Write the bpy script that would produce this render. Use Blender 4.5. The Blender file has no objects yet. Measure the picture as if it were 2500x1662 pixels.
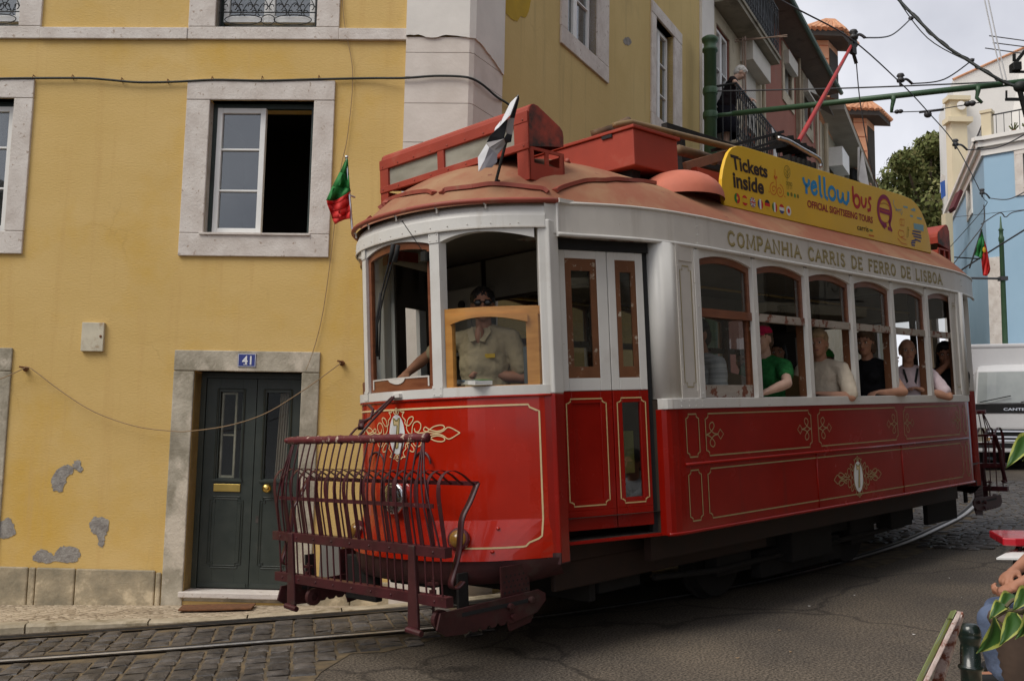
import bpy, math, random
import numpy as np
from mathutils import Vector, Matrix

# ---------------------------------------------------------------- camera, sky, sun, exposure
SC = bpy.context.scene
COL = SC.collection
FOC = 2400.0                                   # focal length in photo pixels (photo 2500 wide)
CAM = np.array([0.0, 0.0, 1.5])
RCW = np.array([[0.9998257042, 0.0186697929, 0.0],
                [-0.0020692674, 0.1108157289, 0.9938388161],
                [0.0185547649, -0.9936655942, 0.1108350470]])   # picture right / down / forward -> world
cam = bpy.data.cameras.new('camera')
cam.sensor_width = 36.0
cam.lens = 36.0 * FOC / 2500.0
cam.clip_end = 2000.0
camo = bpy.data.objects.new('camera', cam)
COL.objects.link(camo)
camo.matrix_world = Matrix(((RCW[0, 0], -RCW[0, 1], -RCW[0, 2], CAM[0]),
                            (RCW[1, 0], -RCW[1, 1], -RCW[1, 2], CAM[1]),
                            (RCW[2, 0], -RCW[2, 1], -RCW[2, 2], CAM[2]), (0, 0, 0, 1)))
SC.camera = camo
SC.render.resolution_x, SC.render.resolution_y = 1024, 680
SC.view_settings.view_transform = 'Standard'
SC.view_settings.look = 'None'
SC.view_settings.gamma = 1.0
SC.view_settings.exposure = 0.46

SUN_EL, SUN_AZ = math.radians(50), math.radians(234)      # azimuth clockwise from +Y
world = bpy.data.worlds.new('World')
SC.world = world
world.use_nodes = True
wt = world.node_tree
wt.nodes.clear()
wo = wt.nodes.new('ShaderNodeOutputWorld')
sky = wt.nodes.new('ShaderNodeTexSky')
sky.sky_type = 'NISHITA'
sky.sun_disc = False
sky.sun_elevation = SUN_EL
sky.sun_rotation = SUN_AZ
bg1 = wt.nodes.new('ShaderNodeBackground')
bg1.inputs[1].default_value = 0.08
wt.links.new(sky.outputs[0], bg1.inputs[0])
tc = wt.nodes.new('ShaderNodeTexCoord')
nz = wt.nodes.new('ShaderNodeTexNoise')
nz.inputs['Scale'].default_value = 2.6
nz.inputs['Detail'].default_value = 6
nz.inputs['Roughness'].default_value = 0.5
wt.links.new(tc.outputs['Generated'], nz.inputs['Vector'])
cr = wt.nodes.new('ShaderNodeValToRGB')
cr.color_ramp.elements[0].position = 0.36
cr.color_ramp.elements[0].color = (0.40, 0.41, 0.465, 1)
cr.color_ramp.elements[1].position = 0.64
cr.color_ramp.elements[1].color = (0.82, 0.82, 0.86, 1)
wt.links.new(nz.outputs['Fac'], cr.inputs[0])
bg2 = wt.nodes.new('ShaderNodeBackground')                 # the overcast cloud layer
bg2.inputs[1].default_value = 0.92
wt.links.new(cr.outputs[0], bg2.inputs[0])
mx = wt.nodes.new('ShaderNodeMixShader')
mx.inputs[0].default_value = 0.9
wt.links.new(bg1.outputs[0], mx.inputs[1])
wt.links.new(bg2.outputs[0], mx.inputs[2])
wt.links.new(mx.outputs[0], wo.inputs[0])

sl = bpy.data.lights.new('sun', 'SUN')
sl.energy = 1.75
sl.angle = math.radians(32)
sl.color = (1.0, 0.95, 0.86)
so = bpy.data.objects.new('sun', sl)
COL.objects.link(so)
so.location = (-20, -20, 40)
sdir = Vector((math.sin(SUN_AZ) * math.cos(SUN_EL), math.cos(SUN_AZ) * math.cos(SUN_EL), math.sin(SUN_EL)))
so.rotation_euler = sdir.to_track_quat('Z', 'Y').to_euler()

# ---------------------------------------------------------------- photogrammetry helpers (survey of the place)
TR = np.array([[0.7099984706, -0.7021835276, -0.0532960163],
               [0.7018594626, 0.7117754963, -0.0277297239],
               [0.0574061538, -0.0177182518, 0.9981936671]])       # tram axes in the world
TT = np.array([-0.139, 5.366, 0.157])
FH = np.array([0.99939, -0.03494, 0.0]); FH /= np.linalg.norm(FH)   # yellow front wall, to the right
FN = np.array([FH[1], -FH[0], 0.0])                                 # its outward normal
SH = np.array([0.472, 0.881, 0.0]); SH /= np.linalg.norm(SH)        # side wall, away up the street
SN = np.array([SH[1], -SH[0], 0.0])


def ray(px, py):
    return RCW @ np.array([(px - 1250.0) / FOC, (py - 831.0) / FOC, 1.0])


def on_plane(px, py, p0, n):
    d = ray(px, py)
    return CAM + d * (((p0 - CAM) @ n) / (d @ n))


def at_depth(px, py, D):
    d = ray(px, py)
    return CAM + d * (D / d[1])


def t2w(p):
    return TR @ np.asarray(p, float) + TT


def tu(px, py, axis, val):
    o = TR.T @ (CAM - TT)
    d = TR.T @ ray(px, py)
    return o + d * ((val - o[axis]) / d[axis])


PF = np.array([-3.53, 8.978, 0.0])
C0 = on_plane(1145, 200, PF, FN); C0[2] = 0.0                       # foot of the house corner


def fu(px, py, off=0.0):
    w = on_plane(px, py, PF + FN * off, FN)
    return float((w - C0) @ FH), float(w[2])


def sv(px, py, off=0.0):
    w = on_plane(px, py, C0 + SN * off, SN)
    return float((w - C0) @ SH), float(w[2])


def fw(u, z, off=0.0):
    p = C0 + FH * u + FN * off
    return (p[0], p[1], z)


def sw(v, z, off=0.0):
    p = C0 + SH * v + SN * off
    return (p[0], p[1], z)


# ---------------------------------------------------------------- object helpers
MW = {}


def thing(name, label, cat, loc=(0, 0, 0), rotz=0.0, group=None, mat=None, kind=None):
    o = bpy.data.objects.new(name, None)
    COL.objects.link(o)
    o.empty_display_size = 0.1
    m = mat if mat is not None else Matrix.Translation(Vector(loc)) @ Matrix.Rotation(rotz, 4, 'Z')
    o.matrix_world = m
    MW[o.name] = m.copy()
    tag(o, label, cat, group, kind)
    return o


def tag(o, label=None, cat=None, group=None, kind=None):
    if label: o['label'] = label
    if cat: o['category'] = cat
    if group: o['group'] = group
    if kind: o['kind'] = kind
    return o


class MB:
    def __init__(self):
        self.v = []; self.f = []; self.mi = []; self.cur = 0

    def add(self, vs, fs):
        b = len(self.v)
        self.v.extend([tuple(float(c) for c in p) for p in vs])
        for f in fs:
            self.f.append(tuple(b + i for i in f)); self.mi.append(self.cur)
        return self

    def box(self, a, b):
        x0, y0, z0 = [min(a[i], b[i]) for i in range(3)]
        x1, y1, z1 = [max(a[i], b[i]) for i in range(3)]
        return self.add([(x0, y0, z0), (x1, y0, z0), (x1, y1, z0), (x0, y1, z0), (x0, y0, z1), (x1, y0, z1), (x1, y1, z1), (x0, y1, z1)],
                        [(0, 3, 2, 1), (4, 5, 6, 7), (0, 1, 5, 4), (1, 2, 6, 5), (2, 3, 7, 6), (3, 0, 4, 7)])

    def obox(self, c, ax, ay, az):
        c, ax, ay, az = [np.asarray(q, float) for q in (c, ax, ay, az)]
        vs = [c + ax * i + ay * j + az * k for k in (-1, 1) for (i, j) in ((-1, -1), (1, -1), (1, 1), (-1, 1))]
        return self.add(vs, [(0, 3, 2, 1), (4, 5, 6, 7), (0, 1, 5, 4), (1, 2, 6, 5), (2, 3, 7, 6), (3, 0, 4, 7)])

    def beam(self, p, q, w, h, up=(0, 0, 1)):
        p, q, up = [np.asarray(t, float) for t in (p, q, up)]
        d = q - p; L = np.linalg.norm(d)
        if L < 1e-6: return self
        d = d / L
        s = np.cross(d, up)
        if np.linalg.norm(s) < 1e-4: s = np.cross(d, (1.0, 0, 0))
        s /= np.linalg.norm(s); t = np.cross(s, d)
        return self.obox((p + q) / 2, d * L / 2, s * w / 2, t * h / 2)

    def tube(self, pts, r, n=8, cap=True, closed=False):
        P = [np.asarray(p, float) for p in pts]
        R = r if hasattr(r, '__len__') else [r] * len(P)
        m = len(P); vs = []; prev = None
        for i in range(m):
            if closed: d = P[(i + 1) % m] - P[i - 1]
            else: d = P[min(i + 1, m - 1)] - P[max(i - 1, 0)]
            d = d / (np.linalg.norm(d) + 1e-12)
            if prev is None:
                a = np.cross(d, (0, 0, 1.0))
                if np.linalg.norm(a) < 0.1: a = np.cross(d, (0, 1.0, 0))
            else:
                a = prev - d * (prev @ d)
            a = a / (np.linalg.norm(a) + 1e-12); prev = a
            b = np.cross(d, a)
            for k in range(n):
                t = 2 * math.pi * k / n
                vs.append(P[i] + R[i] * (a * math.cos(t) + b * math.sin(t)))
        fs = []
        for i in range(m if closed else m - 1):
            j = (i + 1) % m
            for k in range(n):
                k2 = (k + 1) % n
                fs.append((i * n + k, i * n + k2, j * n + k2, j * n + k))
        if cap and not closed:
            fs.append(tuple(range(n - 1, -1, -1))); fs.append(tuple((m - 1) * n + k for k in range(n)))
        return self.add(vs, fs)

    def lathe(self, prof, o=(0, 0, 0), n=16, axis=(0, 0, 1)):
        o = np.asarray(o, float); ax = np.asarray(axis, float); ax /= np.linalg.norm(ax)
        a = np.cross(ax, (1.0, 0, 0))
        if np.linalg.norm(a) < 0.1: a = np.cross(ax, (0, 1.0, 0))
        a /= np.linalg.norm(a); b = np.cross(ax, a)
        vs = []; fs = []
        for (r, z) in prof:
            for k in range(n):
                t = 2 * math.pi * k / n
                vs.append(o + ax * z + r * (a * math.cos(t) + b * math.sin(t)))
        for i in range(len(prof) - 1):
            for k in range(n):
                k2 = (k + 1) % n
                fs.append((i * n + k, i * n + k2, (i + 1) * n + k2, (i + 1) * n + k))
        fs.append(tuple(range(n - 1, -1, -1))); fs.append(tuple((len(prof) - 1) * n + k for k in range(n)))
        return self.add(vs, fs)

    def ell(self, c, r, n=12, m=8, rot=None):
        c = np.asarray(c, float); vs = []; fs = []
        for i in range(m + 1):
            ph = math.pi * i / m
            for k in range(n):
                t = 2 * math.pi * k / n
                q = np.array([r[0] * math.sin(ph) * math.cos(t), r[1] * math.sin(ph) * math.sin(t), r[2] * math.cos(ph)])
                if rot is not None: q = rot @ q
                vs.append(c + q)
        for i in range(m):
            for k in range(n):
                k2 = (k + 1) % n
                fs.append((i * n + k, (i + 1) * n + k, (i + 1) * n + k2, i * n + k2))
        return self.add(vs, fs)

    def capsule(self, p, r0, q, r1, n=10):
        p, q = np.asarray(p, float), np.asarray(q, float)
        d = q - p; L = np.linalg.norm(d)
        if L < 1e-5: return self.ell(p, (r0, r0, r0))
        d /= L; prof = []
        for i in range(5):
            t = math.pi / 2 * (1 - i / 4); prof.append((max(r0 * math.cos(t), 1e-4), -r0 * math.sin(t)))
        for i in range(5):
            t = math.pi / 2 * (i / 4); prof.append((max(r1 * math.cos(t), 1e-4), L + r1 * math.sin(t)))
        return self.lathe(prof, p, n, d)

    def prism(self, pts, vec):
        P = [np.asarray(p, float) for p in pts]; vec = np.asarray(vec, float); n = len(P)
        return self.add(P + [p + vec for p in P], [tuple(range(n - 1, -1, -1)), tuple(range(n, 2 * n))] +
                        [(i, (i + 1) % n, n + (i + 1) % n, n + i) for i in range(n)])

    def strip(self, A, B, closed=False):
        n = len(A)
        return self.add(list(A) + list(B), [(i, (i + 1) % n, n + (i + 1) % n, n + i) for i in range(n if closed else n - 1)])

    def sheet(self, rows):
        n = len(rows[0]); vs = [p for r in rows for p in r]
        return self.add(vs, [(i * n + k, i * n + k + 1, (i + 1) * n + k + 1, (i + 1) * n + k) for i in range(len(rows) - 1) for k in range(n - 1)])

    def band(self, pts, w, nrm, closed=False):
        P = [np.asarray(p, float) for p in pts]; m = len(P); A = []; B = []
        for i in range(m):
            if closed: d = P[(i + 1) % m] - P[i - 1]
            else: d = P[min(i + 1, m - 1)] - P[max(i - 1, 0)]
            nn = np.asarray(nrm(P[i]) if callable(nrm) else nrm, float)
            s = np.cross(d, nn); s /= (np.linalg.norm(s) + 1e-12)
            A.append(P[i] + s * w / 2); B.append(P[i] - s * w / 2)
        return self.strip(A, B, closed)

    def build(self, name, mats, parent=None, smooth=False, bevel=0.0, world=False, solid=0.0, weld=False, seg=2, offset=-1.0):
        if not isinstance(mats, (list, tuple)): mats = [mats]
        vs = self.v
        if world and parent is not None:
            inv = MW[parent.name].inverted()
            vs = [tuple(inv @ Vector(p)) for p in vs]
        me = bpy.data.meshes.new(name)
        me.from_pydata(vs, [], self.f)
        for mt in mats: me.materials.append(mt)
        if len(mats) > 1: me.polygons.foreach_set('material_index', self.mi)
        if smooth: me.polygons.foreach_set('use_smooth', [True] * len(me.polygons))
        me.update()
        o = bpy.data.objects.new(name, me)
        COL.objects.link(o)
        if parent is not None:
            o.parent = parent
            MW[o.name] = MW[parent.name].copy()
        else:
            MW[o.name] = Matrix.Identity(4)
        if weld:
            w = o.modifiers.new('weld', 'WELD'); w.merge_threshold = 0.0005
        if solid:
            s = o.modifiers.new('solid', 'SOLIDIFY'); s.thickness = solid; s.offset = offset
        if bevel:
            b = o.modifiers.new('bevel', 'BEVEL'); b.width = bevel; b.segments = seg; b.limit_method = 'ANGLE'
            b.angle_limit = math.radians(35); b.harden_normals = False
        return o


def spline(pts, n=8, closed=False):
    P = [np.asarray(p, float) for p in pts]; m = len(P); out = []
    rng = range(m) if closed else range(m - 1)
    for i in rng:
        if closed: p0, p1, p2, p3 = P[i - 1], P[i], P[(i + 1) % m], P[(i + 2) % m]
        else: p0, p1, p2, p3 = P[max(i - 1, 0)], P[i], P[i + 1], P[min(i + 2, m - 1)]
        for k in range(n):
            t = k / n
            out.append(0.5 * ((2 * p1) + (-p0 + p2) * t + (2 * p0 - 5 * p1 + 4 * p2 - p3) * t * t + (-p0 + 3 * p1 - 3 * p2 + p3) * t ** 3))
    if not closed: out.append(P[-1])
    return out


def copy_tree(o, parent=None, mat=None):
    c = o.copy(); COL.objects.link(c)
    if parent is not None: c.parent = parent
    if mat is not None:
        c.matrix_world = mat; MW[c.name] = mat.copy()
    for ch in [q for q in bpy.data.objects if q.parent == o]:
        copy_tree(ch, c)
    return c


# ---------------------------------------------------------------- text (built-in font turned into mesh)
_tc = {}


def text_geo(body, bold=0.0):
    key = (body, bold)
    if key in _tc: return _tc[key]
    cu = bpy.data.curves.new('lettering', 'FONT'); cu.body = body; cu.size = 1.0; cu.offset = bold; cu.resolution_u = 4
    ob = bpy.data.objects.new('lettering', cu); COL.objects.link(ob)
    bpy.context.view_layer.update()
    me = bpy.data.meshes.new_from_object(ob.evaluated_get(bpy.context.evaluated_depsgraph_get()))
    V = np.array([v.co[:2] for v in me.vertices]); F = [tuple(p.vertices) for p in me.polygons]
    bpy.data.objects.remove(ob); bpy.data.curves.remove(cu); bpy.data.meshes.remove(me)
    lo, hi = V.min(0), V.max(0)
    V = (V - lo) / (hi - lo)
    _tc[key] = (V, F)
    return V, F


def text_on(mb, body, fn, bold=0.0):
    """fn maps (0..1, 0..1) of the lettering's own box to a point."""
    V, F = text_geo(body, bold)
    mb.add([fn(a, b) for a, b in V], F)


# ---------------------------------------------------------------- materials
def nt(name):
    m = bpy.data.materials.new(name); m.use_nodes = True
    t = m.node_tree
    return m, t, t.nodes['Principled BSDF']


def N(t, kind, **kw):
    n = t.nodes.new(kind)
    for k, v in kw.items():
        if k in n.inputs: n.inputs[k].default_value = v
        else: setattr(n, k, v)
    return n


def c4(c): return (c[0], c[1], c[2], 1.0)


def M(name, col, rough=0.6, var=0.12, scale=3.0, bump=0.0, bscale=60.0, metal=0.0, coat=0.0, col2=None, lo=0.35, hi=0.65, spec=0.5,
      stretch=None, detail=5.0, dirt=None, dirt_scale=1.2, dirt_lo=0.55, dirt_hi=0.7, rvar=0.1, spots=None, spot_scale=40, spot_lo=0.62, streak=None, streak_lo=.55, streak_hi=.8, crack=None, island=0.0):
    m, t, b = nt(name)
    tcn = N(t, 'ShaderNodeTexCoord')
    vec = tcn.outputs['Object']
    if stretch:
        mp = N(t, 'ShaderNodeMapping'); mp.inputs['Scale'].default_value = stretch
        t.links.new(vec, mp.inputs['Vector']); vec = mp.outputs['Vector']
    n1 = N(t, 'ShaderNodeTexNoise', Scale=scale, Detail=detail, Roughness=0.6)
    t.links.new(vec, n1.inputs['Vector'])
    r = N(t, 'ShaderNodeValToRGB')
    if col2 is None:
        ca = tuple(c * (1 - var) for c in col); cb = tuple(min(1, c * (1 + var)) for c in col)
    else: ca, cb = col, col2
    r.color_ramp.elements[0].position = lo; r.color_ramp.elements[0].color = c4(ca)
    r.color_ramp.elements[1].position = hi; r.color_ramp.elements[1].color = c4(cb)
    t.links.new(n1.outputs['Fac'], r.inputs[0])
    out = r.outputs[0]

    def over(o, colr, sc, a, z, det=6.0, thr_vec=None):
        n2 = N(t, 'ShaderNodeTexNoise', Scale=sc, Detail=det, Roughness=0.65)
        t.links.new(thr_vec or tcn.outputs['Object'], n2.inputs['Vector'])
        mr = N(t, 'ShaderNodeMapRange'); mr.inputs['From Min'].default_value = a; mr.inputs['From Max'].default_value = z
        t.links.new(n2.outputs['Fac'], mr.inputs['Value'])
        mm = N(t, 'ShaderNodeMix'); mm.data_type = 'RGBA'
        t.links.new(mr.outputs[0], mm.inputs[0]); t.links.new(o, mm.inputs[6]); mm.inputs[7].default_value = c4(colr)
        return mm.outputs[2]
    if dirt: out = over(out, dirt, dirt_scale, dirt_lo, dirt_hi)
    if streak:
        ms_ = N(t, 'ShaderNodeMapping'); ms_.inputs['Scale'].default_value = (7, 7, .45); t.links.new(tcn.outputs['Object'], ms_.inputs['Vector'])
        out = over(out, streak, 1.0, streak_lo, streak_hi, 5.0, ms_.outputs[0])
    if crack:
        nd = N(t, 'ShaderNodeTexNoise', Scale=2.5, Detail=4.0); t.links.new(tcn.outputs['Object'], nd.inputs['Vector'])
        va = N(t, 'ShaderNodeMix'); va.data_type = 'RGBA'; va.inputs[0].default_value = .28; t.links.new(tcn.outputs['Object'], va.inputs[6]); t.links.new(nd.outputs['Color'], va.inputs[7])
        vo = N(t, 'ShaderNodeTexVoronoi', Scale=1.1, feature='DISTANCE_TO_EDGE'); t.links.new(va.outputs[2], vo.inputs['Vector'])
        mk = N(t, 'ShaderNodeMapRange'); mk.inputs['From Min'].default_value = .007; mk.inputs['From Max'].default_value = .002; t.links.new(vo.outputs['Distance'], mk.inputs['Value'])
        nm_ = N(t, 'ShaderNodeTexNoise', Scale=1.3, Detail=2.0); t.links.new(tcn.outputs['Object'], nm_.inputs['Vector'])
        mr2 = N(t, 'ShaderNodeMapRange'); mr2.inputs['From Min'].default_value = .52; mr2.inputs['From Max'].default_value = .66; mr2.inputs['To Max'].default_value = .14; t.links.new(nm_.outputs['Fac'], mr2.inputs['Value'])
        mu = N(t, 'ShaderNodeMath', operation='MULTIPLY'); t.links.new(mk.outputs[0], mu.inputs[0]); t.links.new(mr2.outputs[0], mu.inputs[1])
        mm = N(t, 'ShaderNodeMix'); mm.data_type = 'RGBA'; t.links.new(mu.outputs[0], mm.inputs[0]); t.links.new(out, mm.inputs[6]); mm.inputs[7].default_value = c4(crack); out = mm.outputs[2]
    if island:
        ge = N(t, 'ShaderNodeNewGeometry'); mi_ = N(t, 'ShaderNodeMapRange'); mi_.inputs['To Min'].default_value = 1 - island; mi_.inputs['To Max'].default_value = 1 + island; t.links.new(ge.outputs['Random Per Island'], mi_.inputs['Value'])
        mm = N(t, 'ShaderNodeMix'); mm.data_type = 'RGBA'; mm.blend_type = 'MULTIPLY'; mm.inputs[0].default_value = 1; t.links.new(out, mm.inputs[6]); t.links.new(mi_.outputs[0], mm.inputs[7]); out = mm.outputs[2]
    if spots: out = over(out, spots, spot_scale, spot_lo, spot_lo + 0.04, 3.0)
    t.links.new(out, b.inputs['Base Color'])
    if rvar:
        mr = N(t, 'ShaderNodeMapRange'); mr.inputs['To Min'].default_value = max(0.02, rough - rvar); mr.inputs['To Max'].default_value = min(1, rough + rvar)
        t.links.new(n1.outputs['Fac'], mr.inputs['Value']); t.links.new(mr.outputs[0], b.inputs['Roughness'])
    else: b.inputs['Roughness'].default_value = rough
    b.inputs['Metallic'].default_value = metal
    b.inputs['Specular IOR Level'].default_value = spec
    if coat:
        b.inputs['Coat Weight'].default_value = coat; b.inputs['Coat Roughness'].default_value = 0.08
    if bump:
        n3 = N(t, 'ShaderNodeTexNoise', Scale=bscale, Detail=6.0, Roughness=0.6)
        t.links.new(vec, n3.inputs['Vector'])
        bp = N(t, 'ShaderNodeBump', Strength=min(1.0, bump), Distance=0.01)
        t.links.new(n3.outputs['Fac'], bp.inputs['Height']); t.links.new(bp.outputs[0], b.inputs['Normal'])
    return m


def glass(name, tint=(0.75, 0.78, 0.76), add=0.03, rough=0.02):
    m, t, b = nt(name)
    t.nodes.remove(b)
    out = t.nodes['Material Output']
    tr = N(t, 'ShaderNodeBsdfTransparent'); tr.inputs[0].default_value = c4(tint)
    gl = N(t, 'ShaderNodeBsdfGlossy'); gl.inputs['Roughness'].default_value = rough; gl.inputs[0].default_value = (0.95, 0.97, 0.97, 1)
    lw = N(t, 'ShaderNodeLayerWeight', Blend=0.5)
    fr = N(t, 'ShaderNodeMath', operation='POWER'); fr.inputs[1].default_value = 5.0; t.links.new(lw.outputs['Facing'], fr.inputs[0])
    ad = N(t, 'ShaderNodeMath', operation='ADD', use_clamp=True); ad.inputs[1].default_value = add + .04
    t.links.new(fr.outputs[0], ad.inputs[0])
    mixn = N(t, 'ShaderNodeMixShader')
    t.links.new(ad.outputs[0], mixn.inputs[0]); t.links.new(tr.outputs[0], mixn.inputs[1]); t.links.new(gl.outputs[0], mixn.inputs[2])
    t.links.new(mixn.outputs[0], out.inputs[0])
    return m


MT = {}
MT['plaster_yellow'] = M('plaster_yellow', (0.60, 0.41, 0.145), 0.9, col2=(0.665, 0.468, 0.19), scale=0.9, bump=0.35, bscale=30, lo=0.3, hi=0.7,
                         stretch=(1, 1, 2.2), dirt=(0.60, 0.375, 0.08), dirt_scale=0.7, dirt_lo=0.50, dirt_hi=0.72, spec=0.2, streak=(.575, .375, .14), crack=(.30, .19, .07))
MT['plaster_side'] = M('plaster_side', (0.56, 0.415, 0.17), 0.9, col2=(0.63, 0.48, 0.215), scale=0.8, bump=0.3, bscale=26, spec=0.2,
                       dirt=(0.48, 0.36, 0.16), dirt_scale=0.5, streak=(.46, .35, .16), crack=(.30, .21, .10))
MT['olive_patch'] = M('olive_patch', (0.46, 0.30, 0.02), 0.9, bump=0.2)
MT['limestone'] = M('limestone', (0.56, 0.50, 0.45), 0.85, col2=(0.70, 0.65, 0.60), scale=5, bump=0.5, bscale=40, spots=(0.40, 0.32, 0.26),
                    spot_scale=22, spot_lo=0.64, spec=0.3)
MT['limestone_grey'] = M('limestone_grey', (0.27, 0.24, 0.18), 0.9, col2=(0.50, 0.45, 0.36), scale=4, bump=0.6, bscale=35,
                         dirt=(0.60, 0.53, 0.43), dirt_scale=2.2, dirt_lo=0.52, dirt_hi=0.62, spec=0.2)
MT['plinth_stone'] = M('plinth_stone', (0.24, 0.21, 0.15), 0.92, col2=(0.46, 0.38, 0.26), scale=3.5, bump=0.8, bscale=25, dirt=(0.62, 0.52, 0.36),
                       dirt_scale=3.5, dirt_lo=0.56, dirt_hi=0.66, spec=0.2)
MT['lime_render'] = M('lime_render', (0.74, 0.71, 0.66), 0.9, var=0.06, scale=2, bump=0.3, bscale=12, spec=0.2)
MT['pilaster_stone'] = M('pilaster_stone', (0.62, 0.56, 0.50), 0.9, col2=(0.72, 0.66, 0.60), scale=2.5, bump=0.3, bscale=18, spec=0.2)
MT['bare_cement'] = M('bare_cement', (0.22, 0.20, 0.185), 0.95, col2=(0.36, 0.34, 0.31), scale=14, bump=0.9, bscale=50, spec=0.1)
MT['white_paint'] = M('white_paint', (0.78, 0.78, 0.76), 0.45, var=0.03, scale=8, bump=0.05)
MT['dark_green_paint'] = M('dark_green_paint', (0.018, 0.030, 0.026), 0.42, var=0.3, scale=5, bump=0.08, bscale=20, spec=0.5)
MT['door_green'] = M('door_green', (0.022, 0.030, 0.024), 0.45, col2=(0.034, 0.042, 0.034), scale=6, bump=0.12, bscale=18,
                     dirt=(0.06, 0.06, 0.05), dirt_scale=3, dirt_lo=0.62, dirt_hi=0.8)
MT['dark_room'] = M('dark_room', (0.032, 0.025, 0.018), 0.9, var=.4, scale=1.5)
MT['curtain'] = M('curtain', (0.33, 0.27, 0.22), 0.9, scale=12, stretch=(8, 8, 0.5))
MT['blind'] = M('blind', (0.60, 0.60, 0.58), 0.9, scale=30)
MT['brass'] = M('brass', (0.60, 0.42, 0.12), 0.3, metal=1.0, var=0.2)
MT['enamel_blue'] = M('enamel_blue', (0.03, 0.045, 0.22), 0.3)
MT['enamel_white'] = M('enamel_white', (0.75, 0.75, 0.75), 0.3)
MT['black_iron'] = M('black_iron', (0.012, 0.013, 0.013), 0.5, spec=0.4)
MT['cable_black'] = M('cable_black', (0.010, 0.014, 0.012), 0.6)
MT['wire_grey'] = M('wire_grey', (0.05, 0.05, 0.055), 0.5)
MT['rope'] = M('rope', (0.30, 0.20, 0.11), 0.9)
MT['rust'] = M('rust', (0.20, 0.08, 0.03), 0.9, col2=(0.10, 0.045, 0.02), scale=25)
MT['box_paint'] = M('box_paint', (0.55, 0.50, 0.38), 0.6, dirt=(0.30, 0.17, 0.07), dirt_scale=5, dirt_lo=0.56, dirt_hi=0.7, scale=6)
MT['glass'] = glass('glass')
MT['glass_house'] = glass('glass_house', (0.55, 0.57, 0.58), 0.13)
MT['glass_dirty'] = M('glass_dirty', (0.36, 0.35, 0.29), 0.35, col2=(0.26, 0.25, 0.20), scale=3, stretch=(1, 1, 3), spec=0.6)
MT['glass_sheen'] = glass('glass_sheen', (0.70, 0.71, 0.69), 0.05)
MT['glass_clear'] = glass('glass_clear', (0.86, 0.88, 0.86), -0.025)
# tram paints
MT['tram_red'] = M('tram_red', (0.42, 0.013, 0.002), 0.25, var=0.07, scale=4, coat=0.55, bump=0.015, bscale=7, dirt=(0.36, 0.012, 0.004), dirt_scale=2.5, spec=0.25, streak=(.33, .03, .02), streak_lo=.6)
MT['tram_red_shaded'] = M('tram_red_shaded', (0.255, 0.006, 0.002), 0.25, var=0.08, scale=3, coat=0.25, bump=0.015, bscale=6, spec=0.22, streak=(.18, .012, .008), streak_lo=.6)  # same red as the front, shade of the side put into the colour
MT['tram_white'] = M('tram_white', (0.66, 0.645, 0.61), 0.42, var=0.04, scale=3, dirt=(0.50, 0.46, 0.41), dirt_scale=2.0, dirt_lo=0.55, dirt_hi=0.85, bump=0.03, bscale=12, streak=(.50, .45, .38), streak_lo=.58, spots=(.30, .22, .16), spot_scale=26, spot_lo=.71)
MT['tram_panel'] = M('tram_panel', (0.60, 0.565, 0.515), 0.42, var=0.05, scale=3, streak=(.44, .40, .35), streak_lo=.56, spots=(.30, .24, .18), spot_scale=24, spot_lo=.72)
MT['peeling'] = M('peeling', (0.34, 0.30, 0.255), 0.7, scale=9, dirt=(0.16, 0.05, 0.025), dirt_scale=11, dirt_lo=0.53, dirt_hi=0.57, bump=0.3, bscale=20, stretch=(0.6, 1, 1.6))
MT['roof_red'] = M('roof_red', (0.285, 0.10, 0.06), 0.85, col2=(0.31, 0.14, 0.08), scale=1.6, bump=0.15, bscale=14, dirt=(0.36, 0.22, 0.125),
                   dirt_scale=1.5, dirt_lo=0.42, dirt_hi=0.66, spec=0.2, spots=(.22, .09, .06), spot_scale=14, spot_lo=.66)
MT['roof_trim'] = M('roof_trim', (0.30, 0.062, 0.038), 0.6, scale=5, var=0.15, dirt=(0.30, 0.12, 0.07), dirt_scale=6)
MT['box_red'] = M('box_red', (0.34, 0.042, 0.02), 0.6, var=0.10, scale=3, dirt=(0.36, 0.085, 0.05), dirt_scale=3, bump=0.05, bscale=14)
MT['soot'] = M('soot', (0.40, 0.06, 0.035), 0.6, scale=4, dirt=(0.05, 0.03, 0.025), dirt_scale=2.6, dirt_lo=0.45, dirt_hi=0.62)
MT['maroon'] = M('maroon', (0.052, 0.008, 0.011), 0.45, var=0.25, scale=8, coat=0.05, dirt=(.05, .02, .018), dirt_scale=9, spots=(.16, .09, .07), spot_scale=30, spot_lo=.70)
MT['maroon_dark'] = M('maroon_dark', (0.046, 0.009, 0.010), 0.55, var=0.3, scale=8, dirt=(0.05, 0.03, 0.025), dirt_scale=7)
MT['maroon_worn'] = M('maroon_worn', (0.11, 0.014, 0.02), 0.5, scale=20, dirt=(0.46, 0.36, 0.28), dirt_scale=16, dirt_lo=0.58, dirt_hi=0.62)
MT['underframe'] = M('underframe', (0.012, 0.010, 0.009), 0.9, var=0.4, scale=8)
MT['frame_brown'] = M('frame_brown', (0.024, 0.010, 0.006), 0.7, var=0.3, scale=6)
MT['gold'] = M('gold', (0.58, 0.42, 0.19), 0.5, var=0.08, scale=30)
MT['gold_pale'] = M('gold_pale', (0.72, 0.55, 0.30), 0.5, var=0.06, scale=30)
MT['gold_dim'] = M('gold_dim', (0.36, 0.29, 0.13), 0.55, var=0.1, scale=20)
MT['wood_brown'] = M('wood_brown', (0.15, 0.045, 0.018), 0.4, col2=(0.22, 0.075, 0.03), scale=5, stretch=(1, 1, 6), bump=0.1, coat=0.2)
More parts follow.
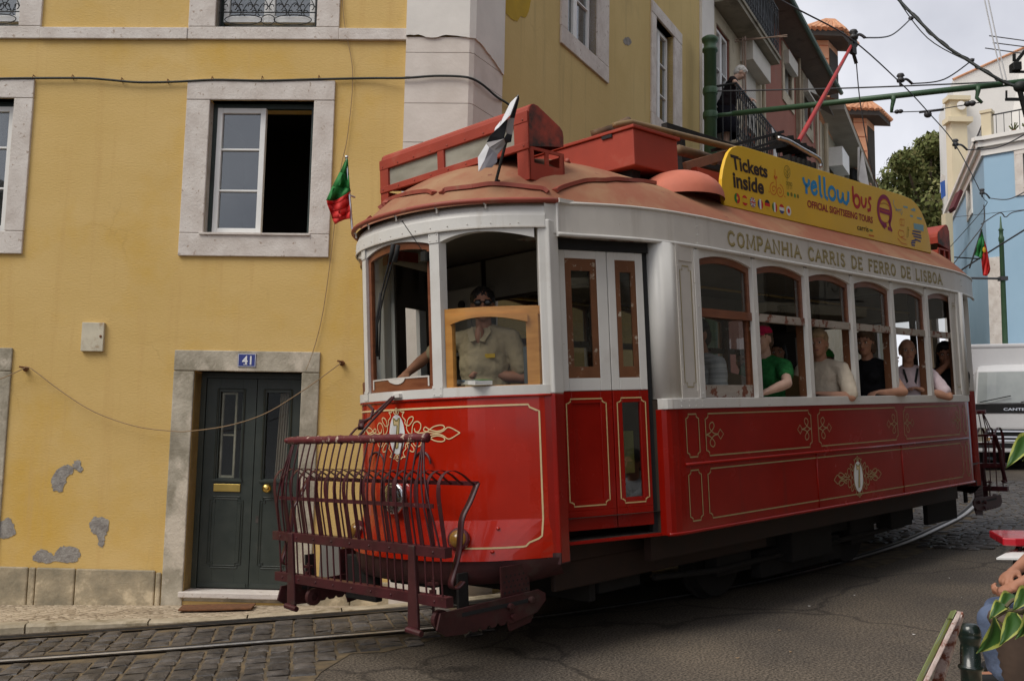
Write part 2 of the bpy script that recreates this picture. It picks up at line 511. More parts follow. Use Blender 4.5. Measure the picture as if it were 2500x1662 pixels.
MT['wood_amber'] = M('wood_amber', (0.40, 0.17, 0.035), 0.38, col2=(0.52, 0.25, 0.06), scale=4, stretch=(1, 1, 5), bump=0.06, coat=0.3)
MT['wood_worn'] = M('wood_worn', (0.145, 0.055, 0.02), 0.6, scale=8, dirt=(0.42, 0.36, 0.28), dirt_scale=14, dirt_lo=0.6, dirt_hi=0.66)
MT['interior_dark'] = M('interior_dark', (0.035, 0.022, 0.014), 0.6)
MT['interior_cream'] = M('interior_cream', (0.26, 0.24, 0.20), 0.6)
MT['cabinet_grey'] = M('cabinet_grey', (0.11, 0.125, 0.13), 0.5)
MT['rubber'] = M('rubber', (0.012, 0.012, 0.013), 0.8)
MT['steel'] = M('steel', (0.55, 0.55, 0.56), 0.3, metal=1.0, var=0.1, scale=20)
MT['rail_steel'] = M('rail_steel', (0.50, 0.50, 0.51), 0.42, metal=0.55, var=0.15, scale=14)
MT['steel_dark'] = M('steel_dark', (0.10, 0.085, 0.075), 0.5, metal=0.7, var=0.3, scale=20)
MT['chrome'] = M('chrome', (0.75, 0.75, 0.76), 0.1, metal=1.0, var=0.05)
MT['amber_lens'] = M('amber_lens', (0.34, 0.17, 0.03), 0.15, var=0.15, scale=20, coat=0.6)
MT['sign_yellow'] = M('sign_yellow', (0.74, 0.44, 0.010), 0.45, var=0.05, scale=2, coat=0.08)
for nm, c in dict(ink_black=(0.03, 0.012, 0.01), ink_blue=(0.02, 0.25, 0.55), ink_red=(0.30, 0.015, 0.03), ink_purple=(0.28, 0.02, 0.09), ink_orange=(0.62, 0.12, 0.01),
                  ink_green=(0.10, 0.25, 0.05), ink_olive=(0.20, 0.16, 0.02), ink_grey=(0.34, 0.36, 0.34), ink_white=(0.7, 0.7, 0.68), ink_navy=(0.04, 0.06, 0.20),
                  ink_lightblue=(0.22, 0.42, 0.50), flag_green=(0.010, 0.17, 0.03), flag_red=(0.55, 0.015, 0.012), flag_yellow=(0.65, 0.42, 0.02),
                  ink_crimson=(0.45, 0.02, 0.03), flag_black=(0.012, 0.012, 0.016), flag_white=(0.62, 0.62, 0.64)).items():
    MT[nm] = M(nm, c, 0.7, var=0.05, scale=10)

# ================================================================ ground, track, pavement
TRAMM = Matrix([list(TR[i]) + [TT[i]] for i in range(3)] + [[0, 0, 0, 1]])
RND = random.Random(7)


def asphalt_mat():
    m, t, b = nt('asphalt')
    tcn = N(t, 'ShaderNodeTexCoord')
    n1 = N(t, 'ShaderNodeTexNoise', Scale=62.0, Detail=5.0, Roughness=0.7); t.links.new(tcn.outputs['Object'], n1.inputs['Vector'])
    n2 = N(t, 'ShaderNodeTexNoise', Scale=0.9, Detail=5.0, Roughness=0.6); t.links.new(tcn.outputs['Object'], n2.inputs['Vector'])
    r = N(t, 'ShaderNodeValToRGB')
    r.color_ramp.elements[0].position = 0.38; r.color_ramp.elements[0].color = (0.022, 0.018, 0.0145, 1)
    r.color_ramp.elements[1].position = 0.62; r.color_ramp.elements[1].color = (0.19, 0.16, 0.128, 1)
    t.links.new(n1.outputs['Fac'], r.inputs[0])
    r2 = N(t, 'ShaderNodeValToRGB')
    r2.color_ramp.elements[0].position = 0.35; r2.color_ramp.elements[0].color = (0.72, 0.72, 0.74, 1)
    r2.color_ramp.elements[1].position = 0.68; r2.color_ramp.elements[1].color = (1.25, 1.2, 1.12, 1)
    t.links.new(n2.outputs['Fac'], r2.inputs[0])
    mm = N(t, 'ShaderNodeMix'); mm.data_type = 'RGBA'; mm.blend_type = 'MULTIPLY'; mm.inputs[0].default_value = 1.0
    t.links.new(r.outputs[0], mm.inputs[6]); t.links.new(r2.outputs[0], mm.inputs[7])
    # pale grit
    n3 = N(t, 'ShaderNodeTexVoronoi', Scale=40.0); t.links.new(tcn.outputs['Object'], n3.inputs['Vector'])
    mr = N(t, 'ShaderNodeMapRange'); mr.inputs['From Min'].default_value = 0.16; mr.inputs['From Max'].default_value = 0.10
    t.links.new(n3.outputs['Distance'], mr.inputs['Value'])
    m2 = N(t, 'ShaderNodeMix'); m2.data_type = 'RGBA'; m2.inputs[7].default_value = (0.30, 0.26, 0.21, 1)
    ms = N(t, 'ShaderNodeMath', operation='MULTIPLY'); ms.inputs[1].default_value = 0.6
    t.links.new(mr.outputs[0], ms.inputs[0]); t.links.new(ms.outputs[0], m2.inputs[0]); t.links.new(mm.outputs[2], m2.inputs[6])
    nd = N(t, 'ShaderNodeTexNoise', Scale=1.7, Detail=5.0); t.links.new(tcn.outputs['Object'], nd.inputs['Vector'])
    va = N(t, 'ShaderNodeMix'); va.data_type = 'RGBA'; va.inputs[0].default_value = .35; t.links.new(tcn.outputs['Object'], va.inputs[6]); t.links.new(nd.outputs['Color'], va.inputs[7])
    vo = N(t, 'ShaderNodeTexVoronoi', Scale=0.75, feature='DISTANCE_TO_EDGE'); t.links.new(va.outputs[2], vo.inputs['Vector'])
    mk = N(t, 'ShaderNodeMapRange'); mk.inputs['From Min'].default_value = .016; mk.inputs['From Max'].default_value = .003; mk.inputs['To Max'].default_value = .55; t.links.new(vo.outputs['Distance'], mk.inputs['Value'])
    m3 = N(t, 'ShaderNodeMix'); m3.data_type = 'RGBA'; t.links.new(mk.outputs[0], m3.inputs[0]); t.links.new(m2.outputs[2], m3.inputs[6]); m3.inputs[7].default_value = (.012, .010, .009, 1)
    t.links.new(m3.outputs[2], b.inputs['Base Color'])
    b.inputs['Roughness'].default_value = 0.82; b.inputs['Specular IOR Level'].default_value = 0.3
    bp = N(t, 'ShaderNodeBump', Strength=0.7, Distance=0.006); t.links.new(n1.outputs['Fac'], bp.inputs['Height']); t.links.new(bp.outputs[0], b.inputs['Normal'])
    return m


def mosaic_mat():
    m, t, b = nt('limestone_mosaic')
    tcn = N(t, 'ShaderNodeTexCoord')
    mp = N(t, 'ShaderNodeMapping'); mp.inputs['Rotation'].default_value = (0, 0, 0.75); t.links.new(tcn.outputs['Object'], mp.inputs['Vector'])
    v = N(t, 'ShaderNodeTexVoronoi', Scale=17.0); v.inputs['Randomness'].default_value = 0.45; t.links.new(mp.outputs[0], v.inputs['Vector'])
    v2 = N(t, 'ShaderNodeTexVoronoi', Scale=17.0, feature='DISTANCE_TO_EDGE'); v2.inputs['Randomness'].default_value = 0.45; t.links.new(mp.outputs[0], v2.inputs['Vector'])
    sep = N(t, 'ShaderNodeSeparateColor'); t.links.new(v.outputs['Color'], sep.inputs[0])
    r = N(t, 'ShaderNodeValToRGB')
    r.color_ramp.elements[0].color = (0.34, 0.27, 0.185, 1); r.color_ramp.elements[1].color = (0.60, 0.50, 0.37, 1)
    t.links.new(sep.outputs[0], r.inputs[0])
    mr = N(t, 'ShaderNodeMapRange'); mr.inputs['From Min'].default_value = 0.02; mr.inputs['From Max'].default_value = 0.10
    t.links.new(v2.outputs['Distance'], mr.inputs['Value'])
    mm = N(t, 'ShaderNodeMix'); mm.data_type = 'RGBA'; mm.inputs[6].default_value = (0.17, 0.125, 0.08, 1)
    t.links.new(mr.outputs[0], mm.inputs[0]); t.links.new(r.outputs[0], mm.inputs[7]); t.links.new(mm.outputs[2], b.inputs['Base Color'])
    b.inputs['Roughness'].default_value = 0.75
    bp = N(t, 'ShaderNodeBump', Strength=0.6, Distance=0.01); t.links.new(mr.outputs[0], bp.inputs['Height']); t.links.new(bp.outputs[0], b.inputs['Normal'])
    return m


MT['asphalt'] = asphalt_mat()
MT['mosaic'] = mosaic_mat()
MT['cobble'] = M('cobble', (0.042, 0.037, 0.034), 0.55, col2=(0.105, 0.092, 0.082), scale=9, bump=0.9, bscale=40, spec=0.5, island=.38)
MT['cobble_bed'] = M('cobble_bed', (0.18, 0.13, 0.07), 0.95, col2=(0.07, 0.055, 0.038), scale=7, bump=0.5)
MT['kerb_stone'] = M('kerb_stone', (0.30, 0.25, 0.17), 0.85, col2=(0.48, 0.41, 0.30), scale=6, bump=0.6, bscale=30, dirt=(0.16, 0.12, 0.06), dirt_scale=5)


def track(name, mb, mat, **kw):
    o = mb.build(name, mat, **kw)
    o.matrix_world = TRAMM
    return o


RAILPTS = [(-5.2, 6.6, 0), (-2.5, 4.15, 0), (-1.331, 3.247, 0), (-0.182, 2.463, 0), (1.097, 1.658, 0), (2.05, 1.22, 0), (3.357, 0.886, 0), (4.4, 0.745, 0), (5.676, 0.719, 0),
           (7.0, 0.80, 0), (8.385, 1.009, 0), (10.645, 1.459, 0), (13.749, 2.413, 0), (18.0, 4.3, 0), (24.0, 8.0, 0)]
RS = spline(RAILPTS, 14)
RS = np.array(RS)
_seg = np.r_[0, np.cumsum(np.linalg.norm(np.diff(RS, axis=0), axis=1))]


def rail_at(s, d, z=0.0):
    """point at arc length s along the near rail, offset d to the far side."""
    x = np.interp(s, _seg, RS[:, 0]); y = np.interp(s, _seg, RS[:, 1])
    x2 = np.interp(s + 0.08, _seg, RS[:, 0]); y2 = np.interp(s + 0.08, _seg, RS[:, 1])
    x1 = np.interp(s - 0.08, _seg, RS[:, 0]); y1 = np.interp(s - 0.08, _seg, RS[:, 1])
    tx, ty = x2 - x1, y2 - y1; L = math.hypot(tx, ty)
    return np.array([x - ty / L * d, y + tx / L * d, z])


# the road: one sheet, dipping under the raised pavement beside the far rail
g = MB()
gx = np.r_[np.linspace(-150, -14, 9), np.arange(-8, 14.01, .25), np.linspace(20, 170, 12)]; gy = np.r_[np.linspace(-150, -12, 10), np.arange(-6, 16.01, .25), np.linspace(22, 170, 12)]


def road_z(x, y):
    if not (-8 <= x <= 13 and -2 <= y <= 16): return 0.0
    d2 = np.hypot(RS[:, 0] - x, RS[:, 1] - y); i = int(np.argmin(d2)); s_ = _seg[i]
    if s_ > 10.8: return 0.0
    a_, b_ = RS[max(i - 1, 0)], RS[min(i + 1, len(RS) - 1)]; c_ = (b_[0] - a_[0]) * (y - RS[i, 1]) - (b_[1] - a_[1]) * (x - RS[i, 0])
    return -.35 if (c_ > 0 and d2[i] > 1.06) else 0.0


g.sheet([[(x, y, road_z(x, y)) for y in gy] for x in gx])
road = track('road', g, MT['asphalt'])
tag(road, kind='structure')

SMAX = _seg[-1] - 0.2
tk = bpy.data.objects.new('tram_track', None); COL.objects.link(tk); tk.matrix_world = TRAMM; MW[tk.name] = TRAMM.copy()
tag(tk, kind='structure')
for d0, sg in ((0.0, 1), (0.9, -1)):
    ss = np.arange(0.2, SMAX, 0.15)
    a = MB()
    a.band([rail_at(s, d0 + sg * 0.035, 0.019) for s in ss], 0.15, (0, 0, 1))
    a.cur = 1
    a.strip([rail_at(s, d0 - 0.026, 0.024) for s in ss], [rail_at(s, d0 + 0.026, 0.024) for s in ss])
    a.cur = 2
    a.strip([rail_at(s, d0 + sg * 0.028, 0.0215) for s in ss], [rail_at(s, d0 + sg * 0.075, 0.0215) for s in ss])
    a.build('rail', [MT['steel_dark'], MT['rail_steel'] if d0 == 0 else MT['steel_dark'], MT['rubber']], tk)


def cobbles(mb, s0, s1, d0, d1, inside, rnd, sw_=0.145, dw=0.155):
    s = s0; row = 0
    while s < s1:
        w = sw_ * rnd.uniform(0.85, 1.12)
        d = d0 + (row % 2) * dw * 0.5
        while d < d1:
            l = dw * rnd.uniform(0.75, 1.3)
            c = rail_at(s + w / 2, d + l / 2)
            onrail = any(abs(d + l / 2 - r) < 0.05 + l / 2 for r in (0.02, 0.885))
            if inside(c[0], c[1]) and not onrail:
                h = 0.016 * rnd.uniform(0.5, 1.15)
                g0 = 0.020; lv = []
                for (ins, hh) in ((0.0, 0.0), (0.006, h * 0.7), (0.028, h)):
                    for (a, b) in ((0, 0), (1, 0), (1, 1), (0, 1)):
                        sa = s + g0 / 2 + ins + a * (w - g0 - 2 * ins) + rnd.uniform(-.010, .010)
                        db = d + g0 / 2 + ins + b * (l - g0 - 2 * ins) + rnd.uniform(-.010, .010)
                        p = rail_at(sa, db); lv.append((p[0], p[1], 0.004 + hh + (rnd.uniform(-.003, .003) if ins > .01 else 0)))
                cpt = rail_at(s + w / 2, d + l / 2); lv.append((cpt[0], cpt[1], 0.004 + h + 0.005))
                fs = [(i, (i + 1) % 4, 4 + (i + 1) % 4, 4 + i) for i in range(4)] + [(4 + i, 4 + (i + 1) % 4, 8 + (i + 1) % 4, 8 + i) for i in range(4)]
                fs += [(8 + i, 8 + (i + 1) % 4, 12) for i in range(4)]
                mb.add(lv, fs)
            d += l
        s += w; row += 1


BND = [tu(x, y, 2, 0)[:2] for x, y in ((600, 1720), (760, 1640), (900, 1592), (1060, 1562), (1230, 1530))]


def near_side(x, y):
    # left of the asphalt's ragged edge
    yb = np.interp(x, [b[0] for b in BND], [b[1] for b in BND])
    e = 0.06 * math.sin(9 * x) + 0.05 * math.sin(23 * x + 1)
    if x < BND[0][0]: return True
    return y > yb + e and x < BND[-1][0] + 0.25


cb = MB()
cobbles(cb, 0.3, 8.6, -1.9, 0.93, near_side, RND)
far_edge = [tu(x, y, 2, 0)[:2] for x, y in ((1900, 1400), (2250, 1335), (2330, 1290), (2460, 1262), (2560, 1250))]
cobbles(cb, 12.5, 24.0, -3.0, 2.4, lambda x, y: x > 7.0 and (y > 0.0 or x > 9.6) and y > np.interp(x, [5.6, 8, 10, 14, 22], [0.2, -0.4, -0.9, -2.0, -5.0]), RND)
o = track('cobblestones', cb, MT['cobble']); tag(o, kind='structure')
bed = MB()
ss = np.arange(0.2, 9.2, 0.2)
bd = []
for s in ss:
    lo_ = -1.95
    while lo_ < 0.9 and not near_side(*rail_at(s, lo_)[:2]): lo_ += 0.04
    bd.append(lo_)
bed.strip([rail_at(s, l, 0.004) for s, l in zip(ss, bd)], [rail_at(s, 1.0, 0.004) for s in ss])
ss = np.arange(12.5, 24, 0.3)
bed.strip([rail_at(s, -.35 if s < 16 else -2.4, 0.004) for s in ss], [rail_at(s, 2.5, 0.004) for s in ss])
o = track('cobble_bed', bed, MT['cobble_bed']); tag(o, kind='structure')

# kerb and limestone mosaic pavement under the yellow house
kb = MB()
KD0, KD1 = 0.965, 1.10
def kerb_h(s): return float(np.interp(rail_at(s, 1.0)[0], [-0.95, 0.25], [0.085, 0.024]))
s = 0.3
while s < 11.5:
    L = RND.uniform(0.75, 1.15); h_ = RND.uniform(-.004, .004)
    n = 5; rows = []
    for i in range(n + 1):
        si = s + 0.006 + (L - 0.012) * i / n; hh = kerb_h(si) + h_
        j = RND.uniform(-.006, .006)
        rows.append([rail_at(si, KD0 + j, -0.01), rail_at(si, KD0 + j + 0.004, hh * 0.75), rail_at(si, KD0 + j + 0.025, hh + RND.uniform(-.004, .003)), rail_at(si, KD1, hh), rail_at(si, KD1, -0.01)])
    kb.sheet(rows)
    for r in (rows[0], rows[-1]): kb.add(r, [tuple(range(5))])
    s += L
o = track('kerb', kb, MT['kerb_stone']); tag(o, kind='structure')


def foot_z(u): return 0.060 + 0.021 * (u + 3.35)


pv = MB(); rows = []
for s in np.arange(0.3, 11.6, 0.25):
    k = t2w(rail_at(s, KD1 - 0.01, kerb_h(s) - .002)); u = (k - C0) @ FH; e = (k - C0) @ FN
    if u < -0.05 or e > 0.2:
        uu = min(u, 0.0); q = np.array([*(C0 + FH * uu)[:2], foot_z(uu)])
    else:
        v = max(0.0, (k - C0) @ SH); q = np.array([*(C0 + SH * v)[:2], foot_z(0) + 0.04 * v])
    rows.append([k + (q - k) * t for t in np.linspace(0, 1, 6)])
pv.sheet(rows)
o = pv.build('pavement', MT['mosaic']); tag(o, kind='structure')


# ================================================================ wall builder
def fq(u, z, off): return fw(u, z, off)
def sq(v, z, off): return sw(v, z, off)


def wbox(mb, mp, u0, u1, z0, z1, o0, o1):
    P = [mp(u, z, o) for z in (z0, z1) for (u, o) in ((u0, o0), (u1, o0), (u1, o1), (u0, o1))]
    return mb.add(P, [(0, 3, 2, 1), (4, 5, 6, 7), (0, 1, 5, 4), (1, 2, 6, 5), (2, 3, 7, 6), (3, 0, 4, 7)])


def wall_open(mb, mp, u0, u1, z0, z1, ops, th, du=0.6):
    us = sorted(set([u0, u1] + [v for o in ops for v in o[:2]])); zs = sorted(set([z0, z1] + [v for o in ops for v in o[2:]]))
    us = [u for u in us if u0 <= u <= u1]; zs = [z for z in zs if z0 <= z <= z1]
    for i in range(len(us) - 1):
        for j in range(len(zs) - 1):
            a, b, c, d = us[i], us[i + 1], zs[j], zs[j + 1]
            if any(o[0] - 1e-6 <= a and b <= o[1] + 1e-6 and o[2] - 1e-6 <= c and d <= o[3] + 1e-6 for o in ops): continue
            mb.add([mp(a, c, 0), mp(b, c, 0), mp(b, d, 0), mp(a, d, 0)], [(0, 1, 2, 3)])
    for (a, b, c, d) in ops:
        mb.add([mp(a, c, 0), mp(a, d, 0), mp(a, d, -th), mp(a, c, -th)], [(0, 1, 2, 3)])
        mb.add([mp(b, d, 0), mp(b, c, 0), mp(b, c, -th), mp(b, d, -th)], [(0, 1, 2, 3)])
        mb.add([mp(a, d, 0), mp(b, d, 0), mp(b, d, -th), mp(a, d, -th)], [(0, 1, 2, 3)])
        mb.add([mp(b, c, 0), mp(a, c, 0), mp(a, c, -th), mp(b, c, -th)], [(0, 1, 2, 3)])


def surround(mb, mp, out, op, proud, inn=-0.10, sides='LRTB'):
    (a, b, c, d), (e, f, g_, h) = out, op
    gp = 0.004
    if 'T' in sides: wbox(mb, mp, a, b, h, d, 0.0, proud); wbox(mb, mp, e, f, h, h + 0.03, inn, 0.001)
    if 'B' in sides: wbox(mb, mp, a, b, c, g_, 0.0, proud); wbox(mb, mp, e, f, g_ - 0.03, g_, inn, 0.001)
    if 'L' in sides: wbox(mb, mp, a, e, g_ + gp, h - gp, inn, proud - 0.002)
    if 'R' in sides: wbox(mb, mp, f, b, g_ + gp, h - gp, inn, proud - 0.002)


def frame_rect(mb, mp, a, b, c, d, w, o0, o1, bars=(), bw=0.018):
    wbox(mb, mp, a, a + w, c, d, o0, o1); wbox(mb, mp, b - w, b, c, d, o0, o1)
    wbox(mb, mp, a + w, b - w, c, c + w * 1.25, o0, o1 - .001); wbox(mb, mp, a + w, b - w, d - w, d, o0, o1 - .001)
    for t in bars:
        z = c + (d - c) * t; wbox(mb, mp, a + w, b - w, z - bw / 2, z + bw / 2, o0 + .004, o1 - .004)


# ================================================================ yellow house
HM = Matrix(((FH[0], -FN[0], 0, C0[0]), (FH[1], -FN[1], 0, C0[1]), (0, 0, 1, 0), (0, 0, 0, 1)))
house = thing('yellow_house', 'ochre yellow corner house with pale stone window surrounds and a dark green double door', 'house', mat=HM)
kw = dict(parent=house, world=True)

uL = -13.4
opW = (fu(497, 572)[0], fu(762, 400)[0], fu(600, 572)[1], fu(600, 246)[1])
outW = (fu(449, 400)[0], fu(812, 400)[0], fu(600, 627)[1], fu(600, 198)[1])
wW = opW[1] - opW[0]
xr = fu(26, 400)[0]
opL = (xr - wW, xr, opW[2], opW[3] + 0.005); outL = (xr - wW - 0.18, fu(72, 400)[0], outW[2], outW[3])
opU = (fu(528, 40)[0], fu(775, 40)[0], fu(650, 69)[1], 7.2); outU = (fu(463, 40)[0], fu(830, 40)[0], fu(650, 99)[1], 7.4)
xr2 = fu(50, 40)[0]
opU2 = (xr2 - (opU[1] - opU[0]), xr2, opU[2], 7.2); outU2 = (opU2[0] - 0.25, fu(104, 40)[0], outU[2], 7.4)
opD = (fu(461, 1180)[0], fu(738, 909)[0], foot_z(-2.2) + 0.03, fu(600, 907)[1]); outD = (fu(410, 1180)[0], fu(779, 960)[0], foot_z(-2.2), fu(600, 857)[1])
xr3 = fu(-18, 1100)[0]
opD2 = (xr3 - 0.95, xr3, 0.03, fu(0, 905)[1]); outD2 = (xr3 - 1.1, fu(19, 1040)[0], 0.0, fu(0, 849)[1])
w = MB(); wall_open(w, fq, uL, 0.0, -0.6, 9.6, [opW, opL, opU, opU2, opD, opD2], 0.38)
w.build('front_wall', MT['plaster_yellow'], **kw)
ops_s = [(sv(1382, 76)[0], sv(1455, 142)[0], sv(1382, 76)[1], 8.05), (sv(1599, 200)[0], sv(1643, 200)[0], sv(1610, 293)[1], sv(1625, 70)[1])]
outs_s = [(sv(1366, 104)[0], sv(1482, 209)[0], sv(1420, 152)[1], 8.3), (sv(1588, 200)[0], sv(1662, 200)[0], sv(1610, 293)[1] - 0.25, sv(1625, 42)[1])]
vE = sv(1738, 200)[0]; vP = sv(1708, 200)[0]
w = MB(); wall_open(w, sq, 0.0, vE, -0.6, 9.9, ops_s, 0.38)
w.build('side_wall', MT['plaster_side'], **kw)
rf = MB()   # roof and back walls close the volume
bk = [fw(uL, 9.6, 0), fw(0, 9.6, 0), sw(vE, 9.9, 0)]
bk2 = [(p[0] - 0.0, p[1] + 0.0, p[2]) for p in bk]
far = (C0[0] + FH[0] * uL + SH[0] * vE, C0[1] + FH[1] * uL + SH[1] * vE, 9.9)
rf.add([bk[0], bk[1], bk[2], far], [(0, 1, 2, 3)])
rf.add([bk[0], far, (far[0], far[1], -.6), fw(uL, -.6, 0)], [(0, 1, 2, 3)])
rf.add([bk[2], far, (far[0], far[1], -.6), sw(vE, -.6, 0)], [(0, 1, 2, 3)])
rf.build('roof', MT['plaster_side'], **kw)

# corner pilaster : courses below, lime render above the ledge
uP = fu(992, 150)[0]; vQ = sv(1217, 150)[0]
zs = [-0.5] + [fu(1100, y)[1] for y in (905, 700, 480, 352, 257, 193, 134, 96)]
pl = MB()
for i in range(len(zs) - 1):
    a, b = zs[i] + 0.003, zs[i + 1] - 0.003
    pl.add([fw(uP, a, 0), fw(uP, a, .05), fw(0, a, .05), sw(0, a, .05), sw(vQ, a, .05), sw(vQ, a, 0)] + [fw(uP, b, 0), fw(uP, b, .05), fw(0, b, .05), sw(0, b, .05), sw(vQ, b, .05), sw(vQ, b, 0)],
           [(k, k + 1, k + 7, k + 6) for k in range(5)] + [(0, 5, 4, 3, 2, 1), (6, 7, 8, 9, 10, 11)])
pl.build('corner_pilaster', MT['pilaster_stone'], **kw)
ur = MB()
n = 16; lowf = [fw(uP + (0 - uP) * i / n, zs[-1] + RND.uniform(-.007, .007) + .012 * math.sin(i * .7), .068) for i in range(n + 1)]
n2 = 14; lows = [sw(vQ * i / n2, zs[-1] - 0.01 - 0.16 * (i / n2) ** 1.5 + RND.uniform(-.007, .007), .066) for i in range(n2 + 1)]
allp = [fw(uP, zs[-1], 0)] + lowf + lows + [sw(vQ, zs[-1] - .15, 0)]
ur.strip(allp, [(p[0], p[1], 9.6) for p in allp])
ur.strip(allp, [fw(uP, zs[-1] + .02, .04)] + [tuple(np.array(p) + np.array([0, 0, .012]) - FN * .03) for p in lowf] + [tuple(np.array(p) + np.array([0, 0, .012]) - SN * .03) for p in lows] + [sw(vQ, zs[-1] - .15, 0)])
ur.build('corner_render', MT['lime_render'], **kw)
# end strip on the side wall
es = MB(); wbox(es, sq, vP, vE, -0.5, 9.9, 0.0, 0.045); es.build('end_pilaster', MT['lime_render'], **kw)
# string course
zt, zb = fu(500, 71)[1], fu(500, 99)[1]
for a_, b_ in ((outU2[1] + .002, outU[0] - .002), (outU[1] + .002, uP), (uL, outU2[0] - .002)):
    sc_ = MB(); wbox(sc_, fq, a_, b_, zb, zt, 0, .035); sc_.build('string_course', MT['limestone'], bevel=0.006, **kw)
# plinth of rough stones
pb = MB(); zt2 = fu(200, 1386)[1]; zt2b = fu(395, 1394)[1]
u = uL; cuts = [uL, fu(-300, 1400)[0], fu(72, 1400)[0], fu(90, 1400)[0], fu(187, 1400)[0], fu(382, 1400)[0], outD[0] - 0.004]
for a, b in zip(cuts[:-1], cuts[1:]):
    wbox(pb, fq, a + .004, b - .004, -.4, zt2 - 0.02 * max(0, (a - cuts[2])) + RND.uniform(-.004, .006), 0, .03)
pb.build('plinth', MT['plinth_stone'], bevel=0.012, **kw); pb = MB()
a0 = outD[1] + .004
for a, b in ((a0, a0 + .35), (a0 + .35, a0 + .95), (a0 + .95, uP - .004)): wbox(pb, fq, a + .003, b - .003, -.4, zt2 - .06, 0, .03)
pb.build('plinth', MT['plinth_stone'], bevel=0.012, **kw)

# fallen plaster patches
def blob(mp, pts, off):
    S = spline([(p[0], p[1], 0) for p in pts], 5, closed=True)
    return [mp(p[0] + RND.uniform(-.010, .010), p[1] + RND.uniform(-.010, .010), off) for p in S]
def patch_px(pts, mp=fq, pu=fu, off=0.004, rim=False):
    b = MB(); q = blob(mp, [pu(x, y) for x, y in pts], off); b.add(q, [tuple(range(len(q)))]); b.cur = 1
    if rim: b.tube(q, [.004 + .006 * RND.random() for _ in q], 6, closed=True)
    return b
PZ = lambda l: [(x * .5498, 800 + y * .5498) for x, y in l]
for l in ([(232, 660), (262, 625), (300, 606), (326, 615), (325, 640), (300, 668), (282, 718), (255, 728), (232, 705)],
          [(326, 600), (340, 585), (360, 592), (356, 612), (370, 628), (358, 640), (340, 628), (326, 622)],
          [(400, 872), (412, 845), (450, 840), (480, 856), (482, 890), (468, 930), (458, 972), (444, 968), (432, 930), (408, 900)],
          [(145, 1030), (170, 990), (200, 984), (240, 1010), (262, 975), (300, 966), (350, 985), (352, 1015), (325, 1040), (250, 1035), (200, 1042)],
          [(-10, 880), (20, 850), (45, 842), (62, 880), (68, 915), (30, 930), (-10, 932)]):
    patch_px(PZ(l)).build('bare_plaster', [MT['bare_cement'], MT['plaster_yellow']], **kw)
patch_px([(1222, -90), (1292, -60), (1290, 30), (1272, 42), (1258, 52), (1240, 40), (1224, 12)], sq, sv, rim=False).build('repaint_patch', MT['olive_patch'], **kw)
patch_px([(1522, 95), (1535, 92), (1541, 105), (1533, 112), (1523, 106)], sq, sv).build('bare_plaster', [MT['bare_cement'], MT['plaster_side']], **kw)


def house_window(mp, out, op, leaves, stone='limestone', fr=0.045, sides='LRTB', railing=False, curtain=None, depth=-0.09):
    s_ = MB(); surround(s_, mp, out, op, 0.028, -0.10, sides)
    win = s_.build('window', MT[stone], bevel=0.006, **kw)
    a, b, c, d = op
    f_ = MB()
    wbox(f_, mp, a, a + fr, c, d - fr, depth - .05, depth); wbox(f_, mp, b - fr, b, c, d - fr, depth - .05, depth); wbox(f_, mp, a, b, d - fr, d, depth - .05, depth - .001)
    f_.build('frame', MT['dark_green_paint'], win, world=True)
    room = MB(); x0, x1, z0, z1 = a - .35, b + .35, c - .4, d + .3
    P = [mp(u, z, o) for z in (z0, z1) for (u, o) in ((x0, -.385), (x1, -.385), (x1, -2.2), (x0, -2.2))]
    room.add(P, [(0, 3, 2, 1), (4, 5, 6, 7), (1, 2, 6, 5), (2, 3, 7, 6), (3, 0, 4, 7)])
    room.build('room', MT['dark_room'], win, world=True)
    for lf in leaves:
        (l0, l1, z0, z1, bars) = lf
        q = MB(); frame_rect(q, mp, l0, l1, z0, z1, 0.05, depth - .045, depth + .012, bars)
        q.build('sash', MT['white_paint'], win, world=True, bevel=.004)
        gl = MB(); wbox(gl, mp, l0 + .05, l1 - .05, z0 + .06, z1 - .05, depth - .022, depth - .018); gl.build('pane', MT['glass_house'], win, world=True)
    if curtain:
        for (cu0, cu1) in curtain:
            cc = MB(); n = 20
            cc.sheet([[mp(cu0 + (cu1 - cu0) * i / n, z, depth - .12 + .015 * math.sin(i * 1.7)) for i in range(n + 1)] for z in (c, d)])
            cc.build('curtain', MT['blind'], win, world=True)
    return win


a, b, c, d = opW
mid = a + (b - a) * 0.515
wz0, wz1 = c + .012, d - .045
win = house_window(fq, outW, opW, [(a + .045, mid, wz0, wz1, (.345, .67))])
sl_ = MB(); wbox(sl_, fq, a - .03, b + .015, c - .012, c + .006, -.1, .045); sl_.build('sill', MT['limestone'], win, world=True)
# the opened right leaf swings into the room
oq = MB(); hu = b - .047
P0 = lambda t, z: fw(hu - 0.05 * t, z, -.10 - .40 * t)
for (z0, z1, t0, t1) in ((wz0, wz0 + .06, 0, 1), (wz1 - .05, wz1, 0, 1), (wz0, wz1, 0, .12), (wz0, wz1, .88, 1)):
    A = [P0(t, z) for z in (z0, z1) for t in (t0, t1)]
    oq.add([A[0], A[1], A[3], A[2]] + [tuple(np.array(q) + FH * .03) for q in (A[0], A[1], A[3], A[2])], [(0, 1, 2, 3), (7, 6, 5, 4), (0, 4, 5, 1), (1, 5, 6, 2), (2, 6, 7, 3), (3, 7, 4, 0)])
oq.build('open_sash', MT['white_paint'], win, world=True)
a, b, c, d = opL
house_window(fq, outL, opL, [(a + .045, a + wW / 2, wz0, wz1, (.345, .67)), (a + wW / 2, b - .045, wz0, wz1, (.345, .67))], curtain=[(a + .05, b - .05)])


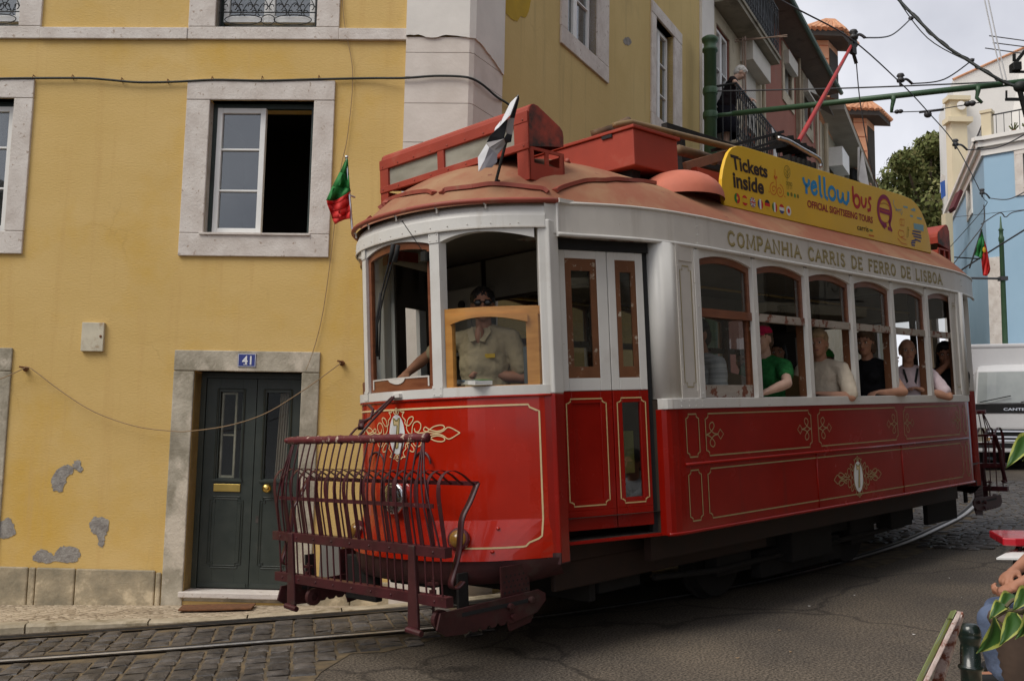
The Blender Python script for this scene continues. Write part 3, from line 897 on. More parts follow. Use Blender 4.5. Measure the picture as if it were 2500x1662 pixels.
def scroll_railing(mp, a, b, z0, win):
    r = MB(); o_ = -0.045; R = 0.006
    W = b - a
    T = lambda pts, rr=R: r.tube([mp(u, z, o_) for u, z in pts], rr, 6)
    T([(a, z0 + .02), (b, z0 + .02)], .007); T([(a, z0 + .165), (b, z0 + .165)], .006); T([(a, z0 + .36), (b, z0 + .36)], .008)
    for q in (a + .015, b - .015): T([(q, z0), (q, z0 + .37)], .008)
    nsc = 6; sp = (W - .06) / nsc
    for i in range(nsc):
        u0 = a + .03 + sp * (i + .5)
        for sg in (-1, 1):
            pts = []
            for k in range(15):
                t = k / 14; an = -math.pi / 2 + sg * (0.2 + 4.6 * t); rr = sp * .25 * (1 - .75 * t)
                pts.append((u0 + sg * sp * .25 + rr * math.cos(an), z0 + .225 + rr * math.sin(an)))
            T(pts, .0045)
        T([(u0 - sp * .5 + sp * k / 10, z0 + .22 + .10 * math.sin(math.pi * k / 10)) for k in range(11)], .0045)
    for (c0, w_) in ((a + W * .25, W * .19), (a + W * .75, W * .19), (a + W * .5, W * .07)):
        pts = [(c0 + w_ * math.cos(t) * (1 if abs(math.cos(t)) > .2 else 1), z0 + .092 + .05 * math.sin(t)) for t in np.linspace(0, 2 * math.pi, 25)]
        T(pts, .0045)
    r.build('window_railing', MT['black_iron'], win, world=True)


for op_, out_ in ((opU, outU), (opU2, outU2)):
    a, b, c, d = op_
    wn = house_window(fq, out_, op_, [(a + .045, (a + b) / 2, c + .09, d - .045, (.5,)), ((a + b) / 2, b - .045, c + .09, d - .045, (.5,))], curtain=[(a + .05, b - .05)])
    scroll_railing(fq, a + .01, b - .01, c + .01, wn)
for i, (op_, out_) in enumerate(zip(ops_s, outs_s)):
    a, b, c, d = op_
    house_window(sq, out_, op_, [(a + .03, a + (b - a) * .48, c + .01, d - .04, (.33, .66)), (a + (b - a) * .48, b - .03, c + .01, d - .04, (.33, .66))], fr=.03, curtain=[(a + .05, b - .05)])

# ---- door
a, b, c, d = opD
cD = fu(600, 1446)[1]
s_ = MB(); surround(s_, fq, outD, (a, b, c - .2, d), 0.022, -0.22, 'LRT')
door = s_.build('door', MT['limestone_grey'], bevel=0.008, **kw)
st = MB(); wbox(st, fq, a - .03, b + .02, cD - .05, cD, -.25, .05); st.build('door_step', MT['limestone'], door, world=True, bevel=.008)
rs = MB(); wbox(rs, fq, a, b, c - .3, cD - .05, -.25, -.01); rs.build('step_riser', MT['limestone_grey'], door, world=True)
of = -0.20
fr_ = MB()
wbox(fr_, fq, a, a + .05, cD, d, of - .05, of + .02); wbox(fr_, fq, b - .05, b, cD, d, of - .05, of + .02); wbox(fr_, fq, a + .05, b - .05, d - .05, d, of - .05, of + .018)
fr_.build('door_frame', MT['door_green'], door, world=True)
mid = a + (b - a) * .53
bkr = MB(); wbox(bkr, fq, a - .2, b + .2, cD, d + .1, of - .9, of - .3)
DZ = lambda y: fu(580, 800 + y * .5498)[1]
for k, (l0, l1) in enumerate(((a + .052, mid - .003), (mid + .003, b - .052))):
    lf = MB(); W = l1 - l0
    zt_ = d - .052; g0, g1 = l0 + W * .28, l0 + W * .72; gz0, gz1 = DZ(672), DZ(280)
    if k == 1: g0, g1 = l0 + W * .22, l0 + W * .74
    for (x0, x1, z0, z1) in ((l0, g0, cD + .01, zt_), (g1, l1, cD + .01, zt_), (g0, g1, cD + .01, gz0), (g0, g1, gz1, zt_)): wbox(lf, fq, x0, x1, z0, z1, of - .04, of)
    # raised mouldings: glazed opening frame and lower panel with notched corners
    def mould(pts, wd, hgt):
        lf.tube([fw(p[0], p[1], of + .003) for p in pts], wd, 6, closed=True)
    mould([(g0 - .02, gz0 - .015), (g1 + .02, gz0 - .015), (g1 + .02, gz1 + .03), (g0 - .02, gz1 + .03)], .012, .01)
    wbox(lf, fq, g0 - .035, g1 + .035, gz0 - .03, gz0 - .008, of, of + .022)
    px0, px1, pz0, pz1, nc = l0 + W * .17, l1 - W * .17, cD + .19, DZ(755), .03
    for gr in (0, .02):
        mould([(px0 + nc + gr, pz0 + gr), (px1 - nc - gr, pz0 + gr), (px1 - nc - gr, pz0 + nc + gr), (px1 - gr, pz0 + nc + gr), (px1 - gr, pz1 - nc - gr), (px1 - nc - gr, pz1 - nc - gr), (px1 - nc - gr, pz1 - gr), (px0 + nc + gr, pz1 - gr),
               (px0 + nc + gr, pz1 - nc - gr), (px0 + gr, pz1 - nc - gr), (px0 + gr, pz0 + nc + gr), (px0 + nc + gr, pz0 + nc + gr)], .005, .006)
    wbox(lf, fq, l0 + .02, l1 - .02, cD + .012, cD + .05, of, of + .008)
    lf.build('door_leaf', MT['door_green'], door, world=True, bevel=.003)
    gl = MB(); wbox(gl, fq, g0, g1, gz0, gz1, of - .03, of - .026); gl.build('pane', MT['glass_clear'], door, world=True)
    if k == 0:
        iw = MB(); frame_rect(iw, fq, g0 + .005, g0 + (g1 - g0) * .72, gz0 + .004, gz1 - .004, .018, of - .06, of - .035, (.5,), .014)
        iw.build('inner_window', MT['limestone_grey'], door, world=True)
    else:
        cu_ = MB(); n = 14
        cu_.sheet([[fw(g0 + (g1 - g0) * (.52 + .5 * i / n - .12 * (1 - t)), gz0 + (gz1 - gz0) * t, of - .07 + .012 * math.sin(i * 2.1)) for i in range(n + 1)] for t in (0, .35, 1)])
        cu_.build('curtain', MT['curtain'], door, world=True)
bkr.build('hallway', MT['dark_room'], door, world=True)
lb = MB(); lx = fu(540, 1190)[0]; wbox(lb, fq, lx - .135, lx + .135 - .02, DZ(732), DZ(697), of, of + .014); lb.build('letter_box', MT['brass'], door, world=True, bevel=.004)
kn = MB(); kc = fw(fu(640, 1193)[0], fu(640, 1193)[1], of); kn.lathe([(.012, 0), (.012, .03), (.03, .035), (.042, .05), (.040, .07), (.025, .085), (.004, .09)], kc, 16, FN)
kn.build('door_knob', MT['brass'], door, smooth=True, world=True)
kh = MB(); wbox(kh, fq, fu(612, 1270)[0] - .012, fu(612, 1270)[0] + .012, DZ(870), DZ(840), of, of + .008); kh.build('keyhole_plate', MT['steel_dark'], door, world=True)
# second door's surround at the picture's left edge
a2 = MB(); surround(a2, fq, outD2, (opD2[0], opD2[1], -.2, opD2[3]), .022, -.22, 'LRT'); dd2 = a2.build('door', MT['limestone_grey'], bevel=.008, **kw)
a2 = MB(); wbox(a2, fq, opD2[0], opD2[1], 0, opD2[3], -.25, -.2); a2.build('door_leaf', MT['door_green'], dd2, world=True)
# number plate 41
np0 = MB(); pu0, pu1, pz0, pz1 = fu(583, 880)[0], fu(627, 880)[0], fu(605, 896)[1], fu(605, 864)[1]
wbox(np0, fq, pu0, pu1, pz0, pz1, .023, .030)
npl = np0.build('number_plate', MT['enamel_blue'], bevel=.002, **kw)
nm = MB(); text_on(nm, '41', lambda x, y: fw(pu0 + (pu1 - pu0) * (.24 + .52 * x), pz0 + (pz1 - pz0) * (.16 + .68 * y), .0315), .02)
for (x0, x1, y0, y1) in ((0.02, .98, .02, .05), (.02, .98, .95, .98), (.02, .045, .05, .95), (.955, .98, .05, .95)):
    nm.add([fw(pu0 + (pu1 - pu0) * x, pz0 + (pz1 - pz0) * y, .0312) for x, y in ((x0, y0), (x1, y0), (x1, y1), (x0, y1))], [(0, 1, 2, 3)])
for x in (.44,):   # foot serifs
    nm.add([fw(pu0 + (pu1 - pu0) * (x - .0 + q), pz0 + (pz1 - pz0) * y, .0316) for q, y in ((-.12, .16), (.10, .16), (.10, .21), (-.12, .21))], [(0, 1, 2, 3)])
nm.build('numerals', MT['enamel_white'], npl, world=True)
# small metal meter cupboard
mb_ = MB(); wbox(mb_, fq, fu(204, 800)[0], fu(258, 800)[0], fu(230, 858)[1], fu(230, 788)[1], 0, .035)
ub = mb_.build('meter_box', MT['box_paint'], bevel=.004, **kw)
ml = MB(); ml.lathe([(.012, 0), (.012, .006), (.004, .01)], fw(fu(250, 822)[0], fu(250, 822)[1], .035), 10, FN); ml.build('latch', MT['rust'], ub, world=True)

q_ = MB(); wbox(q_, fq, fu(786, 1350)[0], fu(838, 1350)[0], fu(810, 1412)[1], fu(810, 1306)[1], .03, .09); cab_ = q_.build('grey_cabinet', M('cabinet_paint', (.17, .165, .15), .6), bevel=.006, **kw)
q_ = MB(); wbox(q_, fq, fu(822, 1312)[0], fu(832, 1312)[0], fu(810, 1318)[1], fu(810, 1309)[1], .09, .093); q_.build('green_label', MT['ink_green'], cab_, world=True)

# ---- cables and rope on the house (hang on it: their own things)
def cable(name, pts, r, mat, label, cat, group=None, n=6, sub=6):
    m_ = MB(); m_.tube(spline(pts, sub), r, n)
    o = m_.build(name, mat, smooth=True)
    return tag(o, label, cat, group)


cp = [(-400, 195), (-10, 188), (80, 187), (200, 187), (260, 191), (330, 197), (420, 196), (520, 191), (640, 193), (760, 190), (900, 187), (985, 191), (1060, 186), (1120, 187), (1150, 192)]
pts = [fw(*fu(x, y, .075), .075 if x > 980 else .03) for x, y in cp] + [sw(*sv(x, y, .075), .075) for x, y in ((1178, 207), (1213, 237))] + [sw(*sv(x, y, .03), .03) for x, y in ((1250, 262), (1330, 335), (1420, 405))]
cable('wall_cable', pts, .011, MT['cable_black'], 'thick black cable running along the yellow wall and round the pale pilaster', 'cable')
cl = MB()
for x, y in ((85, 190), (180, 190), (300, 197), (412, 200), (520, 194), (642, 193), (780, 191)):
    u_, z_ = fu(x, y); cl.tube([fw(u_, z_ + .012, .0), fw(u_, z_ + .015, .03), fw(u_, z_ - .015, .04), fw(u_, z_ - .02, 0)], .004, 5)
for ch in [cl.build('cable_clip', MT['rust'], **kw)]: pass
cable('drop_wire', [fw(*fu(x, y), .02) for x, y in ((832, -60), (842, 60), (862, 180), (850, 330), (832, 420), (812, 600), (790, 760), (768, 850), (748, 905))], .0035, MT['rope'],
      'thin brown wire dropping down the yellow wall beside the open window to the door', 'wire')
pegs = [(65, 898), (836, 884)]
for i, (x, y) in enumerate(pegs):
    u_, z_ = fu(x, y); pg = MB(); pg.tube([fw(u_ + .015, z_ - .006, 0), fw(u_, z_, .05), fw(u_ - .03, z_ + .005, .075)], .009, 7); pg.ell(fw(u_, z_ - .01, .02), (.025, .02, .025))
    o = pg.build('wall_hook', MT['rust'], smooth=True); tag(o, ('rusty iron hook in the yellow wall beside the left door jamb', 'rusty iron hook in the yellow wall right of the green door')[i], 'hook')
rp = [(-80, 945), (0, 925), (50, 903), (66, 896), (84, 905), (150, 955), (230, 1005), (330, 1040), (420, 1052), (465, 1052), (560, 1038), (650, 1008), (740, 953), (800, 910), (832, 886)]
cable('slack_rope', [fw(*fu(x, y, .07), .07) for x, y in rp], .0045, MT['rope'], 'slack brown rope hung between two wall hooks across the green door', 'rope')
PAV = np.array([p for r in rows for p in r])


def pave_z(x, y):
    d = np.hypot(PAV[:, 0] - x, PAV[:, 1] - y); i = np.argsort(d)[:4]; w_ = 1 / (d[i] + 1e-3) ** 2; return float((PAV[i, 2] * w_).sum() / w_.sum())


mt_ = MB(); rows = []
for y_ in (1482, 1501):
    rows.append([(lambda p: (p[0], p[1], pave_z(p[0], p[1]) + .016))(on_plane(x + (12 if y_ < 1490 else 0), y_, np.array([0, 0, foot_z(-2.2) + .01]), np.array([0, 0, 1.0]))) for x in (434, 480, 530, 580, 612)])
mt_.sheet(rows); o = mt_.build('door_mat', MT['rust'], solid=.012); tag(o, 'worn rust brown mat on the pavement before the green door', 'mat')

# ================================================================ tram (local axes: x to the rear, y to the far side, z up)
tram = thing('tram', 'vintage red and white tram with yellow ticket board, seen from its front corner', 'tram', mat=TRAMM)
XS = 8.87                                    # x of a point mirrored about the middle is XS - x
YC = 1.19


def fx(y):
    a = abs(y - YC)
    return 0.435 + 0.32 * a * a + 0.34 * a ** 4


def tp(name, mb, mat, parent=None, **kw_):
    return mb.build(name, mat, parent or tram, **kw_)


def inv_m(p): return (p[0], 2 * YC - p[1], p[2])           # to the far side


def rear_m(p): return (XS - p[0], p[1], p[2])


def front_at(px, py, lift=0.0):
    """where the sight line meets the curved front"""
    x = 0.5
    for _ in range(14):
        q = tu(px, py, 0, x); x = fx(q[1]) - lift
    return np.array([x, q[1], q[2]])


YS = [YC + s for s in np.linspace(-0.92, 0.92, 41)]


def dual(mb, fn):
    """build the same piece at the front and, mirrored, at the rear"""
    fn(mb, lambda p: p); fn(mb, rear_m)


# ---- front and rear dash panels: upright to the fold, flared below, gold lined
def flare(z, k=0.0): return (1 - max(0, abs(k) - .78) / .22) ** .7 *  0.095 * min(1.0, max(0.0, (0.885 - z) / 0.235))


for R_, lab in ((lambda p: p, 0), (rear_m, 1)):
    a = MB(); rows = []
    for z in (1.655, 1.60, 1.4, 1.15, 0.888, 0.883, 0.83, 0.74, 0.68, 0.645):
        row = []
        for y in YS:
            k = (y - YC) / 0.92
            row.append(R_((fx(y) - flare(z, k), y, z)))
        rows.append(row)
    a.sheet(rows)
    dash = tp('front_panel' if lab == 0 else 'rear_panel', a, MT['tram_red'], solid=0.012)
    if lab == 0: DASH = dash
    v_ = MB(); rows = []
    for z, ins in ((0.643, .0), (0.60, .005), (0.55, 0.02), (0.505, .05), (0.495, .09)):
        rows.append([R_((fx(y) - 0.08 * (1 - abs((y - YC) / .92) ** 5) + ins * (0.4 + 1.0 * abs((y - YC) / .92) ** 6), YC + (y - YC) * (1.02 - ins * .9), z + 0.03 * max(0, abs((y - YC) / .92) - .9) * 10 * (1 if ins > .01 else 0))) for y in YS])
    v_.sheet(rows); tp('front_valance', v_, MT['maroon_dark'], smooth=True)
    bm = MB()   # moulding under the white rail, and the fold's edge
    bm.tube([R_((fx(y) - .004, y, 1.648)) for y in YS], .010, 6)
    tp('dash_moulding', bm, MT['tram_red'], smooth=True)
    wr = MB()
    wr.sheet([[R_((fx(y) - dx, y, z)) for y in YS] for z, dx in ((1.655, .014), (1.712, .014), (1.715, -.02), (1.70, -.05))])
    wr.build('waist_rail', MT['tram_white'], tram)
    fl = MB(); fl.sheet([[R_((fx(y) + .0, y, 1.66)) for y in YS], [R_((1.3, y, 1.66)) for y in YS]])

# white corner brackets on the front waist rail
POST_A = 0.376
# ---- front posts, letterboard and window openings
for R_, lab in ((lambda p: p, 0), (rear_m, 1)):
    def fpost(y0, y1, z0, z1, out, dep):
        q = MB(); n = 3; ys = np.linspace(y0, y1, n)
        q.sheet([[R_((fx(y) - out, y, z)) for y in ys] for z in (z0, z1)])
        q.sheet([[R_((fx(y0) - out, y0, z)), R_((fx(y0) + dep, y0, z))] for z in (z0, z1)]); q.sheet([[R_((fx(y1) - out, y1, z)), R_((fx(y1) + dep, y1, z))] for z in (z0, z1)])
        q.sheet([[R_((fx(y) + dep, y, z)) for y in ys] for z in (z0, z1)])
        return q
    for sg in (-1, 1):
        c = YC + sg * POST_A
        tp('window_post', fpost(c - .034, c + .034, 1.712, 2.72, .012, .05), MT['tram_white'])
        ys = np.linspace(c - .036, c + .036, 3)
        for z0, z1, zr in ((2.645, 2.722, (2.66, 2.70)), (1.662, 1.73, (1.675, 1.715))):
            b_ = MB(); b_.sheet([[R_((fx(y) - .017, y, z)) for y in ys] for z in (z0, z1)])
            for z in zr:
                for y in (c - .024, c + .024): b_.ell(R_((fx(y) - .018, y, z)), (.004, .004, .004), 6, 4)
            tp('post_bracket', b_, MT['tram_white'])
        # corner post: chamfered, with the door jamb behind it
        e = YC + sg * 0.92
        S_ = (lambda y: y) if sg < 0 else (lambda y: 2 * YC - y)
        out_ = [(fx(.30), .30), (fx(.27) - .012, .27), (.955, .248), (1.055, .262), (1.075, .36), (.97, .38)]
        q = MB(); q.prism([R_((x, S_(y), 1.655)) for x, y in out_], (0, 0, 1.11)); tp('corner_post', q, MT['tram_white'], bevel=.008)
        q = MB(); q.prism([R_((x, S_(y), 0.60)) for x, y in out_], (0, 0, 1.055)); tp('corner_pillar', q, MT['tram_red_shaded'], bevel=.008)
        q = MB(); q.prism([R_((x - .004 * (i < 3), S_(y) , 0.60)) for i, (x, y) in enumerate(out_)], (0, 0, .07)); tp('pillar_shoe', q, MT['maroon_dark'])
    # letterboard with a cove at the top
    a = MB(); YL = [YC + s for s in np.linspace(-.925, .925, 41)]
    a.sheet([[R_((fx(y) + d, y, z)) for y in YL] for z, d in ((2.715, -.016), (2.722, -.022), (2.79, -.018), (2.81, -.008), (2.85, .012), (2.878, .045))])
    lbd = tp('letterboard', a, MT['tram_white'], smooth=False)
    rv = MB()
    for y in np.linspace(.36, 2.0, 15): rv.ell(R_((fx(y) - .023, y, 2.742)), (.0045, .0045, .0045), 6, 4)
    rv.tube([R_((fx(y) - .019, y, 2.716)) for y in YL], .007, 5)
    tp('rivets', rv, MT['tram_panel'], lbd)
    # arched headers
    hd = MB()
    spans = [(YC - .92 + .04, YC - POST_A - .034), (YC - POST_A + .034, YC + POST_A - .034), (YC + POST_A + .034, YC + .92 - .04)]
    for (s0, s1) in spans:
        ys = np.linspace(s0, s1, 15); arch = [2.648 + .047 * (1 - ((y - (s0 + s1) / 2) / ((s1 - s0) / 2)) ** 2) for y in ys]
        hd.sheet([[R_((fx(y) - .004, y, z)) for y, z in zip(ys, arch)], [R_((fx(y) - .004, y, 2.722)) for y in ys]])
        hd.sheet([[R_((fx(y) - .004, y, z)) for y, z in zip(ys, arch)], [R_((fx(y) + .05, y, z)) for y, z in zip(ys, arch)]])
    tp('window_header', hd, MT['tram_white'])
    if lab: continue
    # centre windscreen : brown frame, glass
    def curved_frame(s0, s1, z0, zt, w_, bot, d0, mat, arch=.04, name='window'):
        q = MB(); ys = np.linspace(s0, s1, 15)
        ar = lambda y: zt + arch * (1 - ((y - (s0 + s1) / 2) / ((s1 - s0) / 2)) ** 2)
        for dd in (d0, d0 + .03):
            q.sheet([[R_((fx(y) + dd, y, z0)) for y in ys], [R_((fx(y) + dd, y, z0 + bot)) for y in ys]])
            q.sheet([[R_((fx(y) + dd, y, ar(y) - w_)) for y in ys], [R_((fx(y) + dd, y, ar(y) + .01)) for y in ys]])
            for (u0, u1) in ((s0, s0 + w_), (s1 - w_, s1)):
                yy = np.linspace(u0, u1, 3); q.sheet([[R_((fx(y) + dd, y, z0)) for y in yy], [R_((fx(y) + dd, y, ar(y))) for y in yy]])
        q.sheet([[R_((fx(y) + dd, y, z0 + bot)) for y in ys] for dd in (d0, d0 + .03)]); q.sheet([[R_((fx(y) + dd, y, ar(y) - w_)) for y in ys] for dd in (d0, d0 + .03)])
        for y in (s0 + w_, s1 - w_): q.sheet([[R_((fx(y) + dd, y, z)) for z in (z0, ar(y))] for dd in (d0, d0 + .03)])
        o_ = tp(name, q, mat)
        p_ = MB(); ys = np.linspace(s0 + w_ * .6, s1 - w_ * .6, 13)
        p_.sheet([[R_((fx(y) + d0 + .016, y, z0 + bot * .8)) for y in ys], [R_((fx(y) + d0 + .016, y, ar(y) - w_ * .6)) for y in ys]])
        return o_, p_
    o_, p_ = curved_frame(spans[1][0], spans[1][1], 1.715, 2.648, .042, .085, .012, MT['wood_brown'])
    tp('pane', p_, MT['glass_clear'], o_)
    wp = MB(); ys = np.linspace(spans[1][0] + .05, spans[1][1] - .04, 9)
    for (z0, z1) in ((1.792, 1.802),): wp.sheet([[(fx(y) + .008, y, z0) for y in ys], [(fx(y) + .008, y, z1) for y in ys]])
    for yy in ((spans[1][0] + .045, spans[1][0] + .057), (spans[1][1] - .06, spans[1][1] - .042)): wp.sheet([[(fx(y) + .007, y, 1.735) for y in yy], [(fx(y) + .007, y, 1.80) for y in yy]])
    S = spline([(1.10, 1.80), (1.12, 1.775), (1.15, 1.762), (1.19, 1.758), (1.23, 1.765), (1.27, 1.778), (1.29, 1.80)], 4)
    wp.add([(fx(p[0]) + .0065, p[0], p[1]) for p in S], [tuple(range(len(S)))])
    tp('putty_line', wp, MT['tram_panel'], o_)
    # right hand drop sash, half lowered, in amber varnish
    o_, p_ = curved_frame(spans[0][0] + .005, spans[0][1] - .005, 1.715, 2.205, .046, .004, .015, MT['wood_amber'], arch=.0, name='drop_sash')
    tp('pane', p_, MT['glass_clear'], o_)
    q = MB(); s0, s1 = spans[0][0] + .045, spans[0][1] - .045; ys = np.linspace(s0, s1, 13)   # arched underside of its top rail
    q.sheet([[(fx(y) + .014, y, 2.165) for y in ys], [(fx(y) + .014, y, 2.145 - .04 * ((y - (s0 + s1) / 2) / ((s1 - s0) / 2)) ** 2 + .005) for y in ys]])
    tp('top_rail', q, MT['wood_amber'], o_, solid=.02, offset=1)
    # far windscreen
    o_, p_ = curved_frame(spans[2][0], spans[2][1], 1.715, 2.648, .042, .085, .012, MT['wood_brown'])
    tp('pane', p_, MT['glass'], o_)

# wipers
wpm = MB()
def frontp(px, py, lift): p = front_at(px, py, lift); return tuple(p)
for pts in ([(960, 600), (945, 660), (930, 720), (928, 800), (926, 878)], [(970, 602), (955, 650), (938, 715), (922, 790), (918, 862)]):
    wpm.tube([frontp(x, y, .035) for x, y in pts], .006, 6)
for (p, q) in (((960, 596), (953, 640)), ((972, 598), (964, 640))): wpm.tube([frontp(*p, .04), frontp(*q, .04)], .015, 8)
wpm.tube([frontp(930, 715, .02), frontp(920, 780, .02), frontp(921, 870, .02)], .011, 6)
tp('wiper', wpm, MT['rubber'], smooth=True)
an = MB(); an.tube([frontp(982, 540, .10), frontp(1031, 612, .03)], .0028, 5); an.ell(frontp(982, 540, .10), (.007, .007, .007), 6, 4); p = front_at(1038, 626, .01); an.box(p - [.02, .022, .03], p + [.02, .022, .03])
tp('radio_aerial', an, MT['black_iron'])

# ---- eaves, roof
OUT = [(fx(y), y, 2.875) for y in [YC - s for s in np.linspace(0, .90, 17)]]
OUT += [(1.03, .255, 2.885), (1.10, .245, 2.892), (1.20, .215, 2.898), (1.32, .172, 2.902), (1.45, .13, 2.905), (1.6, .088, 2.906), (1.78, .05, 2.907), (1.97, .022, 2.907), (2.3, 0.0, 2.907)]
OUT += [(x, 0.0, 2.907) for x in np.linspace(2.8, 6.0, 8)]
RE = [(6.57, 0.0, 2.907), (6.9, .012, 2.907), (7.1, .03, 2.907), (7.4, .07, 2.907), (7.65, .12, 2.905), (7.85, .18, 2.90), (8.0, .27, 2.89)]
OUT += RE + [(XS - fx(y), y, 2.875) for y in [YC - s for s in np.linspace(.85, 0, 16)]]
HALF = OUT
RING = HALF + [inv_m(p) for p in HALF[::-1][1:-1]]


def spine(p):
    x = min(max(p[0], 2.1), XS - 2.1)
    return np.array([x, YC])


def roof_pt(p, s, lift=0.0):
    c = spine(p); e = np.array(p[:2])
    endness = min(1.0, max(0.0, (2.1 - p[0]) / 1.2)) if p[0] < 2.1 else min(1.0, max(0, (p[0] - (XS - 2.1)) / 1.2))
    ex = 2.5 + 1.3 * endness
    q = c + (e - c) * s
    return (q[0], q[1], p[2] + .005 + (3.385 - p[2]) * (1 - s ** ex) + lift)


rfm = MB(); rows = []
for s in (1.012, 1.0, .985, .96, .92, .87, .8, .72, .62, .5, .36, .2, .0):
    ss = min(s, 1.0); rows.append([roof_pt(p, ss) if s <= 1 else (lambda q: (q[0] + (q[0] - spine(p)[0]) * .012, q[1] + (q[1] - YC) * .012, p[2] - .012))(p) for p in RING] )
rows = [r + [r[0]] for r in rows]
rfm.sheet(rows)
ROOF = tp('roof', rfm, MT['roof_red'], smooth=True)
# dark gap line and white eave bead
eb = MB()
near_eave = [p for p in HALF if 1.0 <= p[0] <= 7.9 and p[1] < .5]
eb.tube([(p[0], p[1] - .012, p[2] - .012) for p in near_eave], .011, 7); eb.tube([inv_m((p[0], p[1] - .012, p[2] - .012)) for p in near_eave], .011, 7)
tp('eave_bead', eb, MT['tram_panel'], smooth=True)
# red drip pipe round the front (stands off on brackets)
dp = MB()
pp = [(fx(y) - .04, y, 2.885) for y in [YC + s for s in np.linspace(-.90, .95, 30)]]
end = [(1.12, 2.16, 2.86), (1.16, 2.20, 2.80), (1.2, 2.18, 2.74)]
dp.tube([(1.04, .235, 2.893)] + pp + end, .017, 9)
tp('drip_pipe', dp, MT['roof_trim'], ROOF, smooth=True)
bk_ = MB()
for y in (.5, .78, 1.12, 1.45, 1.75): bk_.tube([(fx(y) - .045, y, 2.88), (fx(y) - .02, y, 2.86), (fx(y) - .018, y, 2.835)], .007, 5)
bk_.box((1.03, .215, 2.878), (1.17, .235, 2.905))
tp('pipe_bracket', bk_, MT['tram_panel'], ROOF)
# rain strips on the bonnet
def ridge(name, i0, i1, s0, par=ROOF):
    pts = [roof_pt(HALF[i] if i >= 0 else inv_m(HALF[-i]), s, .006) for i, s in zip(range(i0, i1 + 1), s0)]
    q = MB(); q.band(pts, .04, (0, 0, 1)); q.strip(pts, [(p[0], p[1] - .0, p[2] - .035) for p in pts])
    A = [np.array(p) for p in pts]; q2 = MB()
    for a_, b_ in zip(A[:-1], A[1:]): q2.beam(a_, b_, .035, .028)
    return tp(name, q2, MT['roof_trim'], par)
def smid(n, e, m): return [m - (m - e) * (abs(2 * k / (n - 1) - 1) ** 2) for k in range(n)]
def rsx(pts_):
    A = [np.array(p) for p in pts_]; q2 = MB()
    for a_, b_ in zip(A[:-1], A[1:]): q2.beam(a_, b_ + (b_ - a_) * .05, .04, .026)
    return tp('rain_strip', q2, MT['roof_trim'], ROOF)
def ring_at(t):
    """outline by fraction of half ring index (float), negative = far side"""
    far = t < 0; t = abs(t); i = int(t); f_ = t - i
    a_, b_ = np.array(HALF[i]), np.array(HALF[min(i + 1, len(HALF) - 1)]); p = a_ + (b_ - a_) * f_
    return inv_m(p) if far else tuple(p)
_tt = np.r_[-np.linspace(16, 0.05, 130), np.linspace(0, 30, 260)]; _ss = np.linspace(.5, 1.0, 70)
_grid = np.array([[roof_pt(ring_at(t), s, .008) for s in _ss] for t in _tt]); _gw = _grid @ TR.T + TT - CAM; _gc = _gw @ RCW
_gp = np.stack([1250 + FOC * _gc[..., 0] / _gc[..., 2], 831 + FOC * _gc[..., 1] / _gc[..., 2]], -1)


def roof_hit(px, py):
    d = np.hypot(_gp[..., 0] - px, _gp[..., 1] - py); i = np.unravel_index(np.argmin(d + .02 * _gc[..., 2]), d.shape); return tuple(_grid[i])


for line in ([(914, 497), (932, 489), (949, 483), (994, 473), (1045, 467), (1061, 473)], [(1076, 472), (1088, 464), (1120, 459), (1155, 455), (1195, 451), (1235, 450), (1292, 456), (1325, 463), (1338, 468)],
             [(1354, 466), (1370, 456), (1418, 444), (1445, 440), (1472, 439), (1500, 438), (1530, 440), (1565, 443), (1597, 448)], [(867, 541), (874, 528), (887, 514), (895, 521)]):
    S_ = spline([roof_hit(*p) for p in line], 3)
    rsx(S_)

# ---- side letterboard with gold name
sl_o = [p for p in HALF if p[0] >= 1.02 and p[0] <= 7.95 and p[1] < .5 and not (p[0] < 2 and p[1] > .26)]
for far in (0, 1):
    T_ = inv_m if far else (lambda p: p)
    a = MB()
    a.sheet([[T_((p[0], p[1] - d, z)) for p in sl_o] for z, d in ((2.672, .0), (2.672, .012), (2.90, .012))])
    lb2 = tp('letterboard', a, MT['tram_panel'])
    b_ = MB(); b_.tube([T_((p[0], p[1] - .016, 2.676)) for p in sl_o], .014, 8)
    tp('letterboard_bead', b_, MT['tram_white'], lb2, smooth=True)
    b_ = MB(); b_.prism([T_(p) for p in ((.94, .268, 2.66), (1.04, .252, 2.66), (1.06, .27, 2.66), (.97, .30, 2.66))], (0, 0, .235)); tp('corner_cover', b_, MT['tram_white'], lb2)
    j = MB()
    for x in (1.035,): j.tube([T_((x, .245, 2.66)), T_((x, .245, 2.90))], .012, 6)
    for x in (2.22, 4.66, 7.12):
        j.add([T_((x - .002, -.0135 if x < 7 else .014, z)) for z in (2.69, 2.89)] + [T_((x + .002, -.0135 if x < 7 else .014, z)) for z in (2.89, 2.69)], [(0, 1, 2, 3)])
        for z in (2.70, 2.76, 2.82, 2.88): j.ell(T_((x, -.013 if x < 7 else .015, z)), (.005, .005, .005), 6, 4)
    for x in np.linspace(2.35, 6.9, 24): j.ell(T_((x, -.029, 2.68)), (.004, .004, .004), 6, 4)
    tp('rivets', j, MT['tram_white'], lb2)

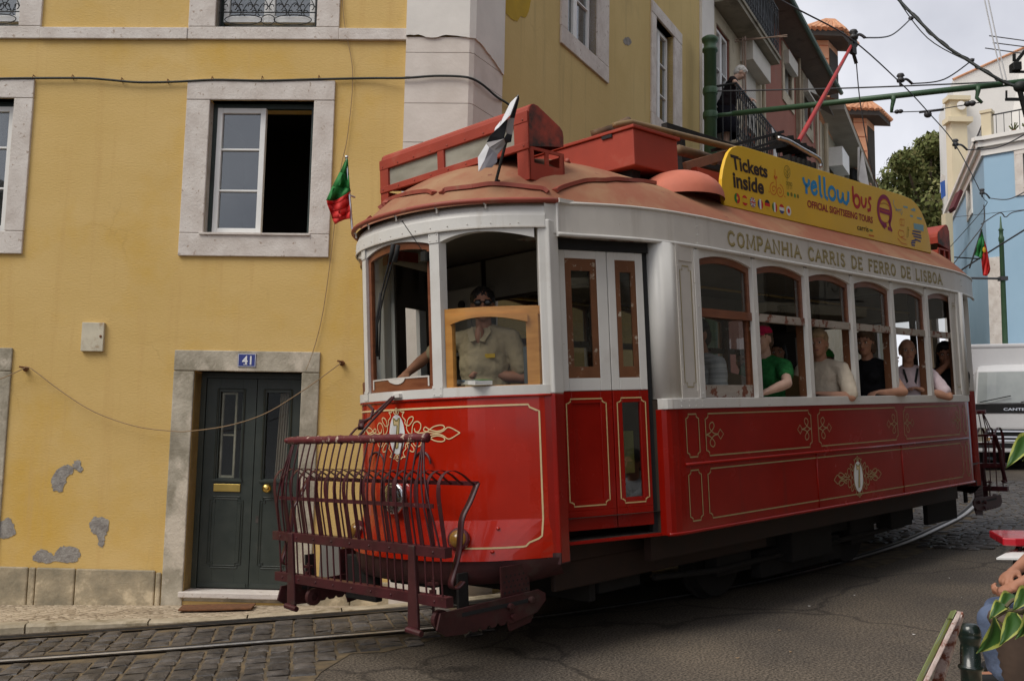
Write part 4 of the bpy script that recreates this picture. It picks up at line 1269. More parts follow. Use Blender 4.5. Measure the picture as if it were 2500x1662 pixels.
# serif capitals drawn stroke by stroke
GL = {
 'A': (.9, [[(.02, 0), (.45, 1), (.88, 0)], [(.22, .36), (.70, .36)]]), 'B': (.75, [[(.1, 0), (.1, 1), (.45, 1), (.62, .88), (.62, .65), (.45, .53), (.1, .53)], [(.45, .53), (.68, .40), (.68, .13), (.48, 0), (.1, 0)]]),
 'C': (.9, [[(.82, .78), (.66, .96), (.42, 1), (.18, .85), (.08, .5), (.18, .15), (.42, 0), (.66, .04), (.82, .2)]]), 'D': (.9, [[(.1, 0), (.1, 1), (.42, 1), (.72, .82), (.82, .5), (.72, .18), (.42, 0), (.1, 0)]]),
 'E': (.75, [[(.66, .84), (.66, 1), (.1, 1), (.1, 0), (.66, 0), (.66, .16)], [(.1, .52), (.5, .52), (.5, .6), (.5, .44)]]), 'F': (.7, [[(.64, .84), (.64, 1), (.1, 1), (.1, 0)], [(.1, .52), (.48, .52), (.48, .6), (.48, .44)]]),
 'H': (.9, [[(.1, 0), (.1, 1)], [(.8, 0), (.8, 1)], [(.1, .52), (.8, .52)]]), 'I': (.4, [[(.2, 0), (.2, 1)]]), 'L': (.72, [[(.1, 1), (.1, 0), (.64, 0), (.64, .2)]]),
 'M': (1.1, [[(.1, 0), (.14, 1), (.55, .1), (.96, 1), (1.0, 0)]]), 'N': (.95, [[(.1, 0), (.1, 1), (.82, 0), (.82, 1)]]),
 'O': (.95, [[(.47, 1), (.2, .87), (.08, .5), (.2, .13), (.47, 0), (.74, .13), (.86, .5), (.74, .87), (.47, 1)]]), 'P': (.75, [[(.1, 0), (.1, 1), (.48, 1), (.66, .87), (.66, .62), (.48, .48), (.1, .48)]]),
 'R': (.85, [[(.1, 0), (.1, 1), (.48, 1), (.66, .87), (.66, .64), (.48, .52), (.1, .52)], [(.4, .52), (.78, 0)]]), 'S': (.75, [[(.62, .82), (.48, .98), (.26, .98), (.12, .82), (.14, .64), (.36, .52), (.58, .38), (.64, .2), (.5, .02), (.26, .02), (.1, .18)]]),
 ' ': (.62, [])}
SER = {'A': [(.02, 0), (.88, 0)], 'B': [(.1, 0), (.1, 1)], 'D': [(.1, 0), (.1, 1)], 'E': [(.1, 0), (.1, 1)], 'F': [(.1, 0), (.1, 1)], 'H': [(.1, 0), (.1, 1), (.8, 0), (.8, 1)], 'I': [(.2, 0), (.2, 1)], 'L': [(.1, 1), (.1, 0)],
       'M': [(.1, 0), (1.0, 0), (.14, 1), (.96, 1)], 'N': [(.1, 0), (.1, 1), (.82, 1)], 'P': [(.1, 0), (.1, 1)], 'R': [(.1, 0), (.1, 1), (.78, 0)]}


def serif_text(mb, s, x0, x1, z0, h, fn, nrm, w=.022, gap=.22):
    tot = sum(GL[c][0] + gap for c in s) - gap
    sc = (x1 - x0) / tot; x = x0
    for c in s:
        gw, st = GL[c]
        for pl_ in st: mb.band([fn(x + p[0] * sc, z0 + p[1] * h) for p in pl_], w, nrm)
        for p in SER.get(c, []): mb.band([fn(x + (p[0] - .13) * sc, z0 + p[1] * h), fn(x + (p[0] + .13) * sc, z0 + p[1] * h)], w * .6, nrm)
        x += (gw + gap) * sc


LT = MB()
la, lbx = tu(1776, 594, 1, -.013), tu(2299, 683, 1, -.013)
LT.cur = 1
serif_text(LT, 'COMPANHIA CARRIS DE FERRO DE LISBOA', la[0] + .006, lbx[0] + .006, 2.733, .098, lambda x, z: (x, -.0135, z - .004), (0, -1, 0), .021)
LT.cur = 0
serif_text(LT, 'COMPANHIA CARRIS DE FERRO DE LISBOA', la[0], lbx[0], 2.735, .098, lambda x, z: (x, -.0145, z), (0, -1, 0), .018)
tp('gold_lettering', LT, [MT['gold_dim'], MT['ink_olive']])

# ---- saloon sides
WX = [2.215, 2.955, 3.755, 4.55, 5.345, 6.125, 6.885]     # post lines
PW = .06
ZS = 1.604
WIN = []
for i in range(6):
    a_ = WX[i] + (0 if i == 0 else PW / 2); b_ = WX[i + 1] - (0 if i == 5 else PW / 2)
    WIN.append((a_, b_))
CORN = [(1.80, .16), (1.782, .09), (1.785, .05), (1.805, .024), (1.84, .01), (1.90, .002), (1.96, 0.0)]
for far in (0, 1):
    T_ = inv_m if far else (lambda p: p)
    nv = (0, 1, 0) if far else (0, -1, 0)
    q = MB()
    prof = CORN + [(x, 0.0) for x in np.linspace(2.4, 6.8, 9)] + [(XS + .03 - x, y) for x, y in CORN[::-1]]
    q.sheet([[T_((x, y, z)) for x, y in prof] for z in (1.535, 1.15, .705, .70)])
    SIDE = tp('side_panel', q, MT['tram_red_shaded'])
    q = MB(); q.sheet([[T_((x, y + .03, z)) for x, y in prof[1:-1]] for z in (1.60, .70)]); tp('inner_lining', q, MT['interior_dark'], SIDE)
    m_ = MB()
    m_.tube([T_((x, -.004, 1.158)) for x in (1.96, 6.95)], .012, 6); m_.tube([T_((x, y - .004, .705)) for x, y in prof[2:-2]], .013, 6)
    for x in (3.76, 5.35): m_.tube([T_((x, -.002, z)) for z in (.71, 1.15)], .006, 5)
    tp('side_moulding', m_, MT['tram_red_shaded'], SIDE, smooth=True)
    q = MB()   # white waist rail
    wrp = [(x, y - .014) for x, y in prof[1:-1]]
    q.sheet([[T_((x, y + d, z)) for x, y in wrp] for z, d in ((1.535, .012), (1.537, 0.0), (1.602, 0.0), (1.607, .01), (1.607, .10))])
    for x in (1.93, 2.02, 2.10, 2.18, 6.93, 7.0):
        for z in (1.553, 1.588): q.ell(T_((x, -.015, z)), (.0045, .0045, .0045), 6, 4)
    tp('waist_rail', q, MT['tram_white'])
    # white end bays : rounded corner post and gold lined pilaster
    for e in (0, 1):
        E_ = (lambda p: T_(p)) if e == 0 else (lambda p: T_((XS + .03 - p[0], p[1], p[2])))
        q = MB(); q.sheet([[E_((x, y, z)) for x, y in CORN] for z in (1.607, 2.675)])
        tp('corner_post', q, MT['tram_white'], solid=.02, offset=1 if far else -1, smooth=True)
        q = MB(); q.sheet([[E_((x, .004, z)) for x in (1.96, 2.18)] for z in (1.607, 2.675)])
        for x in (1.972, 2.165): q.box(E_((x - .014, -.006, 1.607)), E_((x + .014, .01, 2.675)))
        q.box(E_((1.96, -.003, 2.56)), E_((2.18, .008, 2.675))); q.box(E_((1.96, -.004, 1.607)), E_((2.18, .006, 1.655)))
        for x in (1.972, 2.165):
            for z in np.linspace(1.70, 2.52, 9): q.ell(E_((x, -.007, z)), (.004, .004, .004), 6, 4)
        PIL = tp('pilaster', q, MT['tram_panel'])
        if not far:
            q = MB(); x0, x1, z0, z1, nc = 2.005, 2.135, 1.685, 2.525, .028
            pts = [(x0 + nc, z0), (x1 - nc, z0), (x1 - nc, z0 + nc), (x1, z0 + nc), (x1, z1 - nc), (x1 - nc, z1 - nc), (x1 - nc, z1), (x0 + nc, z1), (x0 + nc, z1 - nc), (x0, z1 - nc), (x0, z0 + nc), (x0 + nc, z0 + nc)]
            q.band([E_((x, .001, z)) for x, z in pts], .008, nv, closed=True); tp('gold_lining', q, MT['gold_dim'], PIL)
    for x in WX[1:-1] + [WX[0] - .018, WX[-1] + .018]:
        q = MB(); q.box(T_((x - PW / 2, -.012, 1.607)), T_((x + PW / 2, .03, 2.655))); q.cur = 1; q.box(T_((x - .022, .03, 1.607)), T_((x + .022, .10, 2.655)))
        q.cur = 0
        for z in (1.64, 2.25): q.ell(T_((x, -.013, z)), (.006, .004, .006), 6, 4)
        tp('window_post', q, [MT['tram_white'], MT['wood_worn']], bevel=.004)
    q = MB()
    for (a_, b_) in WIN:
        xs = np.linspace(a_, b_, 15); ar = [2.585 + .05 * (1 - ((x - (a_ + b_) / 2) / ((b_ - a_) / 2)) ** 2) for x in xs]
        q.sheet([[T_((x, -.002, z)) for x, z in zip(xs, ar)], [T_((x, -.002, 2.675)) for x in xs]])
        q.sheet([[T_((x, -.002, z)) for x, z in zip(xs, ar)], [T_((x, .05, z)) for x, z in zip(xs, ar)]])
    tp('window_header', q, MT['tram_white'])
    for i, (a_, b_) in enumerate(WIN):
        xs = np.linspace(a_, b_, 15); ar = [2.585 + .05 * (1 - ((x - (a_ + b_) / 2) / ((b_ - a_) / 2)) ** 2) for x in xs]
        q = MB()
        for yy in (.022, .05):
            q.sheet([[T_((x, yy, z - .048)) for x, z in zip(xs, ar)], [T_((x, yy, z + .005)) for x, z in zip(xs, ar)]])
        q.sheet([[T_((x, yy, z - .048)) for x, z in zip(xs, ar)] for yy in (.022, .05)])
        for (x0, x1) in ((a_ - .002, a_ + .03), (b_ - .03, b_ + .002)): q.box(T_((x0, .0225, 2.19)), T_((x1, .05, 2.60)))
        q.cur = 1; q.box(T_((a_, .012, 2.185)), T_((b_, .052, 2.245)))
        wn = tp('window', q, [MT['wood_brown'], MT['wood_brown'] if i == 0 else MT['peeling']])
        p_ = MB(); p_.sheet([[T_((x, .036, 2.24)) for x in xs], [T_((x, .036, z - .05)) for x, z in zip(xs, ar)]])
        tp('pane', p_, MT['glass_sheen'], wn)
        if i == 0:
            p_ = MB(); p_.add([T_((a_ + .02, .06, 1.69)), T_((b_ - .02, .06, 1.69)), T_((b_ - .02, .06, 2.2)), T_((a_ + .02, .06, 2.2))], [(0, 1, 2, 3)]); tp('pane', p_, MT['glass_sheen'], wn)
            p_ = MB(); p_.box(T_((a_ + .005, .03, 1.609)), T_((b_ - .005, .075, 1.70))); tp('bottom_rail', p_, MT['peeling'], wn)
            p_ = MB(); p_.box(T_((a_, .045, 1.70)), T_((a_ + .025, .075, 2.2))); p_.box(T_((b_ - .03, .045, 1.70)), T_((b_, .075, 2.2))); tp('stile', p_, MT['wood_brown'], wn)


# ---- gold lining and scrolls on the near side
def notch_rect(x0, x1, z0, z1, nc):
    return [(x0 + nc, z0), (x1 - nc, z0), (x1 - nc, z0 + nc * .6), (x1 - nc * .4, z0 + nc), (x1, z0 + nc), (x1, z1 - nc), (x1 - nc * .4, z1 - nc), (x1 - nc, z1 - nc * .6), (x1 - nc, z1), (x0 + nc, z1), (x0 + nc, z1 - nc * .6), (x0 + nc * .4, z1 - nc), (x0, z1 - nc), (x0, z0 + nc),
            (x0 + nc * .4, z0 + nc), (x0 + nc, z0 + nc * .6)]


gs = MB(); SY = -.0035
def sband(pts, w_=.009, closed=False): gs.band([(x, SY, z) for x, z in pts], w_, (0, -1, 0), closed)
for (x0, x1) in ((1.985, 2.135), (2.215, 3.70), (3.815, 5.295), (5.435, 6.775), (6.86, 6.945)):
    big = x1 - x0 > .5
    sband(notch_rect(x0, x1, 1.205, 1.497, .035 if big else .028), closed=True)
for (x0, x1) in ((1.985, 2.135), (2.215, 6.775), (6.86, 6.945)):
    sband(notch_rect(x0, x1, .775, 1.115, .035 if x1 - x0 > .5 else .028), closed=True)
def flourish(cx, cz, sg, k=1.0):
    for up in (1, -1):
        lp = spline([(0, 0), (.05, .015 * up), (.10, .055 * up), (.085, .085 * up), (.05, .075 * up), (.045, .045 * up), (.09, .01 * up), (.15, .0)], 5)
        sband([(cx + sg * p[0] * k, cz + p[1] * k) for p in lp], .007)
    d = [(.14, 0), (.175, .035), (.215, 0), (.175, -.035)]
    sband([(cx + sg * p[0] * k, cz + p[1] * k) for p in d], .007, True)
for (x, sg) in ((2.22, 1), (3.695, -1), (3.82, 1), (5.29, -1), (5.44, 1), (6.77, -1)): flourish(x, 1.35, sg)
tp('gold_lining', gs, MT['gold_dim'], SIDE)

# the fleet emblem: strokes in units of metres around its centre
K = lambda X, Y: ((X - 1020) * .00053, (1082 - Y) * .00040)
EM = [[(1010, 690), (1035, 745), (1062, 735), (1078, 690), (1110, 700), (1120, 716), (1172, 716), (1148, 745), (1140, 795), (1190, 855), (1180, 885), (1195, 925), (1250, 942), (1290, 905), (1326, 850), (1325, 805), (1280, 806), (1235, 850), (1215, 935), (1212, 1000), (1250, 1065), (1300, 1082)],
      [(1300, 1080), (1308, 985), (1340, 905), (1400, 882), (1448, 925), (1442, 1000), (1400, 1048), (1355, 1040), (1346, 990)],
      [(1350, 1030), (1400, 1062), (1470, 1064), (1540, 1050), (1640, 975), (1740, 952), (1786, 975), (1770, 1020), (1690, 1046), (1590, 1020), (1520, 975), (1496, 1028), (1600, 1062), (1700, 1070), (1770, 1045), (1845, 990), (1975, 1082)]]
EMS = []
for st in EM:
    S_ = [tuple(p) for p in spline([(*K(*p), 0) for p in st], 5)]
    for sx in (1, -1):
        for sz in (1, -1): EMS.append([(sx * p[0], sz * p[1]) for p in S_])
for sz in (1, -1): EMS.append([(x, sz * z) for x, z in ((0, .174), (.02, .16), (0, .145), (-.02, .16), (0, .174))])
SEV = [(-.03, .095), (-.034, .107), (-.022, .104), (-.010, .091), (.012, .091), (.022, .104), (.034, .107), (.031, .088), (.028, .062), (.010, -.085), (-.012, -.09), (-.012, -.083), (.008, .060), (-.028, .062)]


def emblem(parent, fn, nrm, k, name='emblem', gmat='gold_pale', wl=.007, sq_=1.0):
    q = MB()
    n = 32; ov = [(.080 * math.cos(t), .130 * math.sin(t)) for t in np.linspace(0, 2 * math.pi, n, endpoint=False)]
    q.cur = 0
    for r in range(4):
        pass
    q.add([fn(x * k, z * k, .002) for x, z in ov] + [fn(0, 0, .002)], [(i, (i + 1) % n, n) for i in range(n)])
    q.cur = 1
    for s_ in EMS: q.band([fn(x * k * sq_, z * k, .0025) for x, z in s_], wl * k, nrm)
    q.cur = 2
    q.band([fn(x * k, z * k, .004) for x, z in SEV], .010 * k, nrm, closed=True)
    q.cur = 3
    q.add([fn(x * k, z * k, .0032) for x, z in SEV], [(0, 1, 2, 3, 13), (3, 4, 8, 13), (4, 5, 6, 7, 8), (8, 9, 12, 13), (9, 10, 11, 12)])
    return tp(name, q, [MT['enamel_white'], MT[gmat], MT['ink_olive'], MT['gold_pale']], parent)


def fnrm(p):
    y = p[1]; e = .01; d = (fx(y + e) - fx(y - e)) / (2 * e); return np.array([-1.0, d, 0]) / math.hypot(1, d)
emblem(DASH, lambda s_, z, l: (fx(YC - s_) - .001 - l, YC - s_, 1.43 + z), lambda p: -fnrm(p) * -1, 1.0)
ce = tu(2095, 1163, 1, 0)
emblem(SIDE, lambda s_, z, l: (ce[0] + s_, -.002 - l, ce[2] + z), (0, -1, 0), 1.0, gmat='gold_dim', sq_=.86)
# gold line on the dash
gd = MB(); yR, yL = YC - .875, YC + .875
def dl(y, z): return (fx(y) - flare(z, min(1, abs(y - YC) / .92)) - .005, y, z)
pts = [(y, 1.592) for y in np.linspace(yL - .06, yR + .04, 40)] + [(yR + .035, 1.575), (yR + .01, 1.555), (yR, 1.55)] + [(yR, z) for z in (1.3, 1.0, .885, .85, .80, .78)] + [(yR + .01, .765), (yR + .04, .745), (yR + .05, .725)]
pts += [(y, .722) for y in np.linspace(yR + .06, yL - .06, 40)]
gd.band([dl(y, z) for y, z in pts], .011, fnrm)
tp('gold_lining', gd, MT['gold_pale'], DASH)

# ---- folding doors, step, platforms
def door_line(t): return np.array([1.10 + .68 * t, .365 - .245 * t])
DN = np.array([-.245, -.68]); DN /= np.linalg.norm(DN)


def dpt(x, z, o=0.0, R_=lambda p: p):
    t = (x - 1.10) / .68; p = door_line(t) + DN * o
    return R_((p[0], p[1], z))


for R_, lab in ((lambda p: p, 0), (rear_m, 1)):
    mp = lambda u, z, o, R_=R_: dpt(u, z, o, R_)
    for (x0, x1, kind) in ((1.105, 1.478, 0), (1.484, 1.745, 1)):
        q = MB(); st = .075 if kind == 0 else .055
        # upper, white
        for (a_, b_, c_, d_) in ((x0, x0 + st, 1.672, 2.60), (x1 - st, x1, 1.672, 2.60), (x0 + st, x1 - st, 2.545, 2.60), (x0 + st, x1 - st, 1.672, 1.755)): wbox(q, mp, a_, b_, c_, d_, -.015, .015)
        lf = tp('door_leaf', q, MT['tram_white'], bevel=.004)
        q = MB()
        for (a_, b_, c_, d_) in ((x0 + .0, x0 + st + .01, .90, 1.668), (x1 - st - .01, x1, .90, 1.668), (x0 + st + .01, x1 - st - .01, 1.59, 1.668), (x0 + st + .01, x1 - st - .01, .90, .965), (x0, x1, .775, .90)): wbox(q, mp, a_, b_, c_, d_, -.015, .016)
        if kind == 0: wbox(q, mp, x0 + st, x1 - st, .96, 1.60, -.012, .004)
        tp('lower_leaf', q, MT['tram_red_shaded'], lf, bevel=.003)
        q = MB(); f0, f1, g0, g1 = x0 + st, x1 - st, 1.755, 2.545; bw = .042 if kind == 0 else .034
        for (a_, b_, c_, d_) in ((f0, f0 + bw, g0, g1), (f1 - bw, f1, g0, g1), (f0 + bw, f1 - bw, g1 - .08, g1), (f0 + bw, f1 - bw, g0, g0 + .075)): wbox(q, mp, a_, b_, c_, d_, -.008, .012)
        tp('window_frame', q, MT['wood_worn'], lf)
        q = MB(); wbox(q, mp, f0 + bw * .8, f1 - bw * .8, g0 + .07, g1 - .07, -.002, .001)
        if kind == 1: wbox(q, mp, x0 + st, x1 - st, .96, 1.60, -.002, .001)
        tp('pane', q, MT['glass_sheen'], lf)
        q = MB(); nc = .028
        pts = notch_rect(x0 + st - .028, x1 - st + .028, .93, 1.62, nc)
        q.band([dpt(x, z, .0185, R_) for x, z in pts], .008, (DN[0], DN[1], 0), closed=True)
        tp('gold_lining', q, MT['gold'], lf)
        if kind == 1 and lab == 0:
            q = MB(); wbox(q, mp, x0 + st + .002, x1 - st - .045, 1.12, 1.40, -.03, -.028); tp('paper_notice', q, M('paper_notice', (0.36, 0.36, 0.10), .8), lf)
    q = MB(); wbox(q, mp, 1.10, 1.78, 2.602, 2.69, -.06, .03); tp('door_header', q, MT['rubber'])
    q = MB(); wbox(q, mp, 1.745, 1.785, .70, 2.66, -.05, .0); tp('rubber_edge', q, MT['rubber'])
    q = MB(); q.prism([R_((x, y, .695)) for x, y in ((1.06, .30), (1.80, .08), (1.80, .30), (1.06, .50))], (0, 0, .022)); st_ = tp('step', q, MT['tram_red_shaded'], bevel=.004)
    q = MB(); q.prism([R_((x, y, .7175)) for x, y in ((1.07, .315), (1.79, .10), (1.80, .30), (1.06, .50))], (0, 0, .004)); tp('step_tread', q, MT['steel_dark'], st_)
    # soffit over the doorway (peeling), and the far side of the platform
    q = MB(); q.add([R_(p) for p in ((1.0, .25, 2.68), (1.3, .20, 2.668), (1.6, .11, 2.668), (1.95, .03, 2.668), (1.95, .5, 2.69), (1.0, .6, 2.69))], [(0, 1, 2, 3, 4, 5)])
    tp('doorway_soffit', q, MT['peeling'])
    # far side entrance: plain two tone doors
    mp2 = lambda u, z, o, R_=R_: inv_m(dpt(u, z, o, R_))
    q = MB()
    for (a_, b_, c_, d_) in ((1.05, 1.17, 1.67, 2.72), (1.40, 1.50, 1.67, 2.72), (1.70, 1.80, 1.67, 2.72), (1.05, 1.8, 2.42, 2.72), (1.05, 1.8, 1.67, 1.75)): wbox(q, mp2, a_, b_, c_, d_, -.02, .012)
    q2 = MB(); wbox(q2, mp2, 1.49, 1.80, .87, 2.72, -.035, -.024); wbox(q2, mp2, 1.05, 1.18, .87, 2.72, -.035, -.024); wbox(q2, mp2, 1.18, 1.49, 2.40, 2.72, -.035, -.024); tp('door_lining', q2, MT['interior_dark'])
    fd = tp('door_leaf', q, MT['tram_white'])
    q = MB(); wbox(q, mp2, 1.10, 1.77, .70, 1.67, -.02, .014); tp('lower_leaf', q, MT['tram_red_shaded'], fd)
    q = MB(); q.sheet([[R_((fx(y) + .05, y, z)) for y in YS] for z in (1.65, .87)]); tp('dash_lining', q, MT['interior_dark'])
    q = MB(); q.sheet([[R_((fx(y) + d, y, z)) for y in YS] for d, z in ((.05, 1.66), (.02, 1.71), (-.01, 1.71))]); tp('dash_sill', q, MT['wood_brown'])

# ---- interior
q = MB(); fl_ = [(p[0], p[1], .86) for p in RING]
q.add([((p[0] - XS / 2) * .985 + XS / 2, (p[1] - YC) * .97 + YC, .86) for p in RING], [tuple(range(len(RING)))])
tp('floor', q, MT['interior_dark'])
q = MB(); q.add([((p[0] - XS / 2) * .99 + XS / 2, (p[1] - YC) * .985 + YC, 2.83) for p in RING], [tuple(range(len(RING)))]); q.build('ceiling', MT['interior_cream'], tram)
for xb in (1.80, 7.26):
    q = MB()
    for (y0, y1, z0, z1) in ((.10, .62, .86, 1.62), (1.76, 2.28, .86, 1.62), (.10, .16, 1.62, 2.80), (.60, .66, 1.62, 2.80), (1.72, 1.78, 1.62, 2.80), (2.22, 2.28, 1.62, 2.80), (.10, 2.28, 2.45, 2.80)): q.box((xb, y0, z0), (xb + .035, y1, z1))
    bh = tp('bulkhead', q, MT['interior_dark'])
    q = MB(); q.box((xb - .012, 1.78, 2.46), (xb - .002, 2.22, 2.78)); q.box((xb - .012, .66, 2.47), (xb - .002, 1.72, 2.78)); tp('cream_panel', q, MT['interior_cream'], bh)
q = MB(); q.box((1.60, 1.62, 2.02), (1.79, 2.05, 2.55)); q.box((1.595, 1.70, 2.22), (1.60, 1.82, 2.32))
cbx = tp('fuse_cabinet', q, MT['interior_cream'], bevel=.01)
q = MB(); q.lathe([(.035, 0), (.035, .012)], (1.592, 1.80, 2.42), 14, (-1, 0, 0)); tp('vent_hole', q, MT['rubber'], cbx)
# seats
for xs_ in (2.98, 3.86, 4.76, 5.66, 6.48):
    for (y0, y1) in ((.10, .86), (1.52, 2.28)):
        q = MB(); q.box((xs_ - .40, y0, 1.26), (xs_, y1, 1.32)); q.box((xs_ - .38, y0 + .05, .87), (xs_ - .34, y1 - .05, 1.26))
        q.sheet([[(xs_ + .0 + .05 * t, y0 + .02 + (y1 - y0 - .04) * k / 10, 1.32 + t * (.50 - .07 * (abs(k - 5) / 5) ** 3)) for k in range(11)] for t in (0, .5, .9, 1)])
        tp('seat', q, M('seat_wood', (0.17, 0.10, 0.04), .5, scale=5) if 'seat_wood' not in bpy.data.materials else bpy.data.materials['seat_wood'], solid=.03)
q = MB()
for y in (.55, 1.83): q.tube([(1.9, y, 2.52), (7.0, y, 2.52)], .014, 8)
tp('grab_rail', q, MT['brass'])
# driver's desk
q = MB(); q.lathe([(.15, .86), (.15, 1.60), (.16, 1.62), (.16, 1.66), (.10, 1.70)], (.88, 1.05, 0), 20); ctl = tp('controller', q, MT['cabinet_grey'], smooth=False)
q = MB(); q.tube([(.88, 1.05, 1.70), (.88, 1.05, 1.735), (.95, .93, 1.745)], .012, 8); q.tube([(.95, .93, 1.74), (.95, .93, 1.80)], .016, 8); q.ell((.95, .93, 1.82), (.027, .027, .022), 12, 8); tp('controller_handle', q, MT['rubber'], ctl, smooth=True)
q = MB(); q.box((.62, .62, 1.62), (.82, 1.75, 1.66)); tp('desk', q, MT['interior_dark'])
a_ = tu(1283, 936, 1, .42); q = MB(); q.box((1.10, .45, 1.45), (1.28, .66, 1.985)); tm = tp('ticket_machine', q, MT['cabinet_grey'], bevel=.006)
q = MB(); q.box((1.12, .47, 1.99), (1.27, .64, 2.025)); tp('paper_stack', q, MT['ink_white'], tm)
q = MB()
for z in (1.55, 1.90): q.ell((1.13, .447, z), (.007, .004, .007), 8, 5)
tp('screw', q, MT['steel'], tm)

# ---- running gear
q = MB()
q.box((1.0, .38, .58), (1.95, .42, .70)); q.box((1.8, .20, .52), (7.1, .26, .70)); q.box((1.8, 2.12, .52), (7.1, 2.18, .70)); q.box((.75, .55, .60), (8.1, 1.83, .74))
q.box((1.0, 1.96, .58), (1.95, 2.0, .70))
tp('sill_frame', q, MT['frame_brown'])
q = MB(); q.box((1.05, .40, .40), (3.6, .44, .58)); q.box((1.05, 1.94, .40), (3.6, 1.98, .58)); tp('sole_bar', q, MT['frame_brown'], bevel=.01)
q = MB()
for y in (.58, 1.80):
    q.box((2.6, y - .03, .36), (6.3, y + .03, .52)); q.box((3.05, y - .06, .22), (3.55, y + .06, .62)); q.box((5.3, y - .06, .22), (5.8, y + .06, .62)); q.box((3.7, y - .05, .12), (5.1, y + .05, .34))
q.box((3.8, .75, .18), (5.0, 1.63, .58)); q.box((2.2, .6, .42), (2.5, 1.78, .6)); q.box((6.5, .6, .3), (6.9, 1.78, .6)); q.box((1.5, .50, .26), (1.56, 1.88, .6)); q.box((1.6, .5, .30), (2.05, .75, .55))
q.box((2.7, .46, .40), (3.0, .56, .6)); q.box((4.0, .40, .22), (4.7, .62, .58)); q.box((6.0, .44, .30), (6.5, .6, .6)); q.tube([(2.2, .5, .33), (3.0, .5, .28), (6.4, .5, .30)], .025, 7); q.box((2.1, 1.94, .10), (6.9, 1.98, .62)); q.box((1.3, 1.9, .25), (2.1, 1.94, .6)); q.box((6.9, .45, .25), (7.7, .5, .62))  # long far-side plate is added to stop light passing under the tram
tp('truck_and_shade_plate', q, MT['underframe'], bevel=.015)
for x in (3.3, 5.55):
    for y in (.735, 1.635):
        q = MB(); sg = 1 if y > YC else -1
        q.lathe([(.06, -.05), (.30, -.05), (.345, -.05), (.35, .04), (.38, .045), (.38, .07), (.10, .07)], (x, y, .37), 28, (0, -sg, 0)); tp('wheel', q, MT['underframe'])
for x in (3.3, 5.55):
    q = MB(); q.tube([(x, .75, .37), (x, 1.62, .37)], .05, 10); tp('axle', q, MT['underframe'])

# ---- lamps
hl = np.array([fx(YC) - .02, YC, 1.02])
q = MB(); q.lathe([(.03, -.06), (.085, -.05), (.105, .01), (.105, .03), (.088, .035)], hl, 24, (-1, 0, 0)); hd_ = tp('headlight', q, MT['chrome'], smooth=True)
q = MB(); q.lathe([(.086, .03), (.07, .045), (.03, .055), (.004, .057)], hl, 24, (-1, 0, 0)); tp('lens', q, MT['glass_sheen'], hd_, smooth=True)
for sg in (-1, 1):
    y = YC + sg * .52; p0 = np.array([fx(y) - .055, y, .775]); n_ = -fnrm((0, y, 0)) * -1; n_ = np.array([n_[0], n_[1], .25]); n_ /= np.linalg.norm(n_)
    q = MB(); q.lathe([(.066, -.02), (.072, .015), (.068, .028), (.055, .032)], p0, 22, n_); il = tp('indicator_lamp', q, MT['maroon_worn'], smooth=True)
    q = MB(); q.lathe([(.057, .024), (.052, .042), (.035, .058), (.012, .066), (.002, .067)], p0, 22, n_); tp('lens', q, MT['amber_lens'], il, smooth=True)
    q = MB()
    for z in (.70, .835): q.ell((fx(YC + sg * .70) - flare(z), YC + sg * .70, z), (.014, .014, .010), 8, 6)
    tp('bolt_head', q, MT['tram_red'], smooth=True)
q = MB()
for sg in (-1, 1): q.tube([(fx(YC + sg * .24) - .01, YC + sg * .24 + .08 * math.cos(t), 1.24 + .075 * math.sin(t)) for t in np.linspace(0, math.pi, 12)], .008, 6)
tp('hand_hoop', q, MT['maroon'], DASH)

